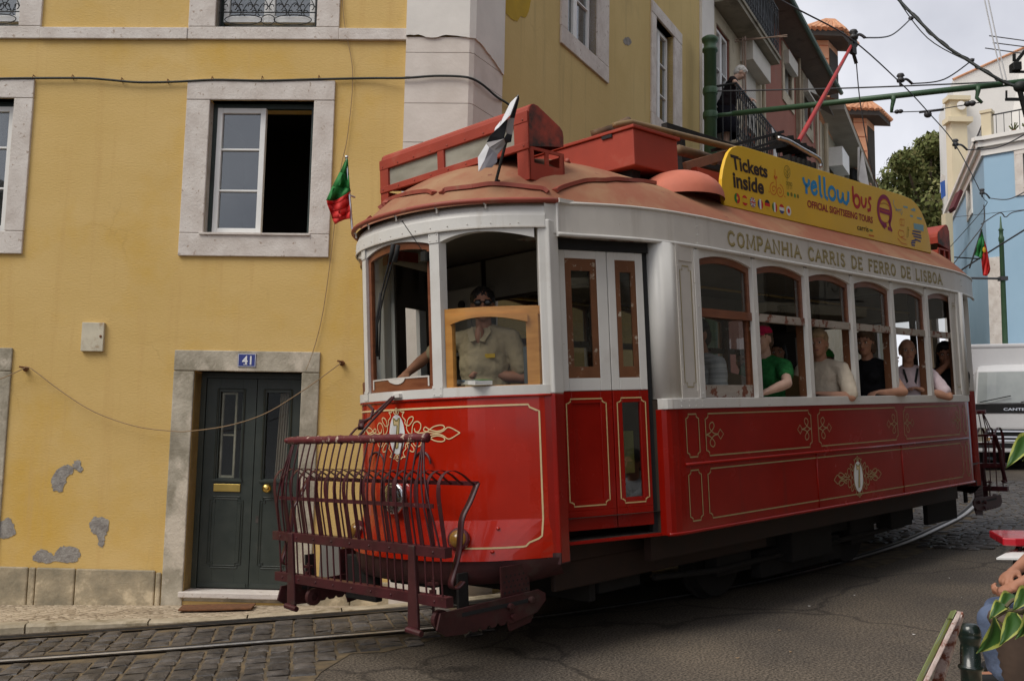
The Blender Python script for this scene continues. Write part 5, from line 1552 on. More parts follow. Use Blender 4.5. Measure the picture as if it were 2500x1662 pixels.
# ---- lifeguard basket folded up against the front
def fender(R_, front):
    FE = bpy.data.objects.new('fender', None); COL.objects.link(FE); FE.parent = tram; MW[FE.name] = TRAMM.copy()
    def part(name, mb, mat, **k): return mb.build(name, mat, FE, **k)
    P = lambda x, y, z: R_((x, y, z))
    q = MB(); n = 60; ys = np.linspace(.46, 1.92, n)
    q.tube([P(.08, y, 1.412) for y in ys], [.025 + .005 * (k % 5 == 0) for k in range(n)], 9); q.ell(P(.08, 1.93, 1.412), (.03, .04, .022)); part('top_bar', q, MT['maroon_worn'], smooth=True)
    for (z0, z1, y0, y1, nm_) in ((.742, .80, .275, 2.075, 'beam'), (.470, .528, .275, 2.055, 'beam')):
        q = MB(); q.box(P(.03, y0, z0), P(.085, y1, z1)); q.cur = 0
        for y in np.linspace(y0 + .1, y1 - .1, 9): q.ell(P(.029, y, (z0 + z1) / 2), (.006, .008, .008), 8, 4)
        part(nm_, q, MT['maroon'], bevel=.005)
    q = MB(); q.box(P(.012, .345, 1.018), P(.020, 1.955, 1.042)); part('middle_rail', q, MT['maroon'])
    q = MB(); q.box(P(.295, .285, 1.125), P(.315, 2.05, 1.150)); part('rear_rail', q, MT['maroon'])
    nr = 25
    for i in range(nr):
        yb = .33 + 1.68 * i / (nr - 1); yt = min(max(yb, .50), 1.86)
        if yt != yb: yt += (yb - yt) * .08
        prof = [(.055, yb, .50), (.05, yb, .62), (.045, yb, .77), (.025, yb + (yt - yb) * .12, .92), (.012, yb + (yt - yb) * .28, 1.03), (.02, yb + (yt - yb) * .55, 1.16), (.045, yb + (yt - yb) * .78, 1.28), (.08, yt, 1.40)]
        q = MB(); q.tube([P(*p) for p in spline(prof, 4)], .0062, 6); part('rod', q, MT['maroon'], smooth=True)
    ns = 18
    for i in range(ns):
        y = .305 + 1.72 * i / (ns - 1)
        S_ = spline([(.06, y, .79), (.045, y, .90), (.028, y, 1.02), (.020, y, 1.10), (.032, y, 1.165), (.075, y, 1.212), (.14, y, 1.222), (.21, y, 1.195), (.265, y, 1.155), (.30, y, 1.135)], 4)
        q = MB(); A = [P(p[0], p[1] - .017 + .008 * (k > 14), p[2]) for k, p in enumerate(S_)]; B = [P(p[0], p[1] + .017, p[2]) for p in S_]
        q.strip(A, B); part('strap', q, MT['maroon'], solid=.003)
    for y in (.29, 2.045):
        S_ = spline([(.31, y, 1.14), (.25, y, 1.04), (.185, y, .95), (.165, y, .85), (.15, y, .76), (.11, y, .66), (.085, y, .60), (.095, y, .575), (.13, y, .575), (.17, y, .60)], 5)
        q = MB(); q.strip([P(p[0], p[1] - .022, p[2]) for p in S_], [P(p[0], p[1] + .022, p[2]) for p in S_]); part('bracket', q, MT['maroon'], solid=.008, smooth=True)
    for y in (.56, 1.84):
        q = MB(); q.prism([P(.018, y + a_, z) for a_, z in ((-.028, .80), (.028, .80), (.034, .62), (.045, .42), (.05, .33), (.03, .295), (-.03, .295), (-.045, .34), (-.042, .48), (-.034, .62))], R_((.022, 0, 0)) if front else (-.022, 0, 0)); part('hanger', q, MT['maroon_dark'], bevel=.006)
        q = MB(); q.tube([P(.0, y - .10, .315), P(.0, y + .03, .325)], .018, 9); part('hanger_pin', q, MT['maroon'])
        q = MB(); q.lathe([(.02, 0), (.055, 0), (.055, .03), (.025, .035), (.025, .02)], P(.10, y - .13, .385), 18, (0, -1, 0)); part('roller', q, MT['maroon_dark'])
        q = MB(); q.tube([P(.10, y - .09, .60), P(.10, y - .09, .40)], .008, 7); q.box(P(.08, y - .12, .57), P(.12, y - .06, .585)); q.box(P(.085, y - .105, .50), P(.115, y - .075, .545)); part('adjusting_screw', q, MT['maroon_dark'])
    for y in (.36, 2.02):
        q = MB()
        ta = [P(.06, y, .43), P(.86, y, .45), P(.92, y, .42), P(.92, y, .375), P(.84, y, .315), P(.62, y, .285)]
        for k in range(5): ta += [P(.60 - k * .075, y, .285), P(.58 - k * .075, y, .305), P(.56 - k * .075, y, .285)]
        ta += [P(.10, y, .295), P(.03, y, .34)]
        q.prism(ta, (0, .014, 0)); part('arm_plate', q, MT['maroon_dark'], bevel=.003)
        q = MB(); q.box(P(.22, y - .003, .385), P(.80, y + .0, .408)); part('slot', q, MT['rubber'])
        q = MB()
        for x in (.60, .78): q.lathe([(.022, 0), (.022, .02), (.012, .024)], P(x, y - .004, .385 if x < .7 else .40), 8, (0, -1, 0))
        q.lathe([(.018, 0), (.018, .02)], P(.62, y - .004, .325), 8, (0, -1, 0)); part('bolt', q, MT['maroon_dark'])
        q = MB(); q.box(P(.56, y + .02, .40), P(.80, y + .032, .62)); pp_ = part('perforated_plate', q, MT['maroon_dark'])
        q = MB()
        for k in range(4):
            for j in range(6): q.lathe([(.007, 0), (.007, .002)], P(.585 + j * .037 + (k % 2) * .016, y + .0195, .465 + k * .032), 7, (0, -1, 0))
        part('holes', q, MT['rubber'])
        q = MB(); q.prism([P(.60, y + .02, .30), P(.85, y + .02, .34), P(.80, y + .02, .26), P(.62, y + .02, .235)], (0, .012, 0)); part('skid', q, MT['maroon_dark'])
        q = MB(); q.box(P(.42, y + .25, .36), P(.50, y + .27, .58)); part('stay', q, MT['underframe'])
    return FE


fender(lambda p: p, True)
fender(rear_m, False)
# tie rods from the dash rail to the basket
q = MB(); h0 = front_at(965, 966, .03)
T1 = lambda px, py, x: tuple(tu(px, py, 0, x))
q.tube([tuple(h0), T1(905, 1030, .24), T1(870, 1072, .09)], .009, 6); q.tube([tuple(h0 + [0, .02, 0]), T1(885, 1037, .22)], .008, 6); q.tube([T1(885, 1037, .22), T1(868, 1047, .17), T1(850, 1068, .10), (.06, 1.30, 1.40), (.08, 1.30, 1.385)], .007, 6)
q.tube([T1(880, 1032, .22), T1(905, 1020, .26), T1(911, 1000, .30), T1(900, 988, .32)], .010, 6); q.obox(T1(882, 1036, .22), (.02, .02, .02), (0, .03, 0), (0, 0, .015))
tp('fender_latch', q, MT['maroon_dark'], smooth=True)
q = MB(); q.box(tuple(h0 + [-.01, -.05, -.012]), tuple(h0 + [.03, .04, .012])); tp('latch_bracket', q, MT['tram_white'])
# rope lashing, whisk cover and dark gear under the front
q = MB(); q.box((.55, .75, .36), (.62, .95, .60)); q.box((.62, 1.1, .42), (.95, 1.55, .60)); q.box((.5, 1.55, .30), (.56, 1.9, .6)); tp('lifeguard_gear', q, MT['underframe'], bevel=.01)

# ---- roof equipment
def dest_box(R_, name):
    T = lambda X, Y: tu(880 + X * .2289, 220 + Y * .2289, 1, .40)
    pf = [T(1797, 590), T(1788, 250), T(1800, 175), T(1822, 150), T(1850, 146), T(1890, 165), T(2130, 395), T(2158, 440), T(2168, 500), T(2168, 605)]
    pf = [(p[0], p[2]) for p in pf]
    x0 = pf[0][0]; zb = pf[0][1]; zt = max(p[1] for p in pf)
    y0, y1 = .40, 1.985
    q = MB()
    for y in (y0, y1 - .015): q.prism([R_((x, y, z)) for x, z in pf], (0, .015, 0))
    top = pf[1:]
    q.sheet([[R_((x, y, z)) for x, z in top] for y in (y0 + .002, y1 - .002)])
    q.box(R_((x0 - .01, y0, pf[1][1] - .055)), R_((x0 + .02, y1, pf[1][1] + .02))); q.box(R_((x0 - .008, y0, zb - .02)), R_((x0 + .02, y1, zb + .028)))
    for (a_, b_) in ((y0, y0 + .13), (1.24, 1.31), (y1 - .10, y1)): q.box(R_((x0 - .006, a_, zb)), R_((x0 + .02, b_, pf[1][1] - .03)))
    bx = tp(name, q, MT['box_red'], bevel=.004)
    q = MB(); q.add([R_((x0 + .012, y, z)) for y, z in ((y0 + .02, zb), (y1 - .02, zb), (y1 - .02, pf[1][1]), (y0 + .02, pf[1][1]))], [(0, 1, 2, 3)]); tp('blind_glass', q, MT['glass_dirty'], bx)
    q = MB()   # sooty cheek
    q.add([R_((x + (.004 if k < 4 else -.004), y0 - .0015, z - .004)) for k, (x, z) in enumerate(pf)], [tuple(range(len(pf)))]); tp('sooty_cheek', q, MT['soot'], bx)
    # pierced cheek below and legs
    q = MB(); zz = [T(1800, 865)[2] - .05, T(1900, 785)[2], T(1900, 648)[2], zb]; xe = pf[-1][0]
    xs = [x0, T(1852, 700)[0], T(1972, 700)[0], T(2008, 700)[0], T(2128, 700)[0], xe]
    for i in range(5):
        if i in (0, 2, 4): q.box(R_((xs[i], y0, zz[0])), R_((xs[i + 1], y0 + .012, zz[3])))
        else: q.box(R_((xs[i], y0, zz[0])), R_((xs[i + 1], y0 + .012, zz[1]))); q.box(R_((xs[i], y0, zz[2])), R_((xs[i + 1], y0 + .012, zz[3])))
    for (a_, b_) in ((y0, y0 + .11), (y1 - .09, y1)): q.box(R_((x0, a_, zz[0] - (.35 if a_ > 1 else 0))), R_((x0 + .012, b_, zz[3])))
    q.box(R_((x0 + .02, 1.25, zz[0])), R_((x0 + .04, 1.30, zz[3]))); q.box(R_((xe - .015, y0, zz[0])), R_((xe, y1, zz[2])))
    q.box(R_((x0 + .06, y1 - .015, zz[0] - .3)), R_((xe, y1, zz[3])))
    tp('box_legs', q, MT['box_red'], bx)
    q = MB()
    for y in np.linspace(y0 + .04, y1 - .04, 9):
        q.ell(R_((x0 - .012, y, pf[1][1] - .035)), (.006, .006, .006), 6, 4)
        q.ell(R_((x0 - .010, y, zb + .004)), (.006, .006, .006), 6, 4)
    tp('rivets', q, MT['roof_trim'], bx)


dest_box(lambda p: p, 'destination_box')
dest_box(rear_m, 'destination_box')
q = MB(); q.box((2.205, .50, 3.375), (2.765, 1.88, 3.655)); rb = tp('resistor_box', q, MT['box_red'], bevel=.008)
q = MB(); q.box((2.19, .485, 3.658), (2.79, 1.895, 3.682)); tp('box_lid', q, MT['box_red'], rb, bevel=.004)
q = MB()
for y in (.75, 1.6): q.box((2.193, y - .05, 3.63), (2.204, y + .05, 3.655))
q.box((2.3, .6, 3.2), (2.4, 1.78, 3.375)); q.box((2.6, .6, 3.2), (2.7, 1.78, 3.375)); tp('box_support', q, MT['rubber'], rb)
q = MB(); rows = []
for i in range(9):
    ph = (math.pi / 2) * i / 8
    rows.append([(2.70 + .365 * math.cos(ph) * math.cos(t), .45 + .33 * math.cos(ph) * math.sin(t), 3.15 + .235 * math.sin(ph) ** .9) for t in np.linspace(0, 2 * math.pi, 33)])
q.sheet(rows); tp('dome_vent', q, MT['roof_trim'] if False else M('dome_paint', (0.52, 0.15, 0.09), .7, scale=3), ROOF, smooth=True)
q = MB(); q.tube(spline([roof_pt((1.2, .22, 2.9), .62, .02), (1.62, .62, 3.285), (1.72, .60, 3.29), (1.83, .56, 3.275), (1.9, .52, 3.25)], 8), .018, 8); tp('conduit', q, MT['roof_trim'], ROOF, smooth=True)

# ---- trolley gear
q = MB()
def tb(p, q_, y0, y1, w_, h_): return (tuple(tu(*p, 1, y0)), tuple(tu(*q_, 1, y1)), w_, h_)
for args in (tb((1738, 368), (1912, 322), .95, 1.25, .025, .03), tb((1700, 398), (1930, 352), .9, 1.1, .03, .035), tb((1660, 418), (1910, 340), .85, 1.1, .025, .025), tb((1890, 335), (1985, 375), 1.2, 1.2, .08, .08)):
    q.beam(*args)
for x in (3.4, 4.4, 5.3, 6.0):
    for y in (.9, 1.45): q.box((x, y, 3.25), (x + .06, y + .05, 3.95))
q.box((3.2, .9, 3.93), (6.2, .96, 3.99)); q.box((3.2, 1.42, 3.93), (6.2, 1.48, 3.99)); q.box((5.2, .9, 3.6), (5.9, 1.5, 3.7))
for k in range(6): q.box((5.35 + k * .1, .95, 3.99), (5.40 + k * .1, 1.45, 4.09))
q.lathe([(.10, 0), (.12, .1), (.09, .22), (.05, .3)], tuple(tu(1945, 378, 1, 1.19) - [0, 0, .22]), 14)
for k in range(4): q.obox(tuple(tu(1908 + k * 16, 348 + k * 9, 1, 1.15)), (.05, 0, .01), (0, .12, 0), (-.01, 0, .045))
tg = tp('trolley_base', q, MT['underframe'])
q = MB(); q.beam(tuple(tu(1672, 408, 1, .55)), tuple(tu(1792, 372, 1, .8)), .03, .075); q.beam(tuple(tu(1655, 428, 1, .60)), tuple(tu(1700, 418, 1, .62)), .05, .05); tp('roof_plank', q, M('plank', (0.22, 0.10, 0.05), .8, scale=6), tg)
q = MB(); P4 = [tu(1700, 407, 1, .5), tu(1790, 431, 1, .5), tu(1800, 485, 1, .5), tu(1722, 468, 1, .5)]; q.prism([tuple(p) for p in P4], (0, .6, 0)); tp('side_tray', q, MT['box_red'], tg)
q = MB(); tpw = (7.465, 1.19, 5.86); q.tube([(5.35, 1.19, 3.70), (5.957, 1.19, 4.344), (6.9, 1.19, 5.29), tpw], [.030, .030, .024, .018], 10); pol = tp('trolley_pole', q, M('pole_red', (0.42, 0.03, 0.03), .5, dirt=(.25, .09, .06), dirt_scale=5), tg, smooth=True)
q = MB(); q.lathe([(.02, -.02), (.06, -.015), (.05, 0), (.06, .015), (.02, .02)], (7.50, 1.19, 5.87), 14, (0, 1, 0)); q.box((7.40, 1.165, 5.72), (7.50, 1.215, 5.86)); q.tube([(7.45, 1.19, 5.75), (7.52, 1.19, 5.62)], .022, 7); tp('trolley_head', q, MT['black_iron'], pol)
q = MB(); q.tube(spline([(7.52, 1.19, 5.62), tuple(tu(2100, 250, 1, 1.19)), tuple(tu(2122, 380, 1, 1.19)), tuple(tu(2150, 520, 1, 1.19))], 6), .007, 5); tp('trolley_rope', q, MT['wire_grey'], pol)
q = MB(); q.tube([tuple(tu(*p, 1, .70)) for p in ((1500, 306), (1540, 300), (1700, 340), (1790, 362), (1900, 395))], [.022, .028, .028, .026, .024], 10); tp('stowed_pole', q, M('pole_brown', (0.20, 0.125, 0.05), .6, dirt=(.07, .045, .03), dirt_scale=4), tg, smooth=True)
q = MB(); q.tube([tuple(tu(*p, 1, 1.0)) for p in ((1496, 316), (1534, 297))], .042, 12); q.beam(tuple(tu(1452, 326, 1, 1.0)), tuple(tu(1502, 312, 1, 1.0)), .08, .06); tp('pole_hook', q, M('hook_brown', (0.13, 0.075, 0.035), .7, var=.3, scale=9), tg, smooth=True); q = MB(); q.tube([tuple(tu(*p, 1, .8)) for p in ((1655, 366), (1700, 378), (1745, 392))], .045, 10); tp('pole_butt', q, bpy.data.materials['hook_brown'], tg, smooth=True)
q = MB(); q.tube(spline([tuple(tu(*p, 1, .7)) for p in ((1900, 337), (1925, 345), (1960, 365), (1995, 385), (2003, 397), (2004, 408))], 5), .022, 8); tp('guard_hoop', q, MT['steel'], tg, smooth=True)

# ---- ticket board on the roof edge
YB = .25
ZB = lambda X, Y: tu(1740 + X * .2374, 330 + Y * .2374, 1, YB - .017)
q = MB()
bo = [(125, 720), (108, 640), (96, 540), (96, 450), (110, 350), (135, 250), (165, 175), (205, 128), (250, 112), (300, 112), (350, 125), (1000, 325), (1600, 509), (1950, 617), (2045, 658), (2100, 710), (2150, 790), (2195, 900), (2225, 1020), (2243, 1130), (2250, 1215)]
outl = [ZB(*p) for p in bo]
q.prism([(p[0], YB - .015, p[2]) for p in outl], (0, .03, 0)); board = tp('ticket_board', q, MT['sign_yellow'], bevel=.004)
YI = YB - .017


def ZBI(X, Y): p = ZB(X, Y); return np.array([p[0], YI, p[2]])


def bil(TL, BL, TR_, BR):
    A = [ZBI(*p) for p in (TL, BL, TR_, BR)]
    return lambda u, v: tuple((A[1] * (1 - v) + A[0] * v) * (1 - u) + (A[3] * (1 - v) + A[2] * v) * u)


tx = MB()
inks = ['ink_black', 'ink_blue', 'ink_crimson', 'ink_purple', 'ink_orange', 'ink_green', 'ink_olive', 'ink_grey', 'ink_white', 'ink_navy', 'ink_lightblue', 'flag_green', 'flag_red', 'flag_yellow', 'flag_black', 'ink_red']
ink = lambda n_: inks.index(n_)
def word(s, quad, col, bold=.03): tx.cur = ink(col); text_on(tx, s, bil(*quad), bold)
word('Tickets', ((180, 196), (203, 352), (562, 308), (566, 446)), 'ink_black', .035)
word('inside', ((203, 372), (217, 540), (526, 458), (528, 614)), 'ink_black', .035)
word('OFFICIAL SIGHTSEEING TOURS', ((972, 665), (975, 742), (1646, 842), (1646, 910)), 'ink_red', .03)
word('carris', ((1484, 918), (1488, 972), (1602, 944), (1604, 998)), 'ink_black', .012)


def strokes(col, lst, w=.03, lift=0.0, closed=False):
    tx.cur = ink(col)
    for l in lst:
        tx.band([ZBI(*p) - [0, lift, 0] for p in l], w, (0, -1, 0), closed)
def arcp(cx, cy, rx, ry, a0, a1, n=14): return [(cx + rx * math.cos(math.radians(a)), cy + ry * math.sin(math.radians(a)) + (rx * math.cos(math.radians(a))) * .31) for a in np.linspace(a0, a1, n)]
WB = .040
strokes('ink_blue', [spline([(930, 437, 0), (945, 500, 0), (972, 525, 0), (985, 520, 0)], 5)] and [[(930, 435), (940, 480), (955, 510), (975, 520), (990, 500), (990, 455)], [(962, 510), (966, 605)]], WB)
strokes('ink_blue', [arcp(1045, 545, 30, 60, 10, 330) + [(1018, 545)]], WB * .9)
strokes('ink_blue', [[(1098, 415), (1105, 560), (1112, 615), (1128, 640)], [(1145, 430), (1152, 580), (1160, 635), (1185, 660)]], WB)
strokes('ink_blue', [arcp(1228, 600, 34, 62, 0, 360, 22)], WB * .9)
strokes('ink_blue', [[(1285, 560), (1290, 640), (1305, 680), (1325, 680), (1340, 640), (1340, 590)], [(1340, 640), (1352, 690), (1375, 705), (1395, 670), (1395, 580)]], WB)
strokes('ink_crimson', [[(1440, 525), (1448, 690)], arcp(1482, 680, 30, 60, 0, 360, 22), [(1530, 632), (1533, 700), (1548, 738), (1568, 732), (1578, 685), (1576, 645)], [(1632, 652), (1610, 648), (1604, 688), (1624, 728), (1620, 768), (1592, 775)]], WB * .85)
def disc(col, cx, cy, r, lift=0.0, a0=0, a1=360):
    tx.cur = ink(col); c = ZBI(cx, cy); n = 22
    P = [c + r * np.array([math.cos(math.radians(a)), 0, math.sin(math.radians(a))]) - [0, lift, 0] for a in np.linspace(a0, a1, n)]
    tx.add(P, [tuple(range(n))])
RF = .042
def seg(col, cx, cy, f0, f1, vert):
    """strip of a disc between two fractions of its width (vert) or height"""
    tx.cur = ink(col); c = ZBI(cx, cy); n = 10; A = []; B = []
    for f in np.linspace(f0, f1, n):
        h = math.sqrt(max(0, 1 - f * f))
        if vert: A.append(c + RF * np.array([f, 0, h])); B.append(c + RF * np.array([f, 0, -h]))
        else: A.append(c + RF * np.array([-h, 0, -f])); B.append(c + RF * np.array([h, 0, -f]))
    tx.strip(A, B)
FL = [(252, 650), (331, 672), (413, 692), (491, 710), (563, 716), (638, 742), (711, 760), (781, 780)]
def flag3(i, cols, vert, cuts=(-1, -.33, .33, 1)):
    for c_, a_, b_ in zip(cols, cuts[:-1], cuts[1:]): seg(c_, *FL[i], a_, b_, vert)
flag3(0, ('flag_green', 'flag_red'), True, (-1, -.1, 1)); disc('flag_yellow', *FL[0], .014, .001)
flag3(1, ('flag_red', 'flag_yellow', 'flag_red'), False, (-1, -.45, .45, 1))
flag3(2, ('ink_navy', 'ink_navy'), False, (-1, 0, 1))
c_ = ZBI(*FL[2]); tx.cur = ink('ink_white')
for (a_, b_, w_, col) in (((-.7, -.7), (.7, .7), .010, 'ink_white'), ((-.7, .7), (.7, -.7), .010, 'ink_white'), ((-1, 0), (1, 0), .018, 'ink_white'), ((0, -1), (0, 1), .018, 'ink_white'), ((-1, 0), (1, 0), .010, 'flag_red'), ((0, -1), (0, 1), .010, 'flag_red')):
    tx.cur = ink(col); lift = .0007 if col == 'ink_white' else .0014
    tx.band([c_ + RF * np.array([a_[0], 0, a_[1]]) - [0, lift, 0], c_ + RF * np.array([b_[0], 0, b_[1]]) - [0, lift, 0]], w_, (0, -1, 0))
flag3(3, ('ink_navy', 'ink_white', 'flag_red'), True); flag3(4, ('flag_black', 'flag_red', 'flag_yellow'), False); flag3(5, ('flag_green', 'ink_white', 'flag_red'), True); flag3(6, ('flag_red', 'ink_white', 'ink_navy'), False)
disc('ink_white', *FL[7], RF); disc('flag_red', *FL[7], .021, .001)
sp_ = lambda cx, cy, sg, k: [(cx + sg * (4 + 40 * t) * math.cos(t * 11), cy + (6 + 66 * t) * math.sin(t * 11) * k + sg * (4 + 40 * t) * math.cos(t * 11) * .31) for t in np.linspace(0, 1, 46)]
strokes('ink_orange', [sp_(628, 560, 1, 1), sp_(690, 580, -1, 1), [(640, 350), (643, 410)], [(652, 460), (655, 545)], [(575, 575), (585, 590)], [(735, 625), (748, 640)]], .008)
for x, y in ((637, 428), (658, 434), (645, 445)): disc('ink_orange', x, y, .013)
strokes('ink_olive', [arcp(765, 378, 31, 62, 0, 360, 24), [(765, 440), (768, 470)], [(766, 330), (768, 435)], [(745, 350), (767, 390), (785, 345)], [(745, 385), (767, 425), (790, 385)]], .006)
for k in range(4): strokes('ink_olive', [arcp(762 + k * 16, 495 + k * 4, 7, 18, 0, 360, 10), [(764 + k * 16, 515), (766 + k * 16, 560)]], .005)
for k, (x, y) in enumerate(((775, 606), (811, 611), (845, 624), (877, 630))): disc('ink_green' if k % 2 == 0 else 'ink_olive', x, y, .019)
tx.cur = ink('ink_purple')
ring = arcp(1768, 780, 68, 145, 72, 412, 40)
strokes('ink_purple', [ring], .045); strokes('ink_orange', [arcp(1768, 780, 55, 122, 130, 360, 24)], .012)
strokes('ink_purple', [[(1748, 925), (1775, 955)], [(1826, 800), (1822, 930), (1845, 990)], [(1800, 955), (1838, 975)]], .035)
strokes('ink_purple', [[(1716, 768), (1820, 800)]], .055); strokes('ink_orange', [[(1722, 768), (1812, 796)]], .008, .001)
for k in range(8):
    strokes('ink_red', [[(1728 + k * 11, 700 - 14 * math.sin(k * .45) + k * 3), (1732 + k * 11, 712 - 14 * math.sin(k * .45) + k * 3)], [(1735 + k * 10, 870 + 14 * math.sin(k * .45) + k * 3), (1739 + k * 10, 882 + 14 * math.sin(k * .45) + k * 3)]], .012)
strokes('ink_grey', [[(1862, 665), (1858, 700), (1870, 735), (1895, 765)], [(1880, 770), (1945, 765), (1950, 790), (1938, 820)], [(1885, 760), (1890, 785)], [(1905, 760), (1912, 790)], [(1925, 765), (1930, 800)]], .011)
strokes('ink_lightblue', [[(1960, 735), (2005, 745)], [(2040, 765), (2080, 778)], [(2030, 830), (2060, 835)], [(2100, 850), (2150, 862)], [(2060, 755), (2085, 770)]], .018)
strokes('ink_orange', [[(1925, 865), (1972, 868), (1970, 930), (1928, 925), (1925, 865)], [(1945, 880), (1945, 925)], [(1905, 1010), (1920, 975), (1965, 990), (1970, 1040), (1930, 1050), (1905, 1010)], [(1900, 1060), (1945, 1110), (2000, 1125)], [(1935, 1050), (1990, 1080)]], .008)
strokes('ink_olive', [[(2000, 950), (2015, 945), (2012, 1040), (1998, 1055), (2000, 950)], [(2008, 975), (2022, 978)]], .007)
tx.cur = ink('ink_lightblue'); tx.add([ZBI(*p) for p in ((2066, 905), (2168, 925), (2168, 990), (2070, 965))], [(0, 3, 2, 1)])
strokes('ink_navy', [[(2055, 985), (2140, 1000)], [(2050, 1010), (2145, 1035)], [(2065, 1040), (2148, 1060)], [(2080, 1070), (2140, 1095)], [(2045, 1090), (2090, 1080)], [(2040, 1110), (2085, 1105)], [(2045, 1130), (2080, 1135)]], .016)
strokes('ink_green', [[(1612, 975), (1645, 983)]], .018); strokes('ink_orange', [[(1606, 1028), (1660, 1040)]], .014)
tp('board_lettering', tx, [MT[i] for i in inks], board)

# ================================================================ street behind
MT['stucco_red'] = M('stucco_red', (0.25, 0.088, 0.058), 0.9, col2=(0.29, 0.112, 0.078), scale=1.2, bump=0.3, bscale=20, dirt=(.24, .12, .09), dirt_scale=1.5)
MT['stucco_cream'] = M('stucco_cream', (0.40, 0.34, 0.24), 0.9, col2=(0.50, 0.44, 0.33), scale=2, bump=0.2, dirt=(.24, .2, .14), dirt_scale=2)
MT['slab_concrete'] = M('slab_concrete', (0.26, 0.235, 0.18), 0.95, scale=3, dirt=(0.12, 0.10, 0.07), dirt_scale=2.5, dirt_lo=.5, dirt_hi=.7, bump=.3)
MT['gutter_green'] = M('gutter_green', (0.035, 0.085, 0.055), 0.5)
MT['pole_green'] = M('pole_green', (0.042, 0.098, 0.048), 0.5, var=.12, dirt=(.05, .09, .045), dirt_scale=6, bump=.05)
MT['tile'] = M('tile', (0.50, 0.23, 0.12), 0.9, col2=(0.62, 0.33, 0.19), scale=9, dirt=(0.30, 0.16, 0.10), dirt_scale=6)
MT['brick_orange'] = M('brick_orange', (0.56, 0.27, 0.15), 0.9, col2=(0.62, 0.33, 0.20), scale=4)
MT['eave_dark'] = M('eave_dark', (0.045, 0.04, 0.036), 0.9)
MT['white_wall'] = M('white_wall', (0.78, 0.76, 0.72), 0.9, var=.04, scale=1)
MT['cream_wall'] = M('cream_wall', (0.66, 0.58, 0.41), 0.9, var=.05, scale=1)
MT['blue_wall'] = M('blue_wall', (0.30, 0.46, 0.60), 0.9, col2=(0.34, 0.50, 0.64), scale=.6, bump=.1)
MT['shutter'] = M('shutter', (0.55, 0.52, 0.46), 0.7, var=.05)
MT['terracotta'] = M('terracotta', (0.42, 0.15, 0.08), 0.9)
MT['laundry'] = M('laundry', (0.62, 0.60, 0.58), 0.9)


def gz(x, y):
    n = TR[:, 2]; return TT[2] - ((x - TT[0]) * n[0] + (y - TT[1]) * n[1]) / n[2]


def box_w(mb, mp, *a): return wbox(mb, mp, *a)


redm = Matrix.Translation(Vector(sw(vE + .02, 0)))
red = thing('red_house', 'dull red house with two iron balconies and a green gutter beyond the yellow house', 'house', mat=redm)
rk = dict(parent=red, world=True)
v0 = vE + .02
rdoor = (8.02, 8.85, 6.62, 8.75); rsh = (9.62, 10.6, 7.2, 9.02); rw1 = (13.15, 13.85, 9.30, 10.15); rw2 = (15.15, 15.95, 9.25, 10.2)
q = MB(); wall_open(q, sq, v0, 17.1, -.5, 10.5, [rdoor, rsh, rw1, rw2], .3); wlk = q.build('wall', MT['stucco_red'], **rk)
q = MB()
for (a_, b_, c_, d_) in ((v0, rdoor[0], 6.2, 9.0), (rdoor[1], rsh[0], 6.2, 9.0), (rsh[1], 11.45, 6.2, 9.6), (rdoor[0], rdoor[1], rdoor[3], 9.0)): wbox(q, sq, a_, b_, c_, d_, 0.0, .02)
q.build('cream_bay', MT['stucco_cream'], **rk)
q = MB(); wbox(q, sq, 7.82, 10.95, 9.02, 9.14, 0, .41); wbox(q, sq, 7.82, 10.97, 9.10, 9.16, .38, .44); sl1 = q.build('balcony_slab', MT['slab_concrete'], **rk)
q = MB(); wbox(q, sq, 7.82, 10.95, 6.46, 6.58, 0, .41); sl2 = q.build('balcony_slab', MT['slab_concrete'], **rk)


def rail(zb, zt, par, dense, v1, mp=sq, va=7.84, off=.40, scrolls=True):
    q = MB(); T = lambda P, r=.012: q.tube([mp(*p) for p in P], r, 6)
    T([(va, zt, off), (v1, zt, off)], .02); T([(va, zb + .06, off), (v1, zb + .06, off)]); T([(va, zt, .02), (va, zt, off)], .02)
    n = int((v1 - va) / dense)
    for i in range(n + 1):
        v = va + (v1 - va) * i / n; T([(v, zb, off), (v, zt, off)], .009)
        if scrolls and i < n:
            c = v + dense / 2
            for zc in (zt - .12, zb + .2): T([(c + dense * .42 * math.cos(t), zc + .07 * math.sin(t), off) for t in np.linspace(0, 2 * math.pi, 11)], .008)
            if i % 2: T([(v + dense * .1, zt - .2, off), (v + dense * .9, (zt + zb) / 2, off), (v + dense * .1, zb + .28, off)], .008)
    for k in range(3): T([(va, zb, off * k / 3 + .04), (va, zt, off * k / 3 + .04)], .009)
    q.build('railing', MT['black_iron'], par, world=True)


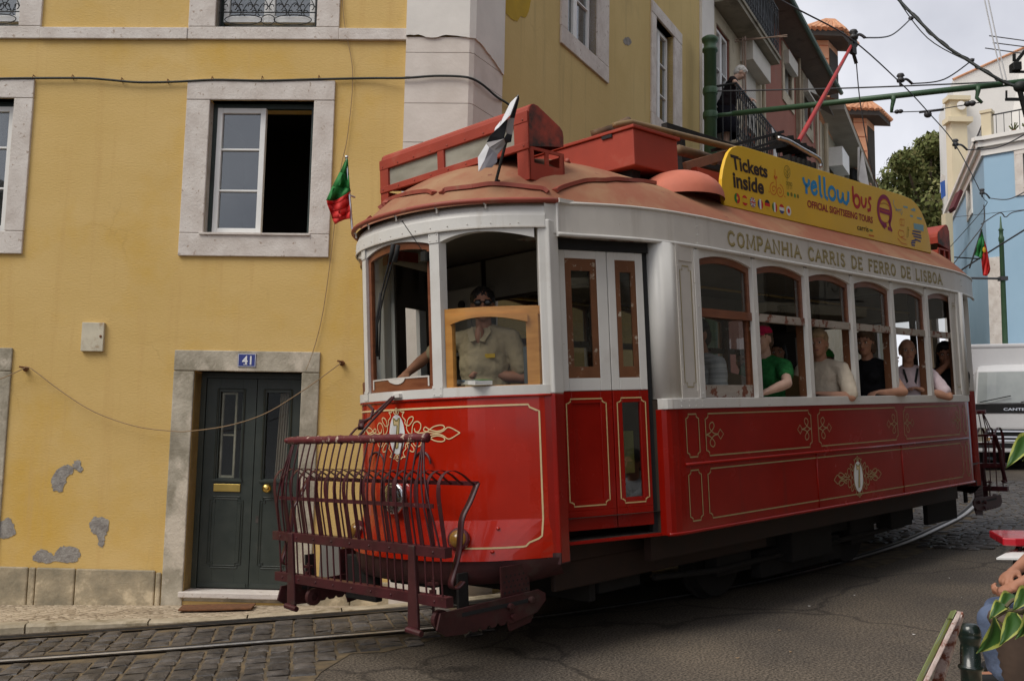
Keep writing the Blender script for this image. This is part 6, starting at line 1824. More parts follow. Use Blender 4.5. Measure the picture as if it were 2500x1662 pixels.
rail(6.58, 7.56, sl2, .13, 10.9); rail(9.14, 10.1, sl1, .12, 10.9)
q = MB(); wbox(q, sq, 8.0, 10.8, 9.16, 10.05, .33, .345); q.build('railing_screen', M('screen_dark', (.03, .04, .05), .6), sl1, world=True)
q = MB(); wbox(q, sq, rsh[0] - .1, rsh[1] + .25, 8.62, 9.0, 0, .26); q.build('shutter_box', MT['shutter'], bevel=.01, **rk)
q = MB()
for k in range(22):
    z = 7.55 + k * .05; wbox(q, sq, rsh[0], rsh[1], z, z + .044, -.05, .03)
q.build('roller_shutter', MT['shutter'], **rk)
q = MB(); wbox(q, sq, rsh[0], rsh[1], 7.2, 7.55, -.1, -.08); wbox(q, sq, rdoor[0], rdoor[1], rdoor[2], rdoor[3], -.28, -.26); q.build('dark_glass', MT['dark_room'], **rk)
q = MB(); frame_rect(q, sq, rdoor[0] + .02, rdoor[0] + .42, rdoor[2], rdoor[3] - .02, .05, -.1, -.03, (.35, .67)); frame_rect(q, sq, rdoor[0] + .43, rdoor[1] - .02, rdoor[2], rdoor[3] - .02, .05, -.1, -.03, (.35, .67)); q.build('balcony_door', MT['white_paint'], **rk)
for w_ in (rw1, rw2):
    s_ = MB(); surround(s_, sq, (w_[0] - .2, w_[1] + .2, w_[2] - .25, w_[3] + .2), w_, .03, -.1); wn = s_.build('window', MT['stucco_cream'], **rk)
    q = MB(); frame_rect(q, sq, w_[0], (w_[0] + w_[1]) / 2, w_[2], w_[3], .04, -.12, -.06); frame_rect(q, sq, (w_[0] + w_[1]) / 2, w_[1], w_[2], w_[3], .04, -.12, -.06); q.build('sash', MT['white_paint'], wn, world=True)
    q = MB(); wbox(q, sq, w_[0], w_[1], w_[2], w_[3], -.14, -.13); q.build('pane', MT['dark_room'], wn, world=True)
    q = MB(); wbox(q, sq, w_[0] - .1, w_[1] + .1, w_[3] - .28, w_[3] + .02, 0, .14); q.build('blind_box', MT['shutter'], wn, world=True)
q = MB(); q.sheet([[sq(14.95, 9.85, .2), sq(16.15, 9.85, .2)], [sq(14.95, 9.6, .55), sq(16.15, 9.62, .5)]]); q.build('awning', M('awning', (.16, .15, .13), .9), solid=.02, **rk)
q = MB()
for v in (14.45, 16.65): wbox(q, sq, v - .10, v + .10, -.2, 10.4, 0, .05)
q.build('cream_strip', MT['stucco_cream'], **rk)
for v in (14.35, 10.98):
    q = MB(); q.tube([sq(v, 6, .09), sq(v, 10.45, .09)], .035, 8); q.build('downpipe', MT['stucco_cream'], **rk)
q = MB(); P_ = [sq(v0, 10.5, 0), sq(17.1, 10.46, 0), sq(17.1, 10.52, .5), sq(v0, 10.58, .5)]; q.prism(P_, (0, 0, .05)); q.build('eave', M('eave_wood', (.15, .11, .085), .9, dirt=(.07, .05, .04), dirt_scale=4), **rk)
q = MB(); q.tube([sq(v0, 10.56, .54), sq(17.1, 10.50, .54)], .055, 8); q.build('gutter', MT['gutter_green'], **rk)
q = MB(); rt = [sq(v0, 10.62, .5), sq(17.1, 10.56, .5), sq(17.1, 11.6, -3.2), sq(v0, 11.6, -3.2)]; q.add(rt, [(0, 1, 2, 3)]); q.build('roof', MT['tile'], **rk)
# clothes dryer and laundry on the lower balcony
q = MB()
a0 = sq(8.55, 8.2, .38)
q.tube([sq(8.5, 6.6, .38), sq(8.5, 8.62, .38)], .018, 6); q.tube([sq(8.5, 6.6, .34), sq(8.5, 8.62, .34)], .012, 6)
p1 = at_depth(1795, 103, 16.3); p2 = at_depth(1922, 86, 15.6); p3 = at_depth(1795, 97, 16.4); p4 = at_depth(1922, 90, 15.7)
q.tube([p1, p2], .010, 5); q.tube([p3, p4], .010, 5); q.tube([p1, p3], .012, 5)
for t in (0.2, .5, .8): q.tube([p1 + (p2 - p1) * t, p3 + (p4 - p3) * t], .006, 4)
q.build('drying_rack', M('rack_brown', (.22, .15, .11), .7), **rk)
q = MB(); q.sheet([[sq(10.1 + .5 * t, 7.5 - .8 * s_ - .3 * t, .44 + .03 * math.sin(5 * t + 3 * s_)) for t in np.linspace(0, 1, 9)] for s_ in np.linspace(0, 1, 6)]); o = q.build('washing', MT['laundry'], solid=.006)
tag(o, 'pale cloth hanging over the far end of the lower balcony railing', 'laundry')

# third house, lower eave, small balcony, two brick dormers with tiled tops
E0, E1 = np.array(sq(17.15, 10.1, .6)), np.array(sq(23.6, 9.22, .6))
h3 = thing('grey_house', 'grey cream house with a small balcony past the red house', 'house', loc=tuple(sw(17.2, 0)))
hk = dict(parent=h3, world=True)
rb3 = (18.35, 19.1, 7.3, 9.4)
q = MB(); wall_open(q, sq, 17.12, 30, -.3, 9.9, [rb3], .3); q.build('wall', MT['stucco_cream'], **hk)
q = MB(); q.prism([tuple(E0), tuple(E1), sq(23.6, 9.3, 0), sq(17.15, 10.15, 0)], (0, 0, .16)); q.build('eave', M('eave_grey', (.30, .27, .22), .9), **hk)
q = MB(); q.add([sq(17.15, 10.3, .6), sq(23.6, 9.5, .6), sq(30, 9.6, .4), sq(30, 12.2, -4), sq(17.15, 12.4, -4)], [(0, 1, 2, 3, 4)]); q.build('roof', MT['tile'], **hk)
q = MB(); wbox(q, sq, rb3[0], rb3[1], rb3[2], rb3[3], -.28, -.2); q.build('balcony_door', MT['dark_room'], **hk)
q = MB(); wbox(q, sq, rb3[0] - .1, rb3[1] + .2, 9.0, 9.5, 0, .35); q.build('shutter_box', MT['white_paint'], **hk)
q = MB(); wbox(q, sq, 17.9, 20.2, 6.75, 6.87, 0, .5); s3 = q.build('balcony_slab', MT['slab_concrete'], **hk); rail(6.87, 7.8, s3, .16, 20.1, va=17.95, off=.46)
for v in (17.5, 19.6):
    q = MB(); q.tube([sq(v, 5, .08), sq(v, 9.9, .08)], .06, 8); q.build('downpipe', MT['stucco_cream'], **hk)
q = MB(); q.prism([at_depth(2104 + .0, 372, 24.6), at_depth(2104, 372, 24.6) + [.03, 0, 0], at_depth(2125, 470, 24.6), at_depth(2096, 440, 24.6)], (0, .05, 0)); q.tube([at_depth(2096, 360, 24.7), at_depth(2096, 440, 24.7)], .03, 6)
o = q.build('folded_parasol', MT['laundry']); tag(o, 'folded pale parasol standing on the far small balcony', 'parasol')


def dormer(pxl, pxm, pxr, yt, yb, roofpx, D, label):
    A = at_depth(pxl, yb, D); B = at_depth(pxm, yb, D); Cc = at_depth(pxr, yb, D)
    zt = at_depth(pxm, yt, D)[2]; z0 = A[2] - .8
    fwd = np.array(SH) * .9
    t = thing('dormer', label, 'dormer', loc=(B[0], B[1], z0), group='tiled dormers on the roofs')
    k = dict(parent=t, world=True)
    w_ = np.array([A[0], A[1] - .0, 0]); b_ = np.array([B[0], B[1], 0])
    side = np.array([(Cc[0] - B[0]) * 1.0 + .25, .7, 0])
    q = MB(); q.prism([(*w_[:2], z0), (*b_[:2], z0), (*(b_ + side)[:2], z0), (*(w_ + side)[:2], z0)], (0, 0, zt - z0 + .25)); q.build('wall', MT['brick_orange'], **k)
    q = MB(); m_ = b_ + side * .5
    d_ = side / np.linalg.norm(side); n_ = np.array([d_[1], -d_[0], 0])
    q.obox(tuple(m_ + n_ * .012 + [0, 0, (z0 + zt) / 2 + .2]), tuple(d_ * np.linalg.norm(side) * .42), tuple(n_ * .01), (0, 0, (zt - z0) * .38)); q.build('window', MT['dark_room'], **k)
    q = MB()
    for z in np.linspace(z0 + .9, zt, 4): q.tube([(*(w_ - n_ * 0 + [0, -.012, 0])[:2], z), (*(b_ + [0, -.012, 0])[:2], z)], .012, 5)
    q.build('brick_joint', MT['terracotta'], **k)
    L = at_depth(roofpx[0], roofpx[1], D - .3); Rr = at_depth(roofpx[2], roofpx[3], D + .5); zr = zt + .15
    c1, c2 = np.array([L[0], w_[1] - .35]), np.array([b_[0] + .30, b_[1] - .3]); c3 = c2 + side[:2] * 1.5; c4 = c1 + side[:2] * 1.5
    q = MB(); q.prism([(*c, zr) for c in (c1, c2, c3, c4)], (0, 0, .18)); q.build('eave', MT['eave_dark'], **k)
    q = MB(); n = 7; apex = (c1 + c2 + c3 + c4) / 4
    for (e0, e1) in ((c1, c2), (c2, c3)):
        for i in range(n):
            p = e0 + (e1 - e0) * (i + .5) / n; tp_ = apex + (p - apex) * .25
            q.tube([(*(p + (p - apex) * .04), zr + .2), (*tp_, zr + .62)], [.085, .05], 8)
            q.tube([(*(p + (p - apex) * .06), zr + .17), (*(p + (p - apex) * .02), zr + .21)], .09, 8)
    q.add([(*c1, zr + .19), (*c2, zr + .19), (*c3, zr + .19), (*c4, zr + .19), (*apex, zr + .68)], [(0, 1, 4), (1, 2, 4), (2, 3, 4), (3, 0, 4)])
    q.build('tiled_roof', MT['tile'], **k)


dormer(1986, 2024, 2046, 112, 215, (1968, 75, 2072, 140), 26, 'nearer and taller orange brick dormer with a tiled cap above the green gutter')
dormer(2086, 2118, 2138, 300, 410, (2052, 255, 2162, 315), 31, 'farther orange brick dormer with a tiled cap under the green overhead arm')

# catenary pole with its arm
pole = thing('catenary_pole', 'green catenary pole with a ringed cap beside the yellow house, carrying a long arm', 'pole', loc=(sw(6.78, 0, .28)[0], sw(6.78, 0, .28)[1], gz(3.0, 14.6)))
pk = dict(parent=pole, world=True)
bx_, by_, _ = sw(6.78, 0, .28); zt_ = sv(1737, 95, .28)[1]
q = MB(); q.lathe([(.14, gz(3, 14.6)), (.115, 1.2), (.10, 3), (.097, zt_ - .25), (.12, zt_ - .24), (.12, zt_ - .2), (.095, zt_ - .18), (.10, zt_ - .1), (.125, zt_ - .08), (.13, zt_ - .03), (.09, zt_), (.02, zt_ + .01)], (bx_, by_, 0), 20)
q.build('post', MT['pole_green'], smooth=True, **pk)
za = sv(1737, 285, .28)[1]
for z in (za, zt_ - .88):
    q = MB(); q.lathe([(.112, z - .05), (.116, z - .02), (.116, z + .02), (.112, z + .05)], (bx_, by_, 0), 18); q.build('clamp_band', MT['pole_green'], **pk)
armA = np.array([bx_ + .1, by_, za]); armB = at_depth(2640, 206, 12.8); armB[2] = at_depth(2500, 211, 13.1)[2] + .05
q = MB(); q.tube([armA, armA + (armB - armA) * .06], .032, 9); q.tube([armA + (armB - armA) * .05, armB], .042, 10); q.build('arm', MT['pole_green'], smooth=True, **pk)


def arm_at(px):
    best = min(np.linspace(0, 1, 800), key=lambda t: abs(pix(armA + (armB - armA) * t)[0] - px)); return armA + (armB - armA) * best


def pix(p):
    c = RCW.T @ (np.asarray(p) - CAM); return 1250 + FOC * c[0] / c[2], 831 + FOC * c[1] / c[2]


for px in (2181, 2388):
    p = arm_at(px); u_ = (armB - armA) / np.linalg.norm(armB - armA)
    q = MB(); q.tube([p, p + [0, 0, -.07], p + u_ * -.02 + [0, 0, -.16], p - u_ * .03 * (1 if px < 2300 else -1.5) + [0, 0, -.24]], [.05, .032, .026, .022], 9); q.build('drop_bracket', MT['pole_green'], smooth=True, **pk)


def wire(pts, r, label, name='overhead_wire', knots=(), sub=6, mat='wire_grey'):
    q = MB(); q.tube(spline([tuple(p) for p in pts], sub) if len(pts) > 2 else [tuple(p) for p in pts], r, 6)
    for k_ in knots: q.ell(k_, (.035, .035, .03), 10, 6)
    o = q.build(name, MT[mat], smooth=True); return tag(o, label, 'wire', 'overhead wires')


CWP = [t2w(p) for p in ((-2, 2.9, 5.86), (1.5, 1.6, 5.86), (4.2, 1.18, 5.86), (6.12, 1.13, 5.86), (7.37, 1.15, 5.86), (9.36, 1.44, 5.86), (10.96, 1.73, 5.86), (13.33, 2.22, 5.86), (17.79, 3.4, 5.86), (19.16, 3.86, 5.86), (24, 6.5, 5.86))]
wire(CWP, .009, 'long contact wire over the track that the trolley pole touches')
def pj_t(px, py, z=5.9): return t2w(tu(px, py, 2, z))


def pulloff(px, py, q1, q2, D2, label):
    p = pj_t(px, py); e = pj_t(px + q1[0], py + q1[1]); f_ = at_depth(q2[0], q2[1], D2); m_ = (e + f_) / 2 - [0, 0, .12]
    q = MB(); q.tube(spline([p + [0, 0, -.06], p, (p + e) / 2 + [0, 0, .05], e], 5), .018, 7); q.lathe([(.05, 0), (.055, .03), (.03, .06), (.055, .08), (.04, .11)], p, 10)
    q.tube(spline([e, m_, f_], 8), .010, 5); q.ell(f_ + (m_ - f_) * .08, (.04, .04, .03), 8, 6)
    o = q.build('pull_off_wire', MT['wire_grey'], smooth=True); tag(o, label, 'wire', 'overhead wires')


pulloff(2084, 96, (28, -3), (2228, 42), 13.6, 'sagging pull-off wire from the trolley head to the thick feeder cable')
pulloff(2199, 200, (28, 5), (2378, 144), 13.3, 'sagging pull-off wire below the top cable, second along the contact wire')
pulloff(2333, 356, (28, 10), (2530, 312), 14, 'pull-off wire crossing in front of the terrace railing of the blue house')
pulloff(2398, 474, (18, 10), (2530, 452), 15, 'pull-off wire crossing the upper wall of the blue house')
wire([np.array([bx_, by_, zt_ - .88]), (np.array([bx_, by_, zt_ - .88]) + at_depth(2475, 199, 13.2)) / 2 - [0, 0, .02], at_depth(2475, 199, 13.2)], .011, 'thin span wire from the green pole straight across the street')
q = MB(); fc = spline([tuple(at_depth(x, y, D)) for x, y, D in ((2140, -60, 14.5), (2185, -10, 14.2), (2230, 38, 13.8), (2300, 106, 13.5), (2360, 146, 13.3), (2410, 178, 13.1), (2460, 205, 13.0), (2495, 213, 12.9))], 8)
q.tube(fc, .022, 7); q.tube([np.array(p) + [.03 * math.sin(i * .8), 0, .03 * math.cos(i * .8)] for i, p in enumerate(fc)], .010, 5); q.tube(spline([fc[8], np.array(fc[20]) - [0, 0, .13], fc[34]], 6), .008, 5)
q.ell(fc[-2], (.10, .08, .08)); o = q.build('feeder_cable', MT['cable_black'], smooth=True); tag(o, 'thick twisted feeder cable slanting down to the end of the green arm', 'cable')
hA, hB = arm_at(2176) + [0, 0, -.24], arm_at(2392) + [0, 0, -.23]; cP = pj_t(2265, 272, 5.87)
q = MB(); q.tube([hA, cP, hB], .008, 5); u_ = (hB - hA); u_ = u_ / np.linalg.norm(u_)
for t in (.06, .10): q.ell(hA + (hB - hA) * t, (.04, .04, .03), 10, 6)
for t in (.86, .91): q.ell(hA + (hB - hA) * t, (.05, .05, .04), 10, 6)
q.beam(cP - u_ * .12, cP + u_ * .22, .03, .03); q.ell(cP - [0, 0, .05], (.06, .05, .05), 10, 6)
o = q.build('suspension_wire', MT['wire_grey'], smooth=True); tag(o, 'short insulated suspension wire between the two drop brackets of the green arm', 'wire', 'overhead wires')
wire([at_depth(2402, 500, 20), at_depth(2401, 545, 20), at_depth(2370, 590, 20), at_depth(2300, 680, 20)], .012, 'loose wire hanging down behind the flag at the tram rear')
wire([at_depth(2395, 548, 21), at_depth(2440, 520, 21), at_depth(2455, 530, 21), at_depth(2475, 518, 21), at_depth(2540, 508, 21)], .012, 'kinked wire in front of the lower blue wall')
wire([at_depth(2330, 530, 22), at_depth(2540, 508, 22)], .006, 'thin straight wire over the blue wall')
wire([at_depth(2300, 690, 20), at_depth(2420, 612, 19), at_depth(2560, 525, 18)], .016, 'dark cable rising across the blue wall to the right')
q = MB()
for dx in (0, 9): q.tube([at_depth(2395 + dx, -40, 13.5), at_depth(2425 + dx, 100, 13.3), at_depth(2451 + dx, 208, 13.1)], .009, 5)
o = q.build('pale_cable', M('pale_cable', (.45, .45, .46), .6)); tag(o, 'pale grey double cable hanging down to the green arm from above', 'cable')
q = MB()
for a_, b_ in (((2415, 88), (2560, 108)), ((2424, 105), (2560, 122)), ((2405, 118), (2560, 140))): q.tube([at_depth(*a_, 16), at_depth(*b_, 16)], .010, 5)
q.tube([at_depth(2530, 85, 16), at_depth(2530, 300, 16)], .02, 6)
o = q.build('tv_aerial', M('aerial_grey', (.2, .2, .21), .5, metal=.5)); tag(o, 'grey rod aerial at the upper right edge above the white gable', 'aerial')
lp = thing('floodlight', 'black floodlight with its box on a bent bracket near the end of the green arm', 'floodlight', loc=tuple(at_depth(2480, 165, 12)))
q = MB(); c = at_depth(2479, 165, 12); q.obox(tuple(c), (.055, 0, .005), (0, .06, 0), (0, 0, .055)); q.build('lamp_box', MT['black_iron'], lp, world=True, bevel=.01)
q = MB(); q.beam(at_depth(2476, 150, 12), at_depth(2476, 132, 12), .03, .03); q.beam(at_depth(2476, 158, 12), at_depth(2515, 108, 12), .03, .04); q.beam(at_depth(2466, 176, 12), at_depth(2540, 176, 12), .03, .025); q.build('bracket', MT['black_iron'], lp, world=True)
lp = thing('hanging_bracket', 'black angle bracket hung under the right end of the green arm', 'bracket', loc=tuple(at_depth(2480, 243, 12.9)))
q = MB(); q.beam(at_depth(2455, 243, 12.9), at_depth(2540, 243, 12.9), .035, .035); q.tube([at_depth(2457, 222, 12.9), at_depth(2457, 242, 12.9)], .015, 6); q.beam(at_depth(2490, 222, 12.9), at_depth(2506, 285, 12.9), .05, .05); q.build('angle', MT['black_iron'], lp, world=True)

# far tree
MT['leaf_a'] = M('leaf_a', (0.075, 0.095, 0.03), 0.8, scale=1.2, col2=(0.15, 0.165, 0.055), spec=.2)
MT['leaf_b'] = M('leaf_b', (0.17, 0.165, 0.055), 0.7, var=.25, scale=2)
MT['bark'] = M('bark', (.10, .075, .05), .9)
tc_ = at_depth(2262, 470, 42); tr = thing('tree', 'bushy dark green tree at the end of the street behind the ticket board', 'tree', loc=(tc_[0], tc_[1], gz(tc_[0], tc_[1])))
q = MB(); g0 = gz(tc_[0], tc_[1])
q.tube([(tc_[0], tc_[1], g0), (tc_[0] + .1, tc_[1], g0 + 3), (tc_[0], tc_[1], tc_[2])], [.35, .28, .15], 9)
R2 = np.random.RandomState(4)
cl_c = []
for px, py, r in ((2185, 470, 1.2), (2220, 430, 1.3), (2262, 400, 1.4), (2300, 375, 1.2), (2310, 430, 1.3), (2180, 540, 1.3), (2240, 490, 1.5), (2300, 500, 1.5), (2200, 600, 1.5), (2260, 570, 1.6), (2310, 590, 1.4), (2160, 500, .9), (2345, 360, 1.2), (2335, 470, 1.4), (2230, 650, 1.6), (2300, 660, 1.6), (2210, 395, .6), (2275, 358, .7), (2360, 560, 1.5)):
    c = at_depth(px, py, 42 + R2.uniform(-1.5, 2.0)); cl_c.append((c, r)); q.tube([(tc_[0], tc_[1], tc_[2] - 2.5), tuple((c + tc_) / 2 - [0, 0, .8]), tuple(c)], [.16, .08, .03], 6)
q.build('trunk', MT['bark'], tr, world=True)
q = MB()
for c, r in cl_c:
    for _ in range(900):
        d = R2.normal(size=3); d /= np.linalg.norm(d); p = c + d * r * R2.uniform(.35, 1.05) ** .6 * np.array([1, 1, .85])
        a_ = R2.normal(size=3); a_ /= np.linalg.norm(a_); b_ = np.cross(a_, d); b_ /= np.linalg.norm(b_) + 1e-9; a_ = np.cross(b_, d * .5 + R2.normal(size=3) * .5); a_ /= np.linalg.norm(a_) + 1e-9
        s_ = R2.uniform(.08, .16); q.cur = int(R2.rand() < .22)
        q.add([p - a_ * s_, p + b_ * s_ * .6, p + a_ * s_, p - b_ * s_ * .6], [(0, 1, 2, 3)])
q.build('crown', [MT['leaf_a'], MT['leaf_b']], tr, world=True)

# blue house at the right, with roof terrace
BD = 27.0
bc = at_depth(2400, 352, BD); bzt = bc[2]; bz0 = gz(bc[0], bc[1]) - 1.5
dR = np.array([1.14, -1.0, 0]); dR /= np.linalg.norm(dR); dS = np.array([.335, 1.0, 0]); dS = np.array([-.06, 1.0, 0]) + .0 * dS; dS = np.array([.335, 1, 0]) / np.linalg.norm([.335, 1, 0])
bh_ = thing('blue_house', 'pale blue house with a white cornice and roof terrace behind the white lorry', 'house', loc=(bc[0], bc[1], bz0))
bk2_ = dict(parent=bh_, world=True)
def bR(u, z, o): p = bc + dR * u + np.array([dR[1], -dR[0], 0]) * o; return (p[0], p[1], z)
def bS(u, z, o): p = bc + dS * u + np.array([-dS[1], dS[0], 0]) * o; return (p[0], p[1], z)


def bpx(px, py):
    n_ = np.array([dR[1], -dR[0], 0]); w_ = on_plane(px, py, bc, n_); return float((w_ - bc) @ dR), float(w_[2])


def bspx(px, py):
    n_ = np.array([-dS[1], dS[0], 0]); w_ = on_plane(px, py, bc, n_); return float((w_ - bc) @ dS), float(w_[2])


u0, z1_ = bpx(2486, 378); bw = (u0 + .12, u0 + 1.1, bpx(2490, 452)[1], z1_ + .0)
q = MB(); wall_open(q, bR, 0, 9, bz0, bzt, [bw], .25)
wsx = [bspx(2363, 470), bspx(2372, 470)]; zz_ = (bspx(2367, 520)[1], bspx(2367, 448)[1]); sv0, sv1 = sorted((wsx[0][0], wsx[1][0]))
wall_open(q, bS, 0, 9, bz0, bzt, [(sv0, sv1, zz_[0], zz_[1])], .25); q.build('wall', MT['blue_wall'], **bk2_)
q = MB()
for (za_, zb_, o_) in ((-.35, -.12, .06), (-.12, .05, .16), (.05, .16, .24)):
    wbox(q, bR, -o_, 9, bzt + za_, bzt + zb_, 0, o_); wbox(q, bS, -o_, 9, bzt + za_, bzt + zb_, 0, o_)
q.build('cornice', MT['white_wall'], **bk2_)
s_ = MB(); surround(s_, bR, (bw[0] - .22, bw[1] + .22, bw[2] - .3, bw[3] + .25), bw, .04, -.1); wn = s_.build('window', MT['limestone'], **bk2_)
q = MB(); wbox(q, bR, bw[0], bw[1], bw[2], bw[3], -.14, -.1); q.build('pane', MT['dark_room'], wn, world=True)
s_ = MB(); surround(s_, bS, (sv0 - .2, sv1 + .2, zz_[0] - .2, zz_[1] + .2), (sv0, sv1, zz_[0], zz_[1]), .04, -.1); wn = s_.build('window', MT['white_wall'], **bk2_)
q = MB(); wbox(q, bS, sv0, sv1, zz_[0], zz_[1], -.14, -.1); q.build('pane', MT['dark_room'], wn, world=True)
pa, pb_ = bpx(2411, 630), bpx(2449, 630); q = MB(); wbox(q, bR, pa[0], pb_[0], bz0, pa[1], 0, .05); q.build('stone_pilaster', MT['limestone'], **bk2_)
q = MB(); q.add([bR(0, bzt, 0), bR(9, bzt, 0), bR(9, bzt, -9), bS(9, bzt, 0)], [(0, 1, 2, 3)]); q.build('terrace', MT['slab_concrete'], **bk2_)
# terrace railing and pier
q = MB(); zr_ = bzt + .16; wbox(q, bR, -.02, .24, zr_, zr_ + .72, -.22, .04); wbox(q, bR, -.05, .27, zr_ + .72, zr_ + .80, -.25, .07); q.build('terrace_pier', MT['cream_wall'], **bk2_)
q = MB(); q.tube([bR(.24, zr_ + .66, -.1), bR(9, zr_ + .66, -.1)], .022, 6); q.tube([bR(.24, zr_ + .08, -.1), bR(9, zr_ + .08, -.1)], .015, 6)
for k in range(40): q.tube([bR(.34 + k * .2, zr_ + .0, -.1), bR(.34 + k * .2, zr_ + .66, -.1)], .010, 5)
q.tube([bS(.2, zr_ + .66, -.1), bS(7, zr_ + .66, -.1)], .022, 6)
for k in range(24): q.tube([bS(.3 + k * .25, zr_, -.1), bS(.3 + k * .25, zr_ + .66, -.1)], .012, 5)
q.build('terrace_railing', MT['wire_grey'], **bk2_)
for k in range(5):
    q = MB(); b0 = bR(.75 + k * .33, zr_, -.25); q.lathe([(.06, 0), (.085, .13), (.09, .14), (.07, .14)], b0, 10)
    q.cur = 1
    for j in range(9): a_ = R2.uniform(0, 6.28); q.tube([(b0[0], b0[1], b0[2] + .13), (b0[0] + .12 * math.cos(a_), b0[1] + .12 * math.sin(a_), b0[2] + .22 + .12 * R2.rand())], [.012, .02], 4)
    o = q.build('flower_pot', [MT['terracotta'], MT['leaf_a']]); tag(o, 'small terracotta flower pot in the row behind the railing of the roof terrace', 'flower pot', 'flower pots on the roof terrace')

# white gabled church-like house behind
WD = 36.0
wh = thing('white_house', 'tall white gabled house with a cream corner pier above the blue house', 'house', loc=tuple(at_depth(2340, 600, WD)))
wk = dict(parent=wh, world=True)
A = lambda px, py, D=WD: at_depth(px, py, D)
q = MB(); z0 = 4.0
gl_ = [A(2326, 196), A(2500, 118), A(2700, 60, 34)]
pts = [(*A(2326, 196)[:2], z0), (*A(2700, 60, 34)[:2], z0)] + [tuple(p) for p in gl_[::-1]]
q.prism(pts, tuple(np.array([.3, 1, 0]) * 4)); q.build('wall', MT['white_wall'], **wk)
q = MB(); q.tube([tuple(p + [0, -.02, .02]) for p in gl_], .045, 8); q.build('gable_tiles', MT['tile'], **wk)
q = MB(); x0, x1 = A(2322, 400, WD - .3), A(2361, 400, WD - .3); q.box((x0[0], x0[1] - .1, z0), (x1[0], x1[1] + .35, A(2340, 245, WD - .3)[2])); cp_ = q.build('corner_pier', MT['cream_wall'], **wk)
for (ya, yb, e) in ((238, 248, .12), (290, 302, .16)):
    q = MB(); q.box((x0[0] - e, x0[1] - .1 - e, A(2340, yb, WD - .3)[2]), (x1[0] + e, x1[1] + .3, A(2340, ya, WD - .3)[2]))
    q.build('pier_moulding', MT['cream_wall'], cp_, world=True)
q = MB(); q.lathe([(.16, 0), (.17, .02), (.001, .03)], tuple(A(2344, 260, WD - .42) + [0, -.08, 0]), 18, (0, -1, 0)); q.build('roundel', MT['white_wall'], cp_, world=True)
sdv = np.array([.10, 1.0, 0]); sb = x0
def wS(u, z, o): p = np.array([x0[0], x0[1], 0]) + np.array([.40, 1, 0]) * u; return (p[0] + (-1) * o, p[1], z)
q = MB(); q.add([wS(0, z0, 0), wS(5, z0, 0), wS(5, A(2310, 330, WD)[2] + 1.0, 0), wS(0, A(2340, 300, WD)[2], 0)], [(0, 1, 2, 3)]); q.build('street_wall', MT['cream_wall'], **wk)
q = MB()
for k, py in enumerate((430, 500, 590)): wbox(q, wS, 1.0 + k * .5, 1.5 + k * .5, A(2330, py + 40)[2], A(2330, py - 30)[2], -.02, .05)
q.build('window', MT['dark_room'], **wk)
q = MB(); q.prism([A(2346, 462, 30), A(2352, 468, 30), A(2334, 512, 30), A(2328, 505, 30)], (.05, .5, 0)); q.build('awning', M('awning_red', (.10, .02, .025), .9), **wk)
q = MB(); q.box(A(2308, 520, 31), A(2330, 660, 31) + [0, .3, 0]); q.build('balcony_front', MT['cream_wall'], **wk)
q = MB(); q.prism([A(2298, 425, 38), A(2308, 430, 38), A(2306, 475, 38), A(2296, 470, 38)], (0, .06, 0)); q.cur = 1; q.prism([A(2297, 445, 37.9), A(2307, 440, 37.9), A(2309, 478, 37.9), A(2300, 485, 37.9)], (0, .06, 0))
o = q.build('washing', [MT['laundry'], M('cloth_blue', (.04, .12, .45), .9)]); tag(o, 'white and blue washing hanging high beside the tree', 'laundry')
# green lamp pole before the blue house
gp = A(2449, 700, 24.5); gp0 = gz(gp[0], gp[1])
gpl = thing('street_pole', 'slim green street pole with a pointed finial before the pale blue wall', 'pole', loc=(gp[0], gp[1], gp0))
ztp = A(2449, 562, 24.5)[2]
q = MB(); q.lathe([(.10, gp0), (.08, gp0 + 1), (.055, ztp - .3), (.07, ztp - .28), (.07, ztp - .2), (.05, ztp - .15), (.05, ztp - .02), (.07, ztp), (.03, ztp + .06), (.012, ztp + .35)], (gp[0], gp[1], 0), 14); q.build('post', MT['pole_green'], gpl, world=True, smooth=True)
q = MB(); q.tube([(gp[0] - 1.3, gp[1], ztp - 1.25), (gp[0] + .1, gp[1], ztp - 1.25)], .03, 6); q.box((gp[0] - .09, gp[1] - .09, ztp - 1.3), (gp[0] + .09, gp[1] + .09, ztp - 1.2)); q.build('cross_arm', MT['wire_grey'], gpl, world=True)

# white lorry
VD = 22.5
vc = at_depth(2486, 1140, VD); vz = gz(vc[0], vc[1])
face = np.array([-.42, -1.0, 0]); face /= np.linalg.norm(face); vr = np.array([face[1] * -1, face[0], 0]) * -1   # right-hand side as seen from the camera
vr = np.array([-face[1], face[0], 0])
yaw = math.atan2(vr[1], vr[0])
VM = Matrix.Translation(Vector((vc[0], vc[1], vz))) @ Matrix.Rotation(yaw, 4, 'Z')
lor = thing('lorry', 'white box lorry facing down the street behind the tram', 'lorry', mat=VM)
MT['lorry_white'] = M('lorry_white', (.72, .72, .72), .4, var=.03, coat=.2)
MT['box_white'] = M('box_white', (.66, .66, .67), .6, var=.03)
vzz = lambda py: (831 + 0, at_depth(2470, py, VD)[2] - vz)[1]
Z = {k: vzz(y) for k, y in dict(top=832, boxb=895, wt=903, wb=985, cb=1010, hb=1043, gb=1073, nb=1100, bot=1128).items()}
q = MB(); q.box((-1.05, .55, .55), (1.05, 5.2, Z['top'])); q.box((-1.06, .53, Z['top'] - .10), (1.06, .6, Z['top'])); cbx_ = q.build('cargo_box', MT['box_white'], lor, bevel=.03)
q = MB()
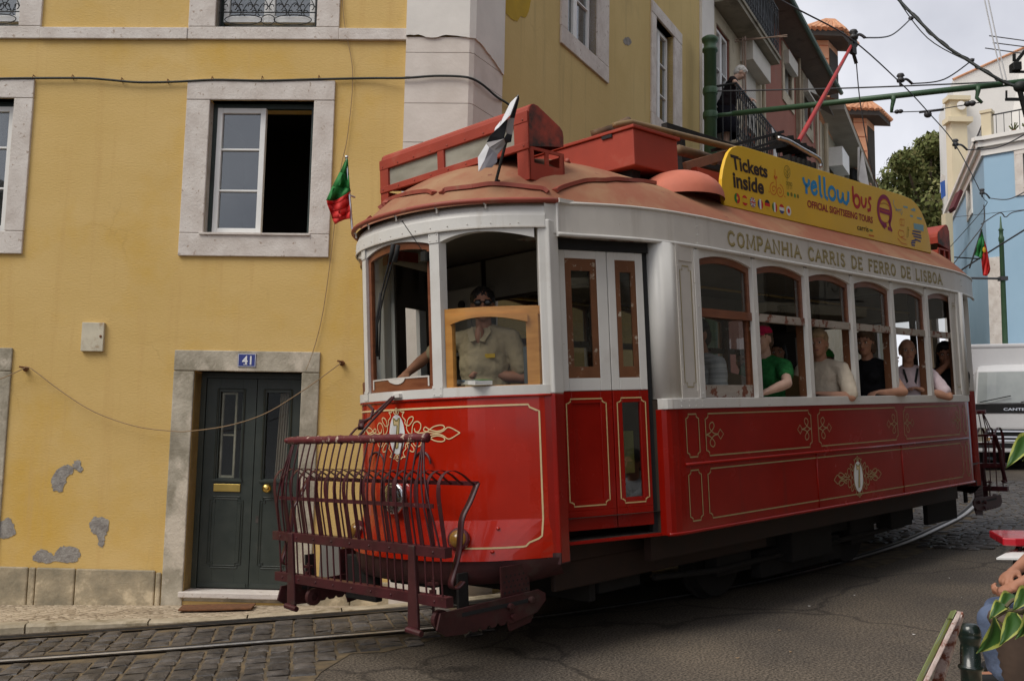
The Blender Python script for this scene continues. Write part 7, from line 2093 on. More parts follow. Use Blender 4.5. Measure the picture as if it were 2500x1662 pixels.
def ring_v(z, yf, w_, n=9): return [(-w_, yf + .25, z)] + [(w_ * .96 * x, yf + .10 * abs(x) ** 3, z) for x in np.linspace(-1, 1, n)] + [(w_, yf + .25, z), (w_, 1.5, z), (-w_, 1.5, z)]
q.sheet([r + [r[0]] for r in (ring_v(.45, -.02, .86), ring_v(Z['hb'], -.05, .88), ring_v(Z['cb'], -.03, .88), ring_v(Z['wb'], 0, .88), ring_v(Z['wt'], .22, .80), ring_v(Z['boxb'] + .03, .32, .76), ring_v(Z['boxb'] + .10, .55, .70))])
cab = q.build('cab', MT['lorry_white'], lor)
q = MB(); q.sheet([[(.80 * x, .0 - .014 + .10 * abs(x) ** 3 + .22 * t, Z['wb'] + .02 + (Z['wt'] - Z['wb'] - .04) * t) for x in np.linspace(-1 + .08 * t, 1 - .08 * t, 9)] for t in (0, 1)]); ws = q.build('windscreen', M('lorry_glass_painted_sky', (.42, .45, .44), .08, col2=(.30, .33, .33), scale=1.2, lo=.35, hi=.7, rvar=0), lor)  # pale sky reflection is painted into the windscreen's base colour
q = MB(); q.sheet([[(.86 * x, -.045 + .10 * abs(x) ** 3, z) for x in np.linspace(-1, 1, 9)] for z in (Z['cb'] + .02, Z['wb'])]); q.tube([(-.75, -.06, Z['wb'] + .03), (-.1, -.03, Z['wb'] + .18)], .012, 5); q.tube([(.1, -.06, Z['wb'] + .03), (.7, -.03, Z['wb'] + .16)], .012, 5); cow = q.build('cowl', MT['rubber'], lor)
q = MB(); text_on(q, 'CANTER', lambda a_, b_: (-.26 + .52 * a_, -.058, Z['cb'] + .075 + .06 * b_), .02); q.build('badge', MT['chrome'], cow)
q = MB(); q.sheet([[(.62 * x, -.075 + .06 * abs(x) ** 3, z) for x in np.linspace(-1, 1, 9)] for z in (Z['gb'] - .05, Z['hb'] - .04)]); gr_ = q.build('grille', MT['rubber'], lor)
q = MB()
for z in (Z['hb'] - .09, Z['gb'] + .06, Z['gb'] - .02): q.beam((-.6, -.09, z), (.6, -.09, z), .02, .035)
q.build('grille_bar', MT['chrome'], gr_)
for sg in (-1, 1):
    q = MB(); q.prism([(sg * .60, -.03, Z['hb'] - .02), (sg * .86, .06, Z['hb'] - .0), (sg * .87, .08, Z['gb'] - .06), (sg * .66, -.03, Z['gb'] - .10)], (0, .05, 0)); q.build('headlight', MT['glass_dirty'], lor)
    q = MB(); q.box((sg * 1.0 - .08, -.02, Z['wb'] + .1), (sg * 1.0 + .08, .08, Z['wt'] - .05)); q.beam((sg * .85, .1, Z['wt'] - .1), (sg * 1.0, .05, Z['wt'] - .1), .02, .02); q.build('mirror', MT['rubber'], lor)
q = MB(); q.box((-.88, -.12, .40), (.88, .1, Z['gb'] - .06)); bmp = q.build('bumper', MT['lorry_white'], lor, bevel=.03)
q = MB(); q.box((-.86, -.125, .5), (.86, -.121, .62)); q.cur = 1
for x in (-.62, .62): q.box((x - .06, -.13, .66), (x + .06, -.123, .74))
q.build('bumper_trim', [MT['rubber'], MT['amber_lens']], bmp)
for x in (-.72, .72):
    for y in (.75, 3.9):
        q = MB(); q.lathe([(.2, 0), (.36, .02), (.38, .06), (.38, .18), (.36, .22), (.2, .24)], (x - .12, y, .38), 20, (1, 0, 0)); q.build('wheel', MT['rubber'], lor)
q = MB(); q.box((-.8, .3, .3), (.8, 5, .6)); q.build('chassis', MT['underframe'], lor)

# house closing the lane on the left, out of the picture: mirrored in the dash and windscreen
endh = thing('lane_end_house', 'plain house closing the lane to the left, mirrored in the windscreen of the tram', 'house', loc=(-15, 0, -1))
def eq_(u, z, o): return (-14.5 + .25 * u * .2 + o, 10 - u, z)
q = MB(); eo = [(1.5 + k * 3.2, 2.6 + k * 3.2, z, z + 1.9) for k in range(6) for z in (.6, 3.6)]
wall_open(q, eq_, -1, 24, -2, 7.6, eo, .25); wbox(q, eq_, -1, 24, 7.5, 7.8, -4, .3); q.build('wall', M('end_wall', (.24, .22, .19), .9, scale=1), endh, world=True)
for w_ in eo:
    q = MB(); wbox(q, eq_, *w_, -.3, -.24); q.build('window', MT['dark_room'], endh, world=True)

# the row of houses across the street: out of the picture, mirrored in the tram's windows and shading its side
opp = thing('opposite_house', 'house across the street with balconies, mirrored in the tram windows', 'house', loc=(6.5, 0.5, .3))
ok_ = dict(parent=opp, world=True)
oa, ob = np.array([5.0, -3.0, 0]), np.array([10.4, 12.0, 0]); od = (ob - oa) / np.linalg.norm(ob - oa); on = np.array([-od[1], od[0], 0])
def oq_(u, z, o): p = oa + od * u + on * o; return (p[0], p[1], z)
q = MB(); ow = []
for k in range(5):
    for z in (3.9, 7.3): ow.append((1.2 + k * 3.0, 2.4 + k * 3.0, z, z + 2.2))
    ow.append((1.1 + k * 3.0, 2.5 + k * 3.0, .3, 2.9))
wall_open(q, oq_, -1.5, 17, -.5, 11.0, ow, .3); q.build('wall', M('opp_wall', (.17, .165, .15), .9, scale=1), **ok_)
q = MB(); wbox(q, oq_, -1.5, 17, 10.8, 11.2, 0, .4); wbox(q, oq_, -1.5, 17, 11.2, 11.3, -6, .0); wbox(q, oq_, -1.5, 17, -.5, 11, -6, -5.9); q.build('cornice', MT['limestone_grey'], **ok_)
for k, w_ in enumerate(ow):
    q = MB(); wbox(q, oq_, w_[0], w_[1], w_[2], w_[3], -.32, -.25); q.build('window', MT['dark_room'], **ok_)
    if w_[2] > 3:
        q = MB(); wbox(q, oq_, w_[0] - .3, w_[1] + .3, w_[2] - .15, w_[2], 0, .5); q.build('balcony_slab', MT['slab_concrete'], **ok_)
        q = MB(); T_ = lambda P, r=.015: q.tube([oq_(*p) for p in P], r, 6)
        T_([(w_[0] - .28, w_[2] + .95, .46), (w_[1] + .28, w_[2] + .95, .46)], .025); T_([(w_[0] - .28, w_[2] + .1, .46), (w_[1] + .28, w_[2] + .1, .46)], .02)
        for j in range(5):
            u_ = w_[0] - .1 + j * .35
            T_([(u_ - .17, w_[2], .46), (u_ - .17, w_[2] + .95, .46)], .014)
            for sg in (1, -1): T_([(u_ + .12 * math.cos(t) * (1 - t / 9) * sg, w_[2] + .5 + sg * .2 + .14 * math.sin(t) * (1 - t / 9), .46) for t in np.linspace(0, 6, 14)], .012)
        q.build('railing', MT['black_iron'], **ok_)

# ================================================================ people
MT['skin'] = M('skin', (0.46, 0.24, 0.155), 0.55, var=.08, scale=12, spec=.4)
MT['skin_tan'] = M('skin_tan', (0.36, 0.165, 0.10), 0.55, var=.08, scale=12, spec=.4)
MT['skin_pale'] = M('skin_pale', (0.56, 0.36, 0.27), 0.55, var=.06, scale=12, spec=.4)
MT['eye_white'] = M('eye_white', (.6, .58, .55), .3)
MT['eye_dark'] = M('eye_dark', (.015, .012, .01), .15)
MT['lips'] = M('lips', (.30, .11, .09), .5)


def cloth_mat(name, col, var=.10, scale=9, **k): return M(name, col, .9, var=var, scale=scale, bump=.9, bscale=8, spec=.15, **k)


TEX = {}
for n_, sc_v in (('cloth', .075), ('hair', .018)):
    tx_ = bpy.data.textures.new(n_ + '_folds', 'CLOUDS'); tx_.noise_scale = sc_v; tx_.noise_depth = 2; TEX[n_] = tx_


def Ry(a): c, s = math.cos(a), math.sin(a); return np.array([[c, 0, s], [0, 1, 0], [-s, 0, c]])
def Rz_(a): c, s = math.cos(a), math.sin(a); return np.array([[c, -s, 0], [s, c, 0], [0, 0, 1]])
def Rx(a): c, s = math.cos(a), math.sin(a); return np.array([[1, 0, 0], [0, c, -s], [0, s, c]])


def remesh(mb, voxel, name, smooth=3):
    me = bpy.data.meshes.new(name); me.from_pydata(mb.v, [], mb.f); me.update()
    o = bpy.data.objects.new(name, me); COL.objects.link(o)
    r = o.modifiers.new('r', 'REMESH'); r.mode = 'VOXEL'; r.voxel_size = voxel; r.use_smooth_shade = True
    s = o.modifiers.new('s', 'SMOOTH'); s.factor = .5; s.iterations = smooth
    bpy.context.view_layer.update()
    m2 = bpy.data.meshes.new_from_object(o.evaluated_get(bpy.context.evaluated_depsgraph_get()))
    bpy.data.objects.remove(o); bpy.data.meshes.remove(me)
    m2.name = name
    return m2


def ik(a, b, l1, l2, hint):
    a, b, hint = [np.asarray(q, float) for q in (a, b, hint)]
    d = b - a; L = np.linalg.norm(d); mx_ = (l1 + l2) * .995
    if L > mx_: b = a + d / L * mx_; d = b - a; L = mx_
    u = d / L; x = (l1 * l1 - l2 * l2 + L * L) / (2 * L); h = math.sqrt(max(1e-6, l1 * l1 - x * x))
    p = hint - u * (hint @ u); p /= np.linalg.norm(p) + 1e-9
    return a + u * x + p * h, b


def hand(mb, w, d, n, side, curl=.5, thumb=1.0, k=1.0, spread=1.0, curls=None):
    """palm and five fingers: d = along the hand, n = out of the palm, side = towards the thumb"""
    d = d / np.linalg.norm(d); n = n - d * (n @ d); n /= np.linalg.norm(n); s = np.cross(n, d)
    if s @ side < 0: s = -s
    rot = np.stack([d, s, n], 1)
    mb.capsule(w, .027 * k, w + d * .03 * k, .026 * k)
    mb.ell(w + d * .055 * k, (.052 * k, .042 * k, .017 * k), 14, 10, rot)
    mb.ell(w + d * .03 * k + s * .02 * k + n * .008 * k, (.032 * k, .02 * k, .016 * k), 10, 8, rot)
    for i, (off, l0) in enumerate(((.032, .072), (.011, .080), (-.011, .075), (-.031, .060))):
        c = (curls[i] if curls else curl * (1 + .12 * i)); p = w + d * (.092 - .004 * abs(i - 1)) * k + s * off * k
        dd = d + s * off * 1.2 * spread; dd /= np.linalg.norm(dd); an = c * .55; r = (.0095 if i < 3 else .0083) * k
        for (fr, ra) in ((.45, 1.0), (.31, .92), (.24, .82)):
            q = p + (dd * math.cos(an) + n * math.sin(an)) * l0 * fr * k; mb.capsule(p, r * (ra + .05), q, r * ra, 8); p = q; an += c * .95
    p = w + d * .025 * k + s * .032 * k
    for (a_, l) in ((.55, .040), (.35, .030), (.15, .024)):
        dd = d * math.cos(a_) + s * math.sin(a_) * thumb + n * .45; dd /= np.linalg.norm(dd); q = p + dd * l * k; mb.capsule(p, .0115 * k, q, .0098 * k, 8); p = q


def person(label, mat, lean=0.0, twist=0.0, head=(0, 0, 0), RH=None, LH=None, hintR=(-.5, -.6, -.6), hintL=(-.5, .6, -.6), seated=True, skin='skin', top=None, sleeve=.5, bottoms=None,
           hair=None, hairmat=None, extras=None, size=1.0, curlR=.5, curlL=.5, palmR=None, palmL=None, legs=True, voxel=.0075, group=None, female=False, stand_h=.86, tw=1.0, knees=None, neckline=.0, handk=1.0, shirt_len=0.0):
    root = thing('person', label, 'person', mat=mat, group=group)
    k = size
    RT = Ry(lean) @ Rz_(twist)
    T = lambda p: RT @ np.asarray(p, float) * k
    b = MB()
    wsh = .175 if female else .195
    hipw = .155 if female else .145
    neck0 = T((0, 0, .53)); HR = RT @ Rz_(head[0]) @ Ry(head[1]) @ Rx(head[2])
    hc = neck0 + (RT @ np.array([.012, 0, .06]) + HR @ np.array([.018, 0, .105])) * k
    H = lambda p: hc + HR @ np.asarray(p, float) * k
    def torso(mb, g, sleeves=None, open_neck=False):
        mb.ell(T((0, 0, .03)), ((.12 + g) * k * tw, (hipw + .02 + g) * k * tw, (.13 + g) * k), 18, 12, RT)
        mb.ell(T((.012, 0, .18)), ((.112 + g) * k * tw, (.145 + g) * k * tw, (.15 + g) * k), 18, 12, RT)
        mb.ell(T((.0, 0, .37)), ((.112 + g) * k, (wsh - .025 + g) * k, (.165 + g) * k), 18, 12, RT)
        if female: 
            for s_ in (-1, 1): mb.ell(T((.085, .07 * s_, .36)), ((.055 + g) * k, (.06 + g) * k, (.06 + g) * k), 12, 8, RT)
        for s_ in (-1, 1):
            mb.capsule(T((-.01, .05 * s_, .485)), (.058 + g) * k, T((-.005, (wsh - .015) * s_, .455)), (.055 + g) * k)
            mb.capsule(T((-.015, .03 * s_, .50)), (.04 + g * .8) * k, T((-.005, .11 * s_, .475)), (.045 + g) * k)
    torso(b, 0)
    b.capsule(T((-.005, 0, .49)), .060 * k, hc + HR @ np.array([-.015, 0, -.05]) * k, .052 * k, 14)
    # head: skull, face, jaw, nose, brow, ears
    b.ell(H((-.012, 0, .025)), (.098 * k, .076 * k, .100 * k), 20, 14, HR)
    b.ell(H((.030, 0, -.035)), (.066 * k, .060 * k, .082 * k), 18, 12, HR)
    b.ell(H((.052, 0, -.085)), (.036 * k, .036 * k, .030 * k), 12, 8, HR)
    b.capsule(H((.085, 0, .012)), .009 * k, H((.108, 0, -.028)), .0145 * k); b.ell(H((.100, 0, -.030)), (.015 * k, .021 * k, .011 * k), 10, 8, HR)
    for s_ in (-1, 1):
        b.capsule(H((.083, .014 * s_, .026)), .0105 * k, H((.070, .048 * s_, .024)), .010 * k); b.ell(H((.062, .038 * s_, -.030)), (.026 * k, .022 * k, .024 * k), 10, 8, HR)
        b.ell(H((-.005, .077 * s_, -.008)), (.018 * k, .009 * k, .032 * k), 10, 8, HR)
    b.ell(H((.085, 0, -.058)), (.016 * k, .026 * k, .012 * k), 12, 8, HR)
    JO = {}
    cuffs = []
    for s_, tgt, hint, curl, palm in ((-1, RH, hintR, curlR, palmR), (1, LH, hintL, curlL, palmL)):
        sh = T((-.005, wsh * s_, .455)); ua, fa = .29 * k, .255 * k
        if tgt is None: tgt = (np.array([.30, .16 * s_, .02]) if seated else np.array([.04, .26 * s_, -.10])) * k
        el, wr = ik(sh, tgt, ua, fa, hint)
        r0 = .049 if not female else .043
        b.capsule(sh, (r0 + .004) * k, sh + (el - sh) * .55, r0 * .95 * k, 12); b.capsule(sh + (el - sh) * .55, r0 * .95 * k, el, .040 * k, 12)
        b.capsule(el, .040 * k, el + (wr - el) * .35, .041 * k, 12); b.capsule(el + (wr - el) * .35, .041 * k, wr, .026 * k, 12)
        d = wr - el; d /= np.linalg.norm(d)
        pn = np.asarray(palm if palm is not None else (0, 0, -1), float)
        hd = d
        if abs(pn @ d) > .95: pn = np.array([0, -s_, -.3])
        side = np.cross(pn, d) * (1 if s_ < 0 else -1) * -1
        hand(b, wr, hd, pn, -side if False else side, curl, k=k * handk)
        JO[s_] = (sh, el, wr)
        cuffs.append((s_, sh, el, wr))
    for s_ in (-1, 1):
        hp = np.array([0, .09 * s_, -.02]) * k
        if seated:
            kn_ = np.array([.44, .11 * s_, .02]) * k; an_ = np.array([.42, .11 * s_, -.42]) * k
            if knees: kn_, an_ = np.asarray(knees[s_][0]), np.asarray(knees[s_][1])
        else: kn_ = np.array([.03, .09 * s_, -stand_h * .49]) * k; an_ = np.array([0, .09 * s_, -stand_h * .95]) * k
        JO[('leg', s_)] = (hp, kn_, an_)
        if legs:
            b.capsule(hp, .088 * k, kn_, .060 * k, 14); b.capsule(kn_, .060 * k, kn_ + (an_ - kn_) * .35, .057 * k, 12); b.capsule(kn_ + (an_ - kn_) * .35, .057 * k, an_, .038 * k, 12)
            b.capsule(an_ + np.array([-.03, 0, -.04]) * k, .036 * k, an_ + np.array([.15, 0, -.05]) * k, .030 * k)
        else: b.capsule(hp, .088 * k, hp + (kn_ - hp) * .15, .08 * k, 14)
    me = remesh(b, voxel, 'body'); me.materials.append(MT[skin])
    bo = bpy.data.objects.new('body', me); COL.objects.link(bo); bo.parent = root; MW[bo.name] = MW[root.name]

    def child(name, mb, mt_, vox=.008, par=bo, sm=3):
        m_ = remesh(mb, vox, name, sm); m_.materials.append(mt_ if not isinstance(mt_, str) else MT[mt_])
        o = bpy.data.objects.new(name, m_); COL.objects.link(o); o.parent = root; MW[o.name] = MW[root.name]
        dm = o.modifiers.new('folds', 'DISPLACE'); dm.texture = TEX['hair' if name == 'hair' else 'cloth']; dm.strength = .016 if name == 'hair' else .020; dm.mid_level = .45; dm.texture_coords = 'LOCAL'
        return o
    if top is not None:
        t = MB(); torso(t, .016); t.ell(T((.012, 0, .27)), (.135 * k * tw, (wsh - .025 + .01) * k, .20 * k), 18, 12, RT); t.ell(T((.015, 0, .12)), (.138 * k * tw, (hipw + .03) * k, .18 * k), 18, 12, RT)
        if shirt_len: t.ell(T((0, 0, -.06)), (.135 * k, .165 * k, .13 * k), 16, 10, RT)
        for s_, sh, el, wr in cuffs:
            if sleeve <= 0: continue
            e = sh + (el - sh) * min(1, sleeve * 1.5); t.capsule(sh, .068 * k, e, (.064 if sleeve < .7 else .056) * k, 14)
            if sleeve > .7: t.capsule(el, .054 * k, el + (wr - el) * .92, .042 * k, 14)
        child('shirt', t, top)
        # collar
        if neckline:
            q = MB(); n_ = 16
            ring0 = [T((.0 + .075 * math.cos(a), .068 * math.sin(a), .535 - .035 * math.cos(a))) for a in np.linspace(.5, 2 * math.pi - .5, n_)]
            ring1 = [T((.0 + .108 * math.cos(a), .10 * math.sin(a), .505 - .06 * math.cos(a))) for a in np.linspace(.42, 2 * math.pi - .42, n_)]
            q.strip(ring0, ring1); q.build('collar', top if not isinstance(top, str) else MT[top], root, solid=.008, smooth=True)
    if bottoms is not None:
        t = MB(); t.ell(np.array([0, 0, .0]), (.135 * k, (hipw + .035) * k, .14 * k), 16, 10)
        for s_ in (-1, 1):
            hp, kn_, an_ = JO[('leg', s_)]; t.capsule(hp, .10 * k, kn_ if legs else hp + (kn_ - hp) * .15, (.074 if legs else .09) * k, 14)
            if legs: t.capsule(kn_, .074 * k, an_ + (kn_ - an_) * .06, .062 * k, 14)
        child('trousers', t, bottoms, .011)
    if hair:
        t = MB()
        for (c, r) in hair: t.ell(H(c), tuple(x * k for x in r), 14, 10, HR)
        child('hair', t, hairmat, .007, sm=2)
    for s_ in (-1, 1):
        q = MB(); q.ell(H((.083, .031 * s_, .008)), (.010 * k, .013 * k, .008 * k), 10, 8, HR); q.cur = 1; q.ell(H((.0905, .031 * s_, .008)), (.0042 * k, .0065 * k, .0065 * k), 8, 6, HR); q.build('eye', [MT['eye_white'], MT['eye_dark']], root, smooth=True)
        q = MB(); q.capsule(H((.091, .016 * s_, .027)), .0038 * k, H((.080, .048 * s_, .027)), .003 * k, 6); q.build('eyebrow', hairmat if hairmat is not None else MT['eye_dark'], root, smooth=True)
    q = MB(); q.capsule(H((.100, -.018, -.058)), .0055 * k, H((.100, .018, -.058)), .0055 * k, 8); q.build('mouth', MT['lips'], root, smooth=True)
    if extras: extras(root, H, HR, T, RT, JO, k)
    return root, JO, H


def in_tram(p, yaw): return TRAMM @ Matrix.Translation(Vector(p)) @ Matrix.Rotation(yaw, 4, 'Z')
def loc_of(M4, p): return np.array(M4.inverted() @ Vector(tuple(p)))
def tw_(p): return Vector(tuple(t2w(p)))


SHORT = [((-.02, 0, .045), (.100, .083, .092)), ((-.06, 0, -.01), (.062, .076, .085))]
BOB = SHORT + [((-.03, .06, -.02), (.055, .03, .085)), ((-.03, -.06, -.02), (.055, .03, .085)), ((.05, 0, .09), (.05, .065, .03))]
LONG = BOB + [((-.05, .05, -.12), (.05, .04, .13)), ((-.05, -.05, -.12), (.05, .04, .13)), ((-.075, 0, -.12), (.045, .075, .14))]
h_dark = M('hair_dark', (.012, .010, .009), .5, spec=.4); h_brown = M('hair_brown', (.10, .06, .035), .6); h_blonde = M('hair_blonde', (.36, .25, .14), .6, var=.2, scale=30)
h_white = M('hair_white', (.62, .60, .56), .7, var=.1, scale=30); h_grey = M('hair_grey', (.22, .20, .18), .7)


def cap_of(mat_, brim=True, peak=None):
    def f(root, H, HR, T, RT, JO, k):
        q = MB(); rows = []
        for i in range(8):
            ph = (math.pi / 2) * i / 7; rows.append([H((-.012 + .106 * math.cos(ph) * math.cos(t), .088 * math.cos(ph) * math.sin(t), .045 + .082 * math.sin(ph))) for t in np.linspace(0, 2 * math.pi, 21)])
        q.sheet(rows)
        if brim: q.sheet([[H((.07 + .11 * s_ * math.cos(a) , .085 * math.sin(a), .047 - .02 * s_ + .012 * math.cos(a))) for a in np.linspace(-1.3, 1.3, 9)] for s_ in (0, .5, 1)])
        q.build('cap', mat_, root, solid=.004, smooth=True)
    return f


# ---- driver
def drv_x(root, H, HR, T, RT, JO, k):
    q = MB()
    for s_ in (-1, 1): q.ell(H((.098, .033 * s_, .006)), (.008, .027, .020), 12, 8, HR)
    q.tube([H((.104, -.02, .014)), H((.104, .02, .014))], .004, 6)
    for s_ in (-1, 1): q.tube([H((.095, .058 * s_, .012)), H((.0, .082 * s_, .012))], .0035, 6)
    q.build('sunglasses', M('shades', (.008, .008, .009), .3), root, smooth=True)
    q = MB(); c = T((.133, .085, .335)); q.obox(tuple(c), tuple(RT @ np.array([.003, 0, 0])), tuple(RT @ np.array([0, .036, 0])), tuple(RT @ np.array([0, 0, .014]))); q.build('name_badge', M('badge_gold', (.55, .34, .02), .4), root)
    sh, el, wr = JO[1]; d = (wr - el) / np.linalg.norm(wr - el); q = MB(); p = wr - d * .03; q.lathe([(.034, -.012), (.036, -.01), (.036, .01), (.034, .012)], p, 18, d); q.ell(p + np.array([0, 0, .033]), (.018, .018, .006)); q.build('watch', MT['chrome'], root)
    q = MB(); q.ell(T((.088, 0, .475)), (.045, .034, .075), 14, 10, RT); q.build('open_neck', MT['skin_tan'], root, smooth=True)
    for s_ in (-1, 1):
        q = MB(); q.add([T((.06, .062 * s_, .545)), T((.135, .012 * s_, .44)), T((.145, .05 * s_, .43)), T((.10, .085 * s_, .50))], [(0, 1, 2, 3)]); q.build('collar_wing', MT['polo_beige'], root, solid=.008)
    q = MB(); q.strip([T((.112, a, .50 - .12 * t)) for t, a in ((0, .0), (.5, .004), (1, .006))], [T((.128, a, .50 - .12 * t)) for t, a in ((0, .02), (.5, .014), (1, .012))]); q.build('placket', MT['polo_beige'], root, solid=.004)


MT['polo_beige'] = cloth_mat('polo_beige', (0.38, 0.305, 0.195), var=.08, scale=7)
hip = (1.05, .98, 1.60); DM = in_tram(hip, math.radians(207))
kn_ = tu(1165, 888, 1, .93)
rh = loc_of(DM, tw_(tu(985, 924, 0, .66) + [.03, 0, .035])); lh = loc_of(DM, tw_((.985, .90, 1.815)))
person('driver in a beige polo shirt and sunglasses standing at the front tram window', DM, head=(.35, .02, 0), RH=rh, LH=lh, hintR=(-.2, -.9, -.3), hintL=(-.3, .95, -.35), seated=False, stand_h=.72, skin='skin_tan', top=MT['polo_beige'], sleeve=.5,
       bottoms=cloth_mat('driver_trousers', (.03, .03, .04)), hair=[((-.022, 0, .045), (.103, .086, .088)), ((-.05, 0, -.01), (.07, .08, .075))], hairmat=h_dark, extras=drv_x, curlL=1.3, curlR=.55, neckline=1, tw=1.05)
# maps and magazine on the driver's ledge
mg = MB(); c0, c1 = tu(1135, 940, 0, .62), tu(1225, 925, 0, .80)
MGY = fx(.72)
def ledge(px, py, x): return tu(px, py, 0, x)
q = MB(); a_ = np.array([.70, .72, 1.735])
for i, (col, z) in enumerate((('ink_white', 0), ('ink_white', .012))): q.obox((.66, .68, 1.74 + z), (.055, -.02, 0), (.06, .16, .012), (0, 0, .005))
q.cur = 1; q.obox((.66, .68, 1.7585), (.055, -.02, 0), (.06, .16, .012), (0, 0, .001)); q.cur = 2; q.obox((.67, .60, 1.7588), (.04, -.015, 0), (.02, .05, .004), (0, 0, .0012)); q.cur = 3; q.obox((.65, .74, 1.760), (.03, -.01, 0), (.02, .05, .004), (0, 0, .0012))
o = q.build('magazine', [MT['ink_white'], MT['ink_grey'], MT['ink_green'], MT['ink_blue']]); o.matrix_world = TRAMM; tag(o, "stack of folded maps lying on the sill before the driver's window", 'magazine')

# ---- passengers, front window to rear
PG = 'passengers in the tram'
sill = lambda px, py, y: tu(px, py, 1, y)
M1 = in_tram((2.72, .34, 1.40), math.radians(158))
shirt_stripe = M('shirt_stripe', (.50, .52, .54), .9, col2=(.34, .36, .38), scale=6, stretch=(.3, .3, 9), lo=.45, hi=.55)
person('passenger in a pale striped shirt and dark cap behind the first closed tram window', M1, head=(.25, .1, 0), LH=loc_of(M1, tw_((2.45, .26, 1.42))), hintL=(-.5, .5, -.7), top=shirt_stripe, sleeve=.55, bottoms=cloth_mat('jeans_a', (.05, .07, .12)), hair=SHORT, hairmat=h_dark, extras=cap_of(cloth_mat('cap_dark', (.02, .02, .025))), legs=False, group=PG)
M2 = in_tram((3.62, .32, 1.40), math.radians(176))
person('passenger in a pink cap and green shirt leaning a bare arm on the sill', M2, head=(.12, .05, 0), lean=.04, LH=loc_of(M2, tw_(sill(1874, 955, .04))), hintL=(-.6, .8, -.3), top=cloth_mat('shirt_green', (.02, .13, .035), var=.25, scale=30), sleeve=.32, bottoms=cloth_mat('jeans_b', (.05, .07, .12)),
       hair=SHORT, hairmat=h_brown, skin='skin_pale', extras=cap_of(cloth_mat('cap_pink', (.50, .02, .075))), legs=False, female=True, group=PG, palmL=(0, .2, -1))
M3 = in_tram((4.50, .30, 1.39), math.radians(178))
person('passenger with short fair hair and a beige shirt with rolled sleeves', M3, head=(.3, .05, 0), LH=loc_of(M3, tw_((4.22, .16, 1.63))), hintL=(-.7, .7, -.2), top=cloth_mat('shirt_beige', (.58, .50, .39), scale=6, var=.06), sleeve=.58, bottoms=cloth_mat('jeans_c', (.1, .09, .08)), hair=SHORT + [((.03, 0, .075), (.06, .07, .04))], hairmat=h_blonde, legs=False, group=PG)
M4 = in_tram((5.42, .30, 1.42), math.radians(182))
person('passenger with light brown hair in a sleeveless black top resting her elbow', M4, head=(.1, .05, 0), LH=loc_of(M4, tw_((5.16, .06, 1.64))), hintL=(-.8, .6, -.3), top=cloth_mat('top_black', (.012, .012, .014)), sleeve=0, bottoms=cloth_mat('skirt_a', (.05, .05, .05)), hair=BOB, hairmat=h_brown, legs=False, female=True, group=PG)


def camera_x(root, H, HR, T, RT, JO, k):
    q = MB()
    for s_ in (-1, 1): q.sheet([[T((.105 + .02 * t + .012, (.065 * (1 - t) * s_ + .0), .52 - .32 * t)) for t in np.linspace(0, 1, 7)], [T((.105 + .02 * t + .012, (.065 * (1 - t) * s_ + .022), .515 - .32 * t)) for t in np.linspace(0, 1, 7)]])
    q.build('camera_strap', MT['rubber'], root, solid=.004)
    q = MB(); q.obox(tuple(T((.165, .0, .17))), (.03, 0, 0), (0, .065, 0), (0, 0, .042)); q.lathe([(.036, .0), (.036, .06), (.03, .065)], T((.19, 0, .17)), 16, (1, 0, 0)); q.build('camera', MT['black_iron'], root, bevel=.006)


M5 = in_tram((6.20, .25, 1.36), math.radians(208))
person('passenger in a pale pink polo with a camera round his neck looking out', M5, head=(.08, .02, 0), RH=loc_of(M5, tw_(sill(2176, 880, .10))), LH=loc_of(M5, tw_((6.12, .08, 1.66))), hintR=(-.1, -1, -.2), hintL=(-.3, .9, -.2), top=cloth_mat('polo_pink', (.72, .58, .60), var=.05), sleeve=.5, bottoms=cloth_mat('shorts', (.2, .18, .14)),
       hair=[((-.045, 0, .02), (.075, .08, .085))], hairmat=h_grey, extras=camera_x, curlR=1.1, legs=False, neckline=1, group=PG, palmR=(.8, .4, 0))
M6 = in_tram((7.08, .24, 1.36), math.radians(212))
def chin(H_): return H_
person('passenger with long dark hair holding a hand to her mouth in the last window', M6, head=(-.12, .12, 0), lean=.10, RH=np.array([.22, -.02, .56]), LH=loc_of(M6, tw_((6.78, .17, 1.64))), hintR=(.4, -.8, -.6), hintL=(.3, .25, -1), top=cloth_mat('top_dark', (.014, .012, .014)), sleeve=.3, bottoms=cloth_mat('skirt_b', (.03, .03, .03)),
       hair=LONG, hairmat=h_dark, skin='skin_tan', legs=False, female=True, group=PG, palmR=(-1, .3, .2), curlR=1.0)
M7 = in_tram((4.95, .98, 1.36), math.radians(195))
person('dim passenger in a grey top sitting deeper inside behind the second window', M7, head=(.2, 0, 0), top=cloth_mat('top_grey', (.22, .22, .25)), sleeve=.5, bottoms=cloth_mat('jeans_d', (.05, .06, .1)), hair=BOB, hairmat=h_dark, legs=False, female=True, group=PG, voxel=.01)
M8 = in_tram((5.75, 1.85, 1.36), math.radians(185))
person('dim passenger in dark clothes on the far side of the tram', M8, head=(.2, 0, 0), top=cloth_mat('top_navy', (.03, .035, .05)), sleeve=.9, bottoms=cloth_mat('jeans_e', (.05, .06, .1)), hair=SHORT, hairmat=h_brown, legs=False, group=PG, voxel=.01)

M9 = in_tram((5.80, .92, 1.30), math.radians(190))
person('dim passenger in a bright green cap behind the woman in black', M9, head=(.2, 0, 0), top=cloth_mat('top_olive', (.10, .11, .08)), sleeve=.5, bottoms=cloth_mat('jeans_f', (.05, .06, .1)), hair=SHORT, hairmat=h_brown, extras=cap_of(cloth_mat('cap_green', (.04, .30, .05))), legs=False, group=PG, voxel=.01)
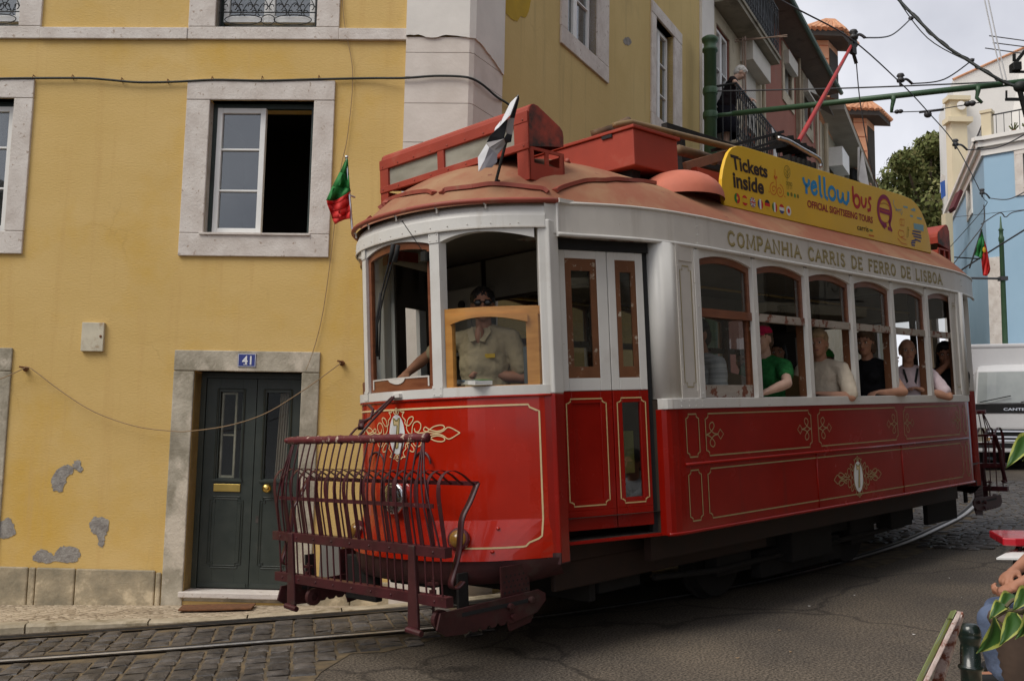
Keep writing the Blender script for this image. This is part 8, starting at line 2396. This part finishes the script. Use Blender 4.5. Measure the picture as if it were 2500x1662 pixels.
# ---- old woman on the lower balcony, man on the far balcony
fwd = SN * 1.0 + SH * .25; yawW = math.atan2(fwd[1], fwd[0])
BW = Matrix.Translation(Vector(sq(8.42, 6.58 + .80, .05))) @ Matrix.Rotation(yawW, 4, 'Z')
def Wl(v, z, o): return loc_of(BW, Vector(sq(v, z, o)))
def skirt_x(root, H, HR, T, RT, JO, k):
    q = MB(); rows = [[(rx * math.cos(t) + dx, ry * math.sin(t), z) for t in np.linspace(0, 2 * math.pi, 21)] for z, rx, ry, dx in ((.12, .13, .16, .01), (0, .165, .19, .0), (-.25, .19, .22, .02), (-.50, .21, .25, .03))]
    q.sheet(rows); q.build('skirt', cloth_mat('skirt_black', (.014, .013, .02)), root, smooth=True, solid=.006)
person('white haired old woman in black leaning over the iron balcony rail looking down', BW, lean=.30, head=(.25, .45, 0), RH=Wl(8.30, 7.62, .36), LH=Wl(8.78, 7.60, .40), hintR=(-.3, -.9, .1), hintL=(-.3, .9, .1), seated=False, stand_h=.80, skin='skin_pale', top=cloth_mat('blouse_black', (.02, .014, .016)), sleeve=.45, bottoms=None,
       hair=SHORT + [((-.06, 0, .03), (.07, .085, .08)), ((.03, 0, .08), (.06, .07, .035))], hairmat=h_white, extras=skirt_x, female=True, shirt_len=1, size=.97, tw=1.15)
MM = Matrix.Translation(Vector(sq(sv(2083, 405, .2)[0], sv(2083, 405, .2)[1] - .66, .2))) @ Matrix.Rotation(math.atan2(SN[1], SN[0]) - .3, 4, 'Z')
person('bald man in a dark shirt standing on the far small balcony', MM, lean=.1, head=(-.2, .1, 0), RH=np.array([.34, -.2, .12]), LH=np.array([.34, .2, .12]), seated=False, stand_h=.8, top=cloth_mat('shirt_dark', (.03, .03, .03)), sleeve=.9, bottoms=cloth_mat('trousers_dark', (.03, .03, .035)), hair=[((-.07, 0, -.02), (.04, .075, .05))], hairmat=h_grey, voxel=.012)

# ================================================================ foreground at the lower right
def gl(p): return t2w(p)          # tram-plane ground frame
# café terrace pavement
q = MB(); e = [tu(2440, 1540, 2, .09), tu(2420, 1588, 2, .09), tu(2398, 1632, 2, .09), tu(2350, 1720, 2, .09)]
d_ = e[-1] - e[-2]; e.append(e[-1] + d_ / np.linalg.norm(d_) * 3.0); d0 = e[0] - e[1]; e.insert(0, e[0] + d0 / np.linalg.norm(d0) * 2.2)
rows = [[tuple(p + np.array([0, 0, -.12])) for p in e], [tuple(p + np.array([0, 0, -.008])) for p in e], [tuple(p + np.array([.04, -.035, 0])) for p in e], [tuple(p + np.array([.26, -.24, .002])) for p in e], [tuple(p + np.array([2.6, -2.4, .01])) for p in e]]
q.sheet(rows[:4]); o = track('terrace_kerb', q, MT['kerb_stone']); tag(o, kind='structure')
q = MB(); q.sheet(rows[3:]); o = track('terrace_pavement', q, MT['mosaic']); tag(o, kind='structure')

# bollard
MT['bollard_green'] = M('bollard_green', (.004, .012, .009), .28, var=.2, scale=9, coat=.4, bump=.06, bscale=18, spots=(.10, .11, .10), spot_scale=38, spot_lo=.66)
bp = tu(2352, 1522, 1, -2.32)
BP = bp.copy(); bt = bp[2]
bl = thing('bollard', 'dark green iron bollard with a rounded head beside the leaning board', 'bollard', loc=tuple(t2w((BP[0], BP[1], 0))))
q = MB(); c0_ = t2w((BP[0], BP[1], 0)); zt_ = t2w((BP[0], BP[1], bt))[2]
pr = [(.062, -.02), (.062, .10), (.044, .13), (.040, bt - .235), (.040, bt - .186), (.047, bt - .182), (.050, bt - .175), (.047, bt - .168), (.040, bt - .164), (.038, bt - .09), (.036, bt - .082), (.038, bt - .078), (.043, bt - .062), (.0445, bt - .050), (.042, bt - .046), (.0435, bt - .042), (.042, bt - .028), (.036, bt - .012), (.026, bt - .003), (.012, bt - .0005), (.001, bt)]
q.lathe(pr, (0, 0, 0), 24); q.build('post', MT['bollard_green'], bl, smooth=True)

# leaning menu board
MT['board_edge'] = M('board_edge', (.46, .34, .30), .9, col2=(.55, .46, .42), scale=30, dirt=(.20, .06, .03), dirt_scale=22, dirt_lo=.5, dirt_hi=.6, bump=.6)
MT['board_face'] = M('board_face', (.30, .34, .32), .3, dirt=(.26, .31, .03), dirt_scale=9, dirt_lo=.45, dirt_hi=.52, coat=.3, scale=4)
MT['board_trim'] = M('board_trim', (.20, .24, .09), .6, var=.2, scale=14)
A1 = at_depth(2338, 1490, 3.30); B1 = at_depth(2254, 1662, 3.12); dn = B1 - A1
gzz = gz(B1[0], B1[1]); kk = (A1[2] - gzz - .02) / (A1[2] - B1[2]); B2 = A1 + dn * kk
wv = at_depth(2325, 1492, 3.75) - A1; ndir = np.cross(dn / np.linalg.norm(dn), wv / np.linalg.norm(wv)); ndir *= np.sign(ndir[0])
mbd = thing('menu_board', 'weathered folding board with green trim leaning beside the bollard, seen edge on', 'board', loc=tuple(B2))
q = MB(); q.prism([tuple(A1), tuple(B2), tuple(B2 + wv), tuple(A1 + wv)], tuple(ndir * .018)); q.build('panel', MT['board_edge'], mbd, world=True, bevel=.003)
f0 = lambda s_, t, o: tuple(A1 + (B2 - A1) * s_ + wv * t - ndir * o)
q = MB(); q.add([f0(.03, .08, .003), f0(.97, .08, .003), f0(.97, .92, .003), f0(.03, .92, .003)], [(0, 1, 2, 3)]); q.build('face', MT['board_face'], mbd, world=True)
q = MB()
for (s0, s1, t0, t1) in ((0, 1, .94, 1.0), (0, .03, 0, 1), (.3, .48, .8, 1.0)): q.prism([f0(s0, t0, .004), f0(s1, t0, .004), f0(s1, t1, .004), f0(s0, t1, .004)], tuple(-ndir * .004))
q.build('trim', MT['board_trim'], mbd, world=True)
pp_ = A1 + (B2 - A1) * .3
q = MB(); q.beam(A1 + wv * .5 + ndir * .02, np.array([*(B2 + ndir * .25 + wv * .5)[:2], gzz]), .03, .02); q.build('strut', MT['board_edge'], mbd, world=True)

# seated person in jeans at the terrace table
DN_ = 5.0
kn1 = at_depth(2425, 1512, 5.05); kn2 = at_depth(2440, 1492, 5.35)
hip_ = np.array([kn1[0] + .50, (kn1[1] + kn2[1]) / 2 - .02, kn1[2] + .0])
PMx = Matrix.Translation(Vector(hip_)) @ Matrix.Rotation(math.pi, 4, 'Z')
L_ = lambda p: loc_of(PMx, Vector(tuple(p)))
gk = t2w((1.6, -2.0, .09))[2]
w1 = at_depth(2478, 1392, 5.10); w2 = at_depth(2482, 1428, 4.98)
jeans = M('jeans_blue', (.085, .115, .19), .9, col2=(.13, .165, .25), scale=3, bump=.4, bscale=140, spec=.15, dirt=(.05, .065, .11), dirt_scale=4)
root, JO, H_ = person('person in blue jeans sitting at the terrace edge with both hands joined', PMx, lean=-.12, head=(0, .25, 0), RH=L_(w1), LH=L_(w2), hintR=(-.6, -.7, -.5), hintL=(-.6, .7, -.6), skin='skin_tan', top=cloth_mat('shirt_plain', (.3, .3, .32)), sleeve=.4, bottoms=None, hair=SHORT, hairmat=h_dark,
       knees={1: (L_(kn1), L_((kn1[0] + .05, kn1[1] + .0, gk + .09))), -1: (L_(kn2), L_((kn2[0] + .1, kn2[1] + .02, gk + .09)))}, voxel=.006, curlR=.75, curlL=.95, palmR=(-.25, 0, -1), palmL=(-.2, .25, 1))
t = MB(); t.ell((0, 0, .0), (.15, .19, .15), 16, 10)
for s_ in (-1, 1):
    hp, k_, a_ = JO[('leg', s_)]; t.capsule(hp, .105, k_, .078, 16); t.capsule(k_, .078, k_ + (a_ - k_) * .3, .084, 16); t.capsule(k_ + (a_ - k_) * .3, .084, k_ + (a_ - k_) * .97, .085, 16)
m_ = remesh(t, .009, 'jeans', 2); m_.materials.append(jeans); o = bpy.data.objects.new('jeans', m_); COL.objects.link(o); o.parent = root
dm = o.modifiers.new('folds', 'DISPLACE'); dm.texture = TEX['cloth']; dm.strength = .018; dm.mid_level = .5; dm.texture_coords = 'LOCAL'
q = MB(); hp, k_, a_ = JO[('leg', 1)]
q.tube([k_ + (a_ - k_) * f_ + np.array([-.0, .0875, 0]) for f_ in np.linspace(.05, .95, 9)], .003, 5); q.build('seam', M('jeans_seam', (.03, .04, .08), .9), root)
q = MB()
for s_ in (-1, 1):
    a_ = JO[('leg', s_)][2]; q.capsule(a_ + np.array([-.04, 0, -.05]), .042, a_ + np.array([.16, 0, -.058]), .036)
q.build('shoes', MT['rubber'], root, smooth=True)
# chair under the person
ch = thing('chair', 'dark iron chair under the person in blue jeans', 'chair', loc=tuple(hip_ - [0, 0, .5]))
q = MB(); q.obox(tuple(hip_ + [.05, 0, -.16]), (.22, 0, 0), (0, .22, 0), (0, 0, .012)); q.build('seat', MT['black_iron'], ch, world=True, bevel=.005)
for sx in (-.12, .24):
    for sy in (-.19, .19):
        q = MB(); q.tube([tuple(hip_ + [sx, sy, -.17]), (hip_[0] + sx * 1.15, hip_[1] + sy * 1.1, gk)], .012, 7); q.build('leg', MT['black_iron'], ch, world=True)
q = MB(); q.tube([tuple(hip_ + [.26, -.19, -.17]), tuple(hip_ + [.33, -.19, .35]), tuple(hip_ + [.33, .19, .35]), tuple(hip_ + [.26, .19, -.17])], .012, 7); q.build('backrest', MT['black_iron'], ch, world=True)

# red table top on iron legs
ta = at_depth(2443, 1311, 5.75)
MT['table_red'] = M('table_red', (.46, .010, .022), .3, var=.1, scale=6, coat=.4, bump=.05)
tb_ = thing('terrace_table', 'bright red terrace table on dark iron legs at the right edge', 'table', loc=(ta[0] + .4, ta[1] + .1, gk))
q = MB(); zt_ = ta[2]; pts = []
xa, ya = ta[0], ta[1]
q.prism([(xa, ya - .02, zt_ - .045), (xa + .06, ya - .05, zt_ - .045), (xa + .8, ya - .05, zt_ - .045), (xa + .9, ya + .6, zt_ - .045), (xa + .28, ya + .6, zt_ - .045), (xa + .2, ya + .55, zt_ - .045)], (0, 0, .045)); q.build('table_top', MT['table_red'], tb_, world=True, bevel=.008)
q = MB()
for k in range(6): q.obox((xa + .4 + .06 * k, ya + .2, zt_ + .0015), (.02, 0, 0), (0, .2, 0), (0, 0, .001))
q.build('worn_paint', MT['table_red'], tb_, world=True)
for k, (dx, dy) in enumerate(((.14, .05), (.32, .45), (.60, .05), (.7, .45))):
    q = MB(); q.tube(spline([(xa + dx + .06, ya + dy, zt_ - .045), (xa + dx, ya + dy, zt_ - .12), (xa + dx - .02, ya + dy, zt_ - .35), (xa + dx - .0, ya + dy, gk)], 5), .016, 8); q.build('leg', MT['black_iron'], tb_, world=True, smooth=True)
q = MB()
for k in range(4): q.tube([(xa + .12 + k * .05, ya + .02, zt_ - .05), (xa + .12 + k * .05, ya + .02, zt_ - .42)], .012, 7)
q.tube([(xa + .1, ya + .02, zt_ - .42), (xa + .35, ya + .02, zt_ - .42)], .012, 6); q.build('apron', MT['black_iron'], tb_, world=True)
# white folded napkin-like paper lying behind the hands
q = MB(); z_ = at_depth(2450, 1353, 5.6)
q.add([at_depth(2432, 1361, 5.55), at_depth(2500, 1362, 5.5), at_depth(2500, 1335, 5.9), at_depth(2466, 1343, 5.9)], [(0, 1, 2, 3)])
sh_ = thing('shelf', 'white shelf board under the red table behind the joined hands', 'shelf', loc=tuple(z_))
o = q.build('board', MT['white_paint'], sh_, world=True, solid=.01)
q = MB(); q.tube([tuple(at_depth(2495, 1352, 5.7)), (*at_depth(2495, 1352, 5.7)[:2], gk)], .015, 6); q.build('leg', MT['black_iron'], sh_, world=True)

# variegated plant in a brown ribbed pot
def leaf_mat():
    m, t, b = nt('variegated_leaf')
    u = N(t, 'ShaderNodeUVMap'); sp = N(t, 'ShaderNodeSeparateXYZ'); t.links.new(u.outputs[0], sp.inputs[0])
    nzn = N(t, 'ShaderNodeTexNoise', Scale=5.0, Detail=3.0); t.links.new(u.outputs[0], nzn.inputs['Vector'])
    ab = N(t, 'ShaderNodeMath', operation='ABSOLUTE'); t.links.new(sp.outputs[1], ab.inputs[0])
    ad = N(t, 'ShaderNodeMath', operation='MULTIPLY_ADD'); ad.inputs[1].default_value = .5; t.links.new(nzn.outputs['Fac'], ad.inputs[0]); t.links.new(ab.outputs[0], ad.inputs[2])
    r = N(t, 'ShaderNodeValToRGB'); r.color_ramp.interpolation = 'LINEAR'
    e = r.color_ramp.elements; e[0].position = 0.02; e[0].color = (.22, .27, .06, 1); e[1].position = .09; e[1].color = (.030, .085, .014, 1)
    for p_, c_ in ((.93, (.040, .095, .018, 1)), (.97, (.22, .26, .03, 1)), (1.15, (.30, .32, .07, 1))):
        n_ = e.new(min(1, p_)); n_.color = c_
    t.links.new(ad.outputs[0], r.inputs[0]); t.links.new(r.outputs[0], b.inputs['Base Color'])
    b.inputs['Roughness'].default_value = .5; b.inputs['Specular IOR Level'].default_value = .3
    return m


MT['leaf_var'] = leaf_mat()
plant = thing('potted_plant', 'plant with yellow edged green leaves in a brown ribbed pot at the right edge', 'plant', loc=tuple(at_depth(2540, 1600, 2.45)))


def leaf(base, tip, width, up, droop=.02, fold=.25):
    base, tip = np.asarray(base), np.asarray(tip); L = tip - base; ln = np.linalg.norm(L); d = L / ln; s = np.cross(d, np.asarray(up, float)); s /= np.linalg.norm(s); n_ = np.cross(s, d)
    rows = []; uv = []
    for i in range(13):
        t = i / 12; w_ = .88 * width * (math.sin(math.pi * min(1, t * 1.02) ** .8) ** .9 if t < .86 else math.sin(math.pi * .86 ** .8 * 1.0) ** .9 * (1 - t) / .14 * .9) / 2
        if t == 0: w_ = .001
        c = base + d * ln * t + n_ * (droop * math.sin(math.pi * t))
        rows.append([c + s * w_ * x + n_ * abs(x) * w_ * fold + n_ * .0025 * math.sin(9 * t + 4 * x) for x in (-1, -.6, -.25, 0, .25, .6, 1)]); uv.append([(t, x) for x in (-1, -.6, -.25, 0, .25, .6, 1)])
    q = MB(); q.sheet(rows); inv = MW[plant.name].inverted()
    me = bpy.data.meshes.new('leaf'); me.from_pydata([tuple(inv @ Vector(p)) for p in q.v], [], q.f); me.materials.append(MT['leaf_var'])
    ul = me.uv_layers.new(name='UVMap'); fl = [p for r in uv for p in r]
    for lp in me.loops: ul.data[lp.index].uv = fl[lp.vertex_index]
    me.polygons.foreach_set('use_smooth', [True] * len(me.polygons))
    o = bpy.data.objects.new('leaf', me); COL.objects.link(o); o.parent = plant; MW[o.name] = MW[plant.name]


PD = 2.35
AD = lambda x, y, D=PD: at_depth(x, y, D)
back = (-.1, -1, .25)
for (bx0, by0, D0), (tx0, ty0, D1), w_, up_ in (((2428, 1507, 2.35), (2384, 1594, 2.28), .062, (.5, -1, .2)), ((2481, 1496, 2.33), (2440, 1575, 2.27), .048, (-.3, -1, .2)), ((2456, 1478, 2.42), (2414, 1512, 2.38), .038, (.2, -.6, 1)),
        ((2478, 1453, 2.5), (2430, 1496, 2.44), .040, (.2, -.6, 1)), ((2430, 1508, 2.37), (2424, 1550, 2.36), .03, (1, -.5, .2)), ((2520, 1440, 2.4), (2472, 1490, 2.36), .05, (.2, -.7, .8)), ((2500, 1485, 2.32), (2478, 1560, 2.26), .045, (.4, -1, .2)),
        ((2530, 1470, 2.35), (2490, 1530, 2.3), .055, (.2, -1, .4)), ((2530, 1490, 2.3), (2500, 1550, 2.25), .05, (0, -1, .3)), ((2520, 1058, 2.3), (2456, 1142, 2.24), .046, (.2, -.8, .8)), ((2535, 1075, 2.32), (2496, 1125, 2.28), .04, (.2, -1, .4)), ((2560, 1100, 2.3), (2515, 1160, 2.25), .05, back), ((2540, 1250, 2.3), (2512, 1320, 2.25), .05, back)):
    leaf(AD(bx0, by0, D0), AD(tx0, ty0, D1), w_, up_)
q = MB(); st0 = AD(2560, 1540, 2.42)
for pts in (((2550, 1545), (2525, 1480), (2480, 1462), (2456, 1480)), ((2550, 1545), (2530, 1490), (2482, 1496)), ((2556, 1540), (2570, 1300), (2560, 1120), (2525, 1058)), ((2545, 1500), (2500, 1497), (2460, 1490), (2428, 1507)), ((2570, 1300), (2540, 1250)), ((2560, 1120), (2560, 1100))):
    q.tube(spline([AD(x, y, 2.38) for x, y in pts], 4), .0045, 6)
q.build('stem', M('stem', (.12, .10, .05), .8), plant, world=True)
pc = AD(2540, 1545, 2.62); q = MB(); pr = [(.001, -.17)]
for i in range(9): z = -.17 + i * .022; pr += [(.080 + .004 * i, z), (.087 + .004 * i, z + .011)]
pr += [(.125, .03), (.12, .045), (.10, .045), (.09, .02), (.001, .015)]
q.lathe(pr, pc, 28); q.build('pot', M('pot_brown', (.085, .055, .04), .8, var=.2, scale=14), plant, world=True, smooth=True)
q = MB(); q.lathe([(.05, -.20), (.05, -.171)], pc, 14); q.tube([tuple(pc + [.03, .05, -.19]), (pc[0] + .03, pc[1] + .05, gz(pc[0], pc[1]))], .02, 8); q.build('stand', MT['black_iron'], plant, world=True)

# ---- flags on the tram
def flag(name_label, basep, topp, cols, droop, mats, wdir, width, seed=0, length=.30):
    b_, t_ = np.asarray(basep), np.asarray(topp)
    f_ = thing('flag', name_label, 'flag', loc=tuple(b_), group=None)
    q = MB(); q.tube([b_, t_], .008, 7); q.ell(t_, (.012, .012, .012)); q.build('staff', MT['black_iron'] if seed != 1 else MT['steel'], f_, world=True)
    return f_


def pxs(lst, D): return [at_depth(x, y, D) for x, y in lst]
def Dof(p): return float(np.asarray(p)[1])
# left one
b0 = t2w((.56, 2.02, 2.80)); D0 = Dof(b0); st = [at_depth(860, 560, D0), at_depth(846, 384, D0)]
f1 = thing('flag', 'small green and red flag at the left front corner of the tram', 'flag', loc=tuple(st[0]))
q = MB(); q.tube(st, .009, 7); q.ell(st[1], (.014, .014, .014)); q.tube([at_depth(856, 478, D0), at_depth(866, 482, D0 + .05)], .008, 6); q.build('staff', MT['steel'], f1, world=True)
def flag_cloth(root, rows_px, D, splits, mats, wav=.02, ph=0.0):
    """rows_px: outline rows from staff top downward: list of (left/right polylines); splits give material per column band"""
    rows = []
    for r, line in enumerate(rows_px):
        L = spline([(x, y, 0) for x, y in line], 5); n_ = len(L)
        rows.append([at_depth(p[0], p[1], D + wav * math.sin(ph + k * .9 + r * 1.3) - .012 * k / n_) for k, p in enumerate(L)])
    q = MB(); n_ = min(len(r) for r in rows); rows = [r[:n_] for r in rows]
    for i in range(len(rows) - 1):
        q.cur = splits(i, len(rows) - 1); q.sheet([rows[i], rows[i + 1]])
    q.build('cloth', mats, root, world=True, smooth=True, solid=.003)
flag_cloth(f1, [[(846, 384), (848, 388), (850, 392)], [(830, 420), (842, 424), (852, 428)], [(812, 455), (834, 458), (854, 460)], [(797, 489), (822, 488), (856, 466)], [(799, 500), (825, 497), (853, 478)], [(806, 518), (830, 514), (854, 500)], [(812, 535), (834, 530), (855, 516)], [(818, 548), (836, 538), (855, 534)]], D0, lambda i, n_: 0 if i < 3 else 1, [MT['flag_green'], MT['flag_red']], .03)
# black and white one
b0 = t2w((.75, .62, 2.90)); D0 = Dof(b0)
f2 = thing('flag', 'black and white checkered flag drooping on the front of the tram roof', 'flag', loc=tuple(b0))
q = MB(); s0, s1 = at_depth(1199, 490, D0), at_depth(1264, 235, D0 - .12); q.tube([s0, s1], .010, 7); q.tube([at_depth(1212, 440, D0 - .02), at_depth(1230, 447, D0 + .06)], .009, 6); q.build('staff', MT['black_iron'], f2, world=True)
P = lambda x, y, dz=0.0: at_depth(880 + x * .2289, 220 + y * .2289, D0 - .12 + dz)
q = MB()
def tri(c, *pts):
    q.cur = c; q.add([P(*p) for p in pts], [tuple(range(len(pts)))])
W_, K_, G_ = 0, 1, 2
tri(W_, (1685, 55, 0), (1660, 110, -.02), (1600, 270, -.05), (1545, 330, -.06), (1480, 400, -.05), (1520, 300, -.01), (1600, 140, 0))
tri(K_, (1685, 55, 0), (1690, 90, .02), (1640, 300, .03), (1590, 300, .0), (1600, 270, -.05), (1660, 110, -.02))
tri(K_, (1480, 400, -.05), (1545, 330, -.06), (1570, 310, -.04), (1550, 420, -.02), (1530, 520, -.03), (1345, 560, -.02), (1380, 490, -.04), (1430, 440, -.05))
tri(G_, (1570, 310, -.04), (1590, 300, 0), (1640, 300, .03), (1615, 480, .02), (1560, 465, -.01), (1550, 420, -.02))
tri(W_, (1480, 400, -.05), (1430, 440, -.05), (1440, 405, -.03), (1500, 330, -.02))
tri(K_, (1560, 465, -.01), (1615, 480, .02), (1605, 555, .02), (1545, 570, 0), (1530, 520, -.03))
tri(G_, (1345, 560, -.02), (1530, 520, -.03), (1545, 570, 0), (1510, 640, .0), (1460, 690, -.02), (1420, 655, -.03), (1375, 615, -.04))
tri(W_, (1345, 575, -.02), (1375, 615, -.04), (1330, 740, -.03), (1262, 870, -.02), (1255, 720, .0))
tri(3, (1375, 615, -.04), (1420, 655, -.03), (1460, 690, -.02), (1455, 770, -.02), (1400, 828, -.02), (1330, 830, -.03), (1268, 868, -.02), (1330, 740, -.03))
q.build('cloth', [MT['flag_white'], MT['flag_black'], M('flag_grey', (.34, .32, .32), .8), M('flag_lilac', (.26, .25, .28), .8)], f2, world=True, solid=.003)
# rear one
b0 = t2w((8.35, .50, 2.95)); D0 = Dof(b0)
f3 = thing('flag', 'small green and red flag hanging at the rear corner of the tram', 'flag', loc=tuple(b0))
q = MB(); q.tube([at_depth(2367, 655, D0), at_depth(2397, 560, D0)], .009, 7); q.tube([at_depth(2330, 628, D0), at_depth(2392, 632, D0)], .008, 6); q.build('staff', MT['black_iron'], f3, world=True)
flag_cloth(f3, [[(2397, 558), (2388, 590), (2378, 622)], [(2400, 572), (2396, 600), (2390, 627)], [(2404, 590), (2402, 612), (2396, 632)]], D0, lambda i, n_: 0, [MT['flag_green']], .02)
flag_cloth(f3, [[(2404, 588), (2402, 612), (2396, 630)], [(2409, 604), (2408, 630), (2400, 672)], [(2414, 630), (2413, 650), (2408, 674)], [(2418, 657), (2414, 668), (2409, 674)]], D0, lambda i, n_: 0, [MT['flag_red']], .02)
q = MB(); q.ell(at_depth(2403, 610, D0 - .04), (.02, .008, .035)); q.build('crest', MT['flag_yellow'], f3, world=True)

# bits of litter on the road
R3 = np.random.RandomState(11); q = MB()
for _ in range(46):
    x_, y_ = R3.uniform(-.5, 7), R3.uniform(-3.2, .2); s_ = R3.uniform(.006, .018); a_ = R3.uniform(0, 3); q.cur = int(R3.rand() < .5)
    c, n_ = math.cos(a_), math.sin(a_); q.add([(x_ + c * s_, y_ + n_ * s_, .008), (x_ - n_ * s_ * .5, y_ + c * s_ * .5, .004), (x_ - c * s_, y_ - n_ * s_, .009), (x_ + n_ * s_ * .5, y_ - c * s_ * .5, .004)], [(0, 1, 2, 3)])
o = track('litter', q, [MT['rope'], MT['laundry']]); tag(o, kind='stuff')
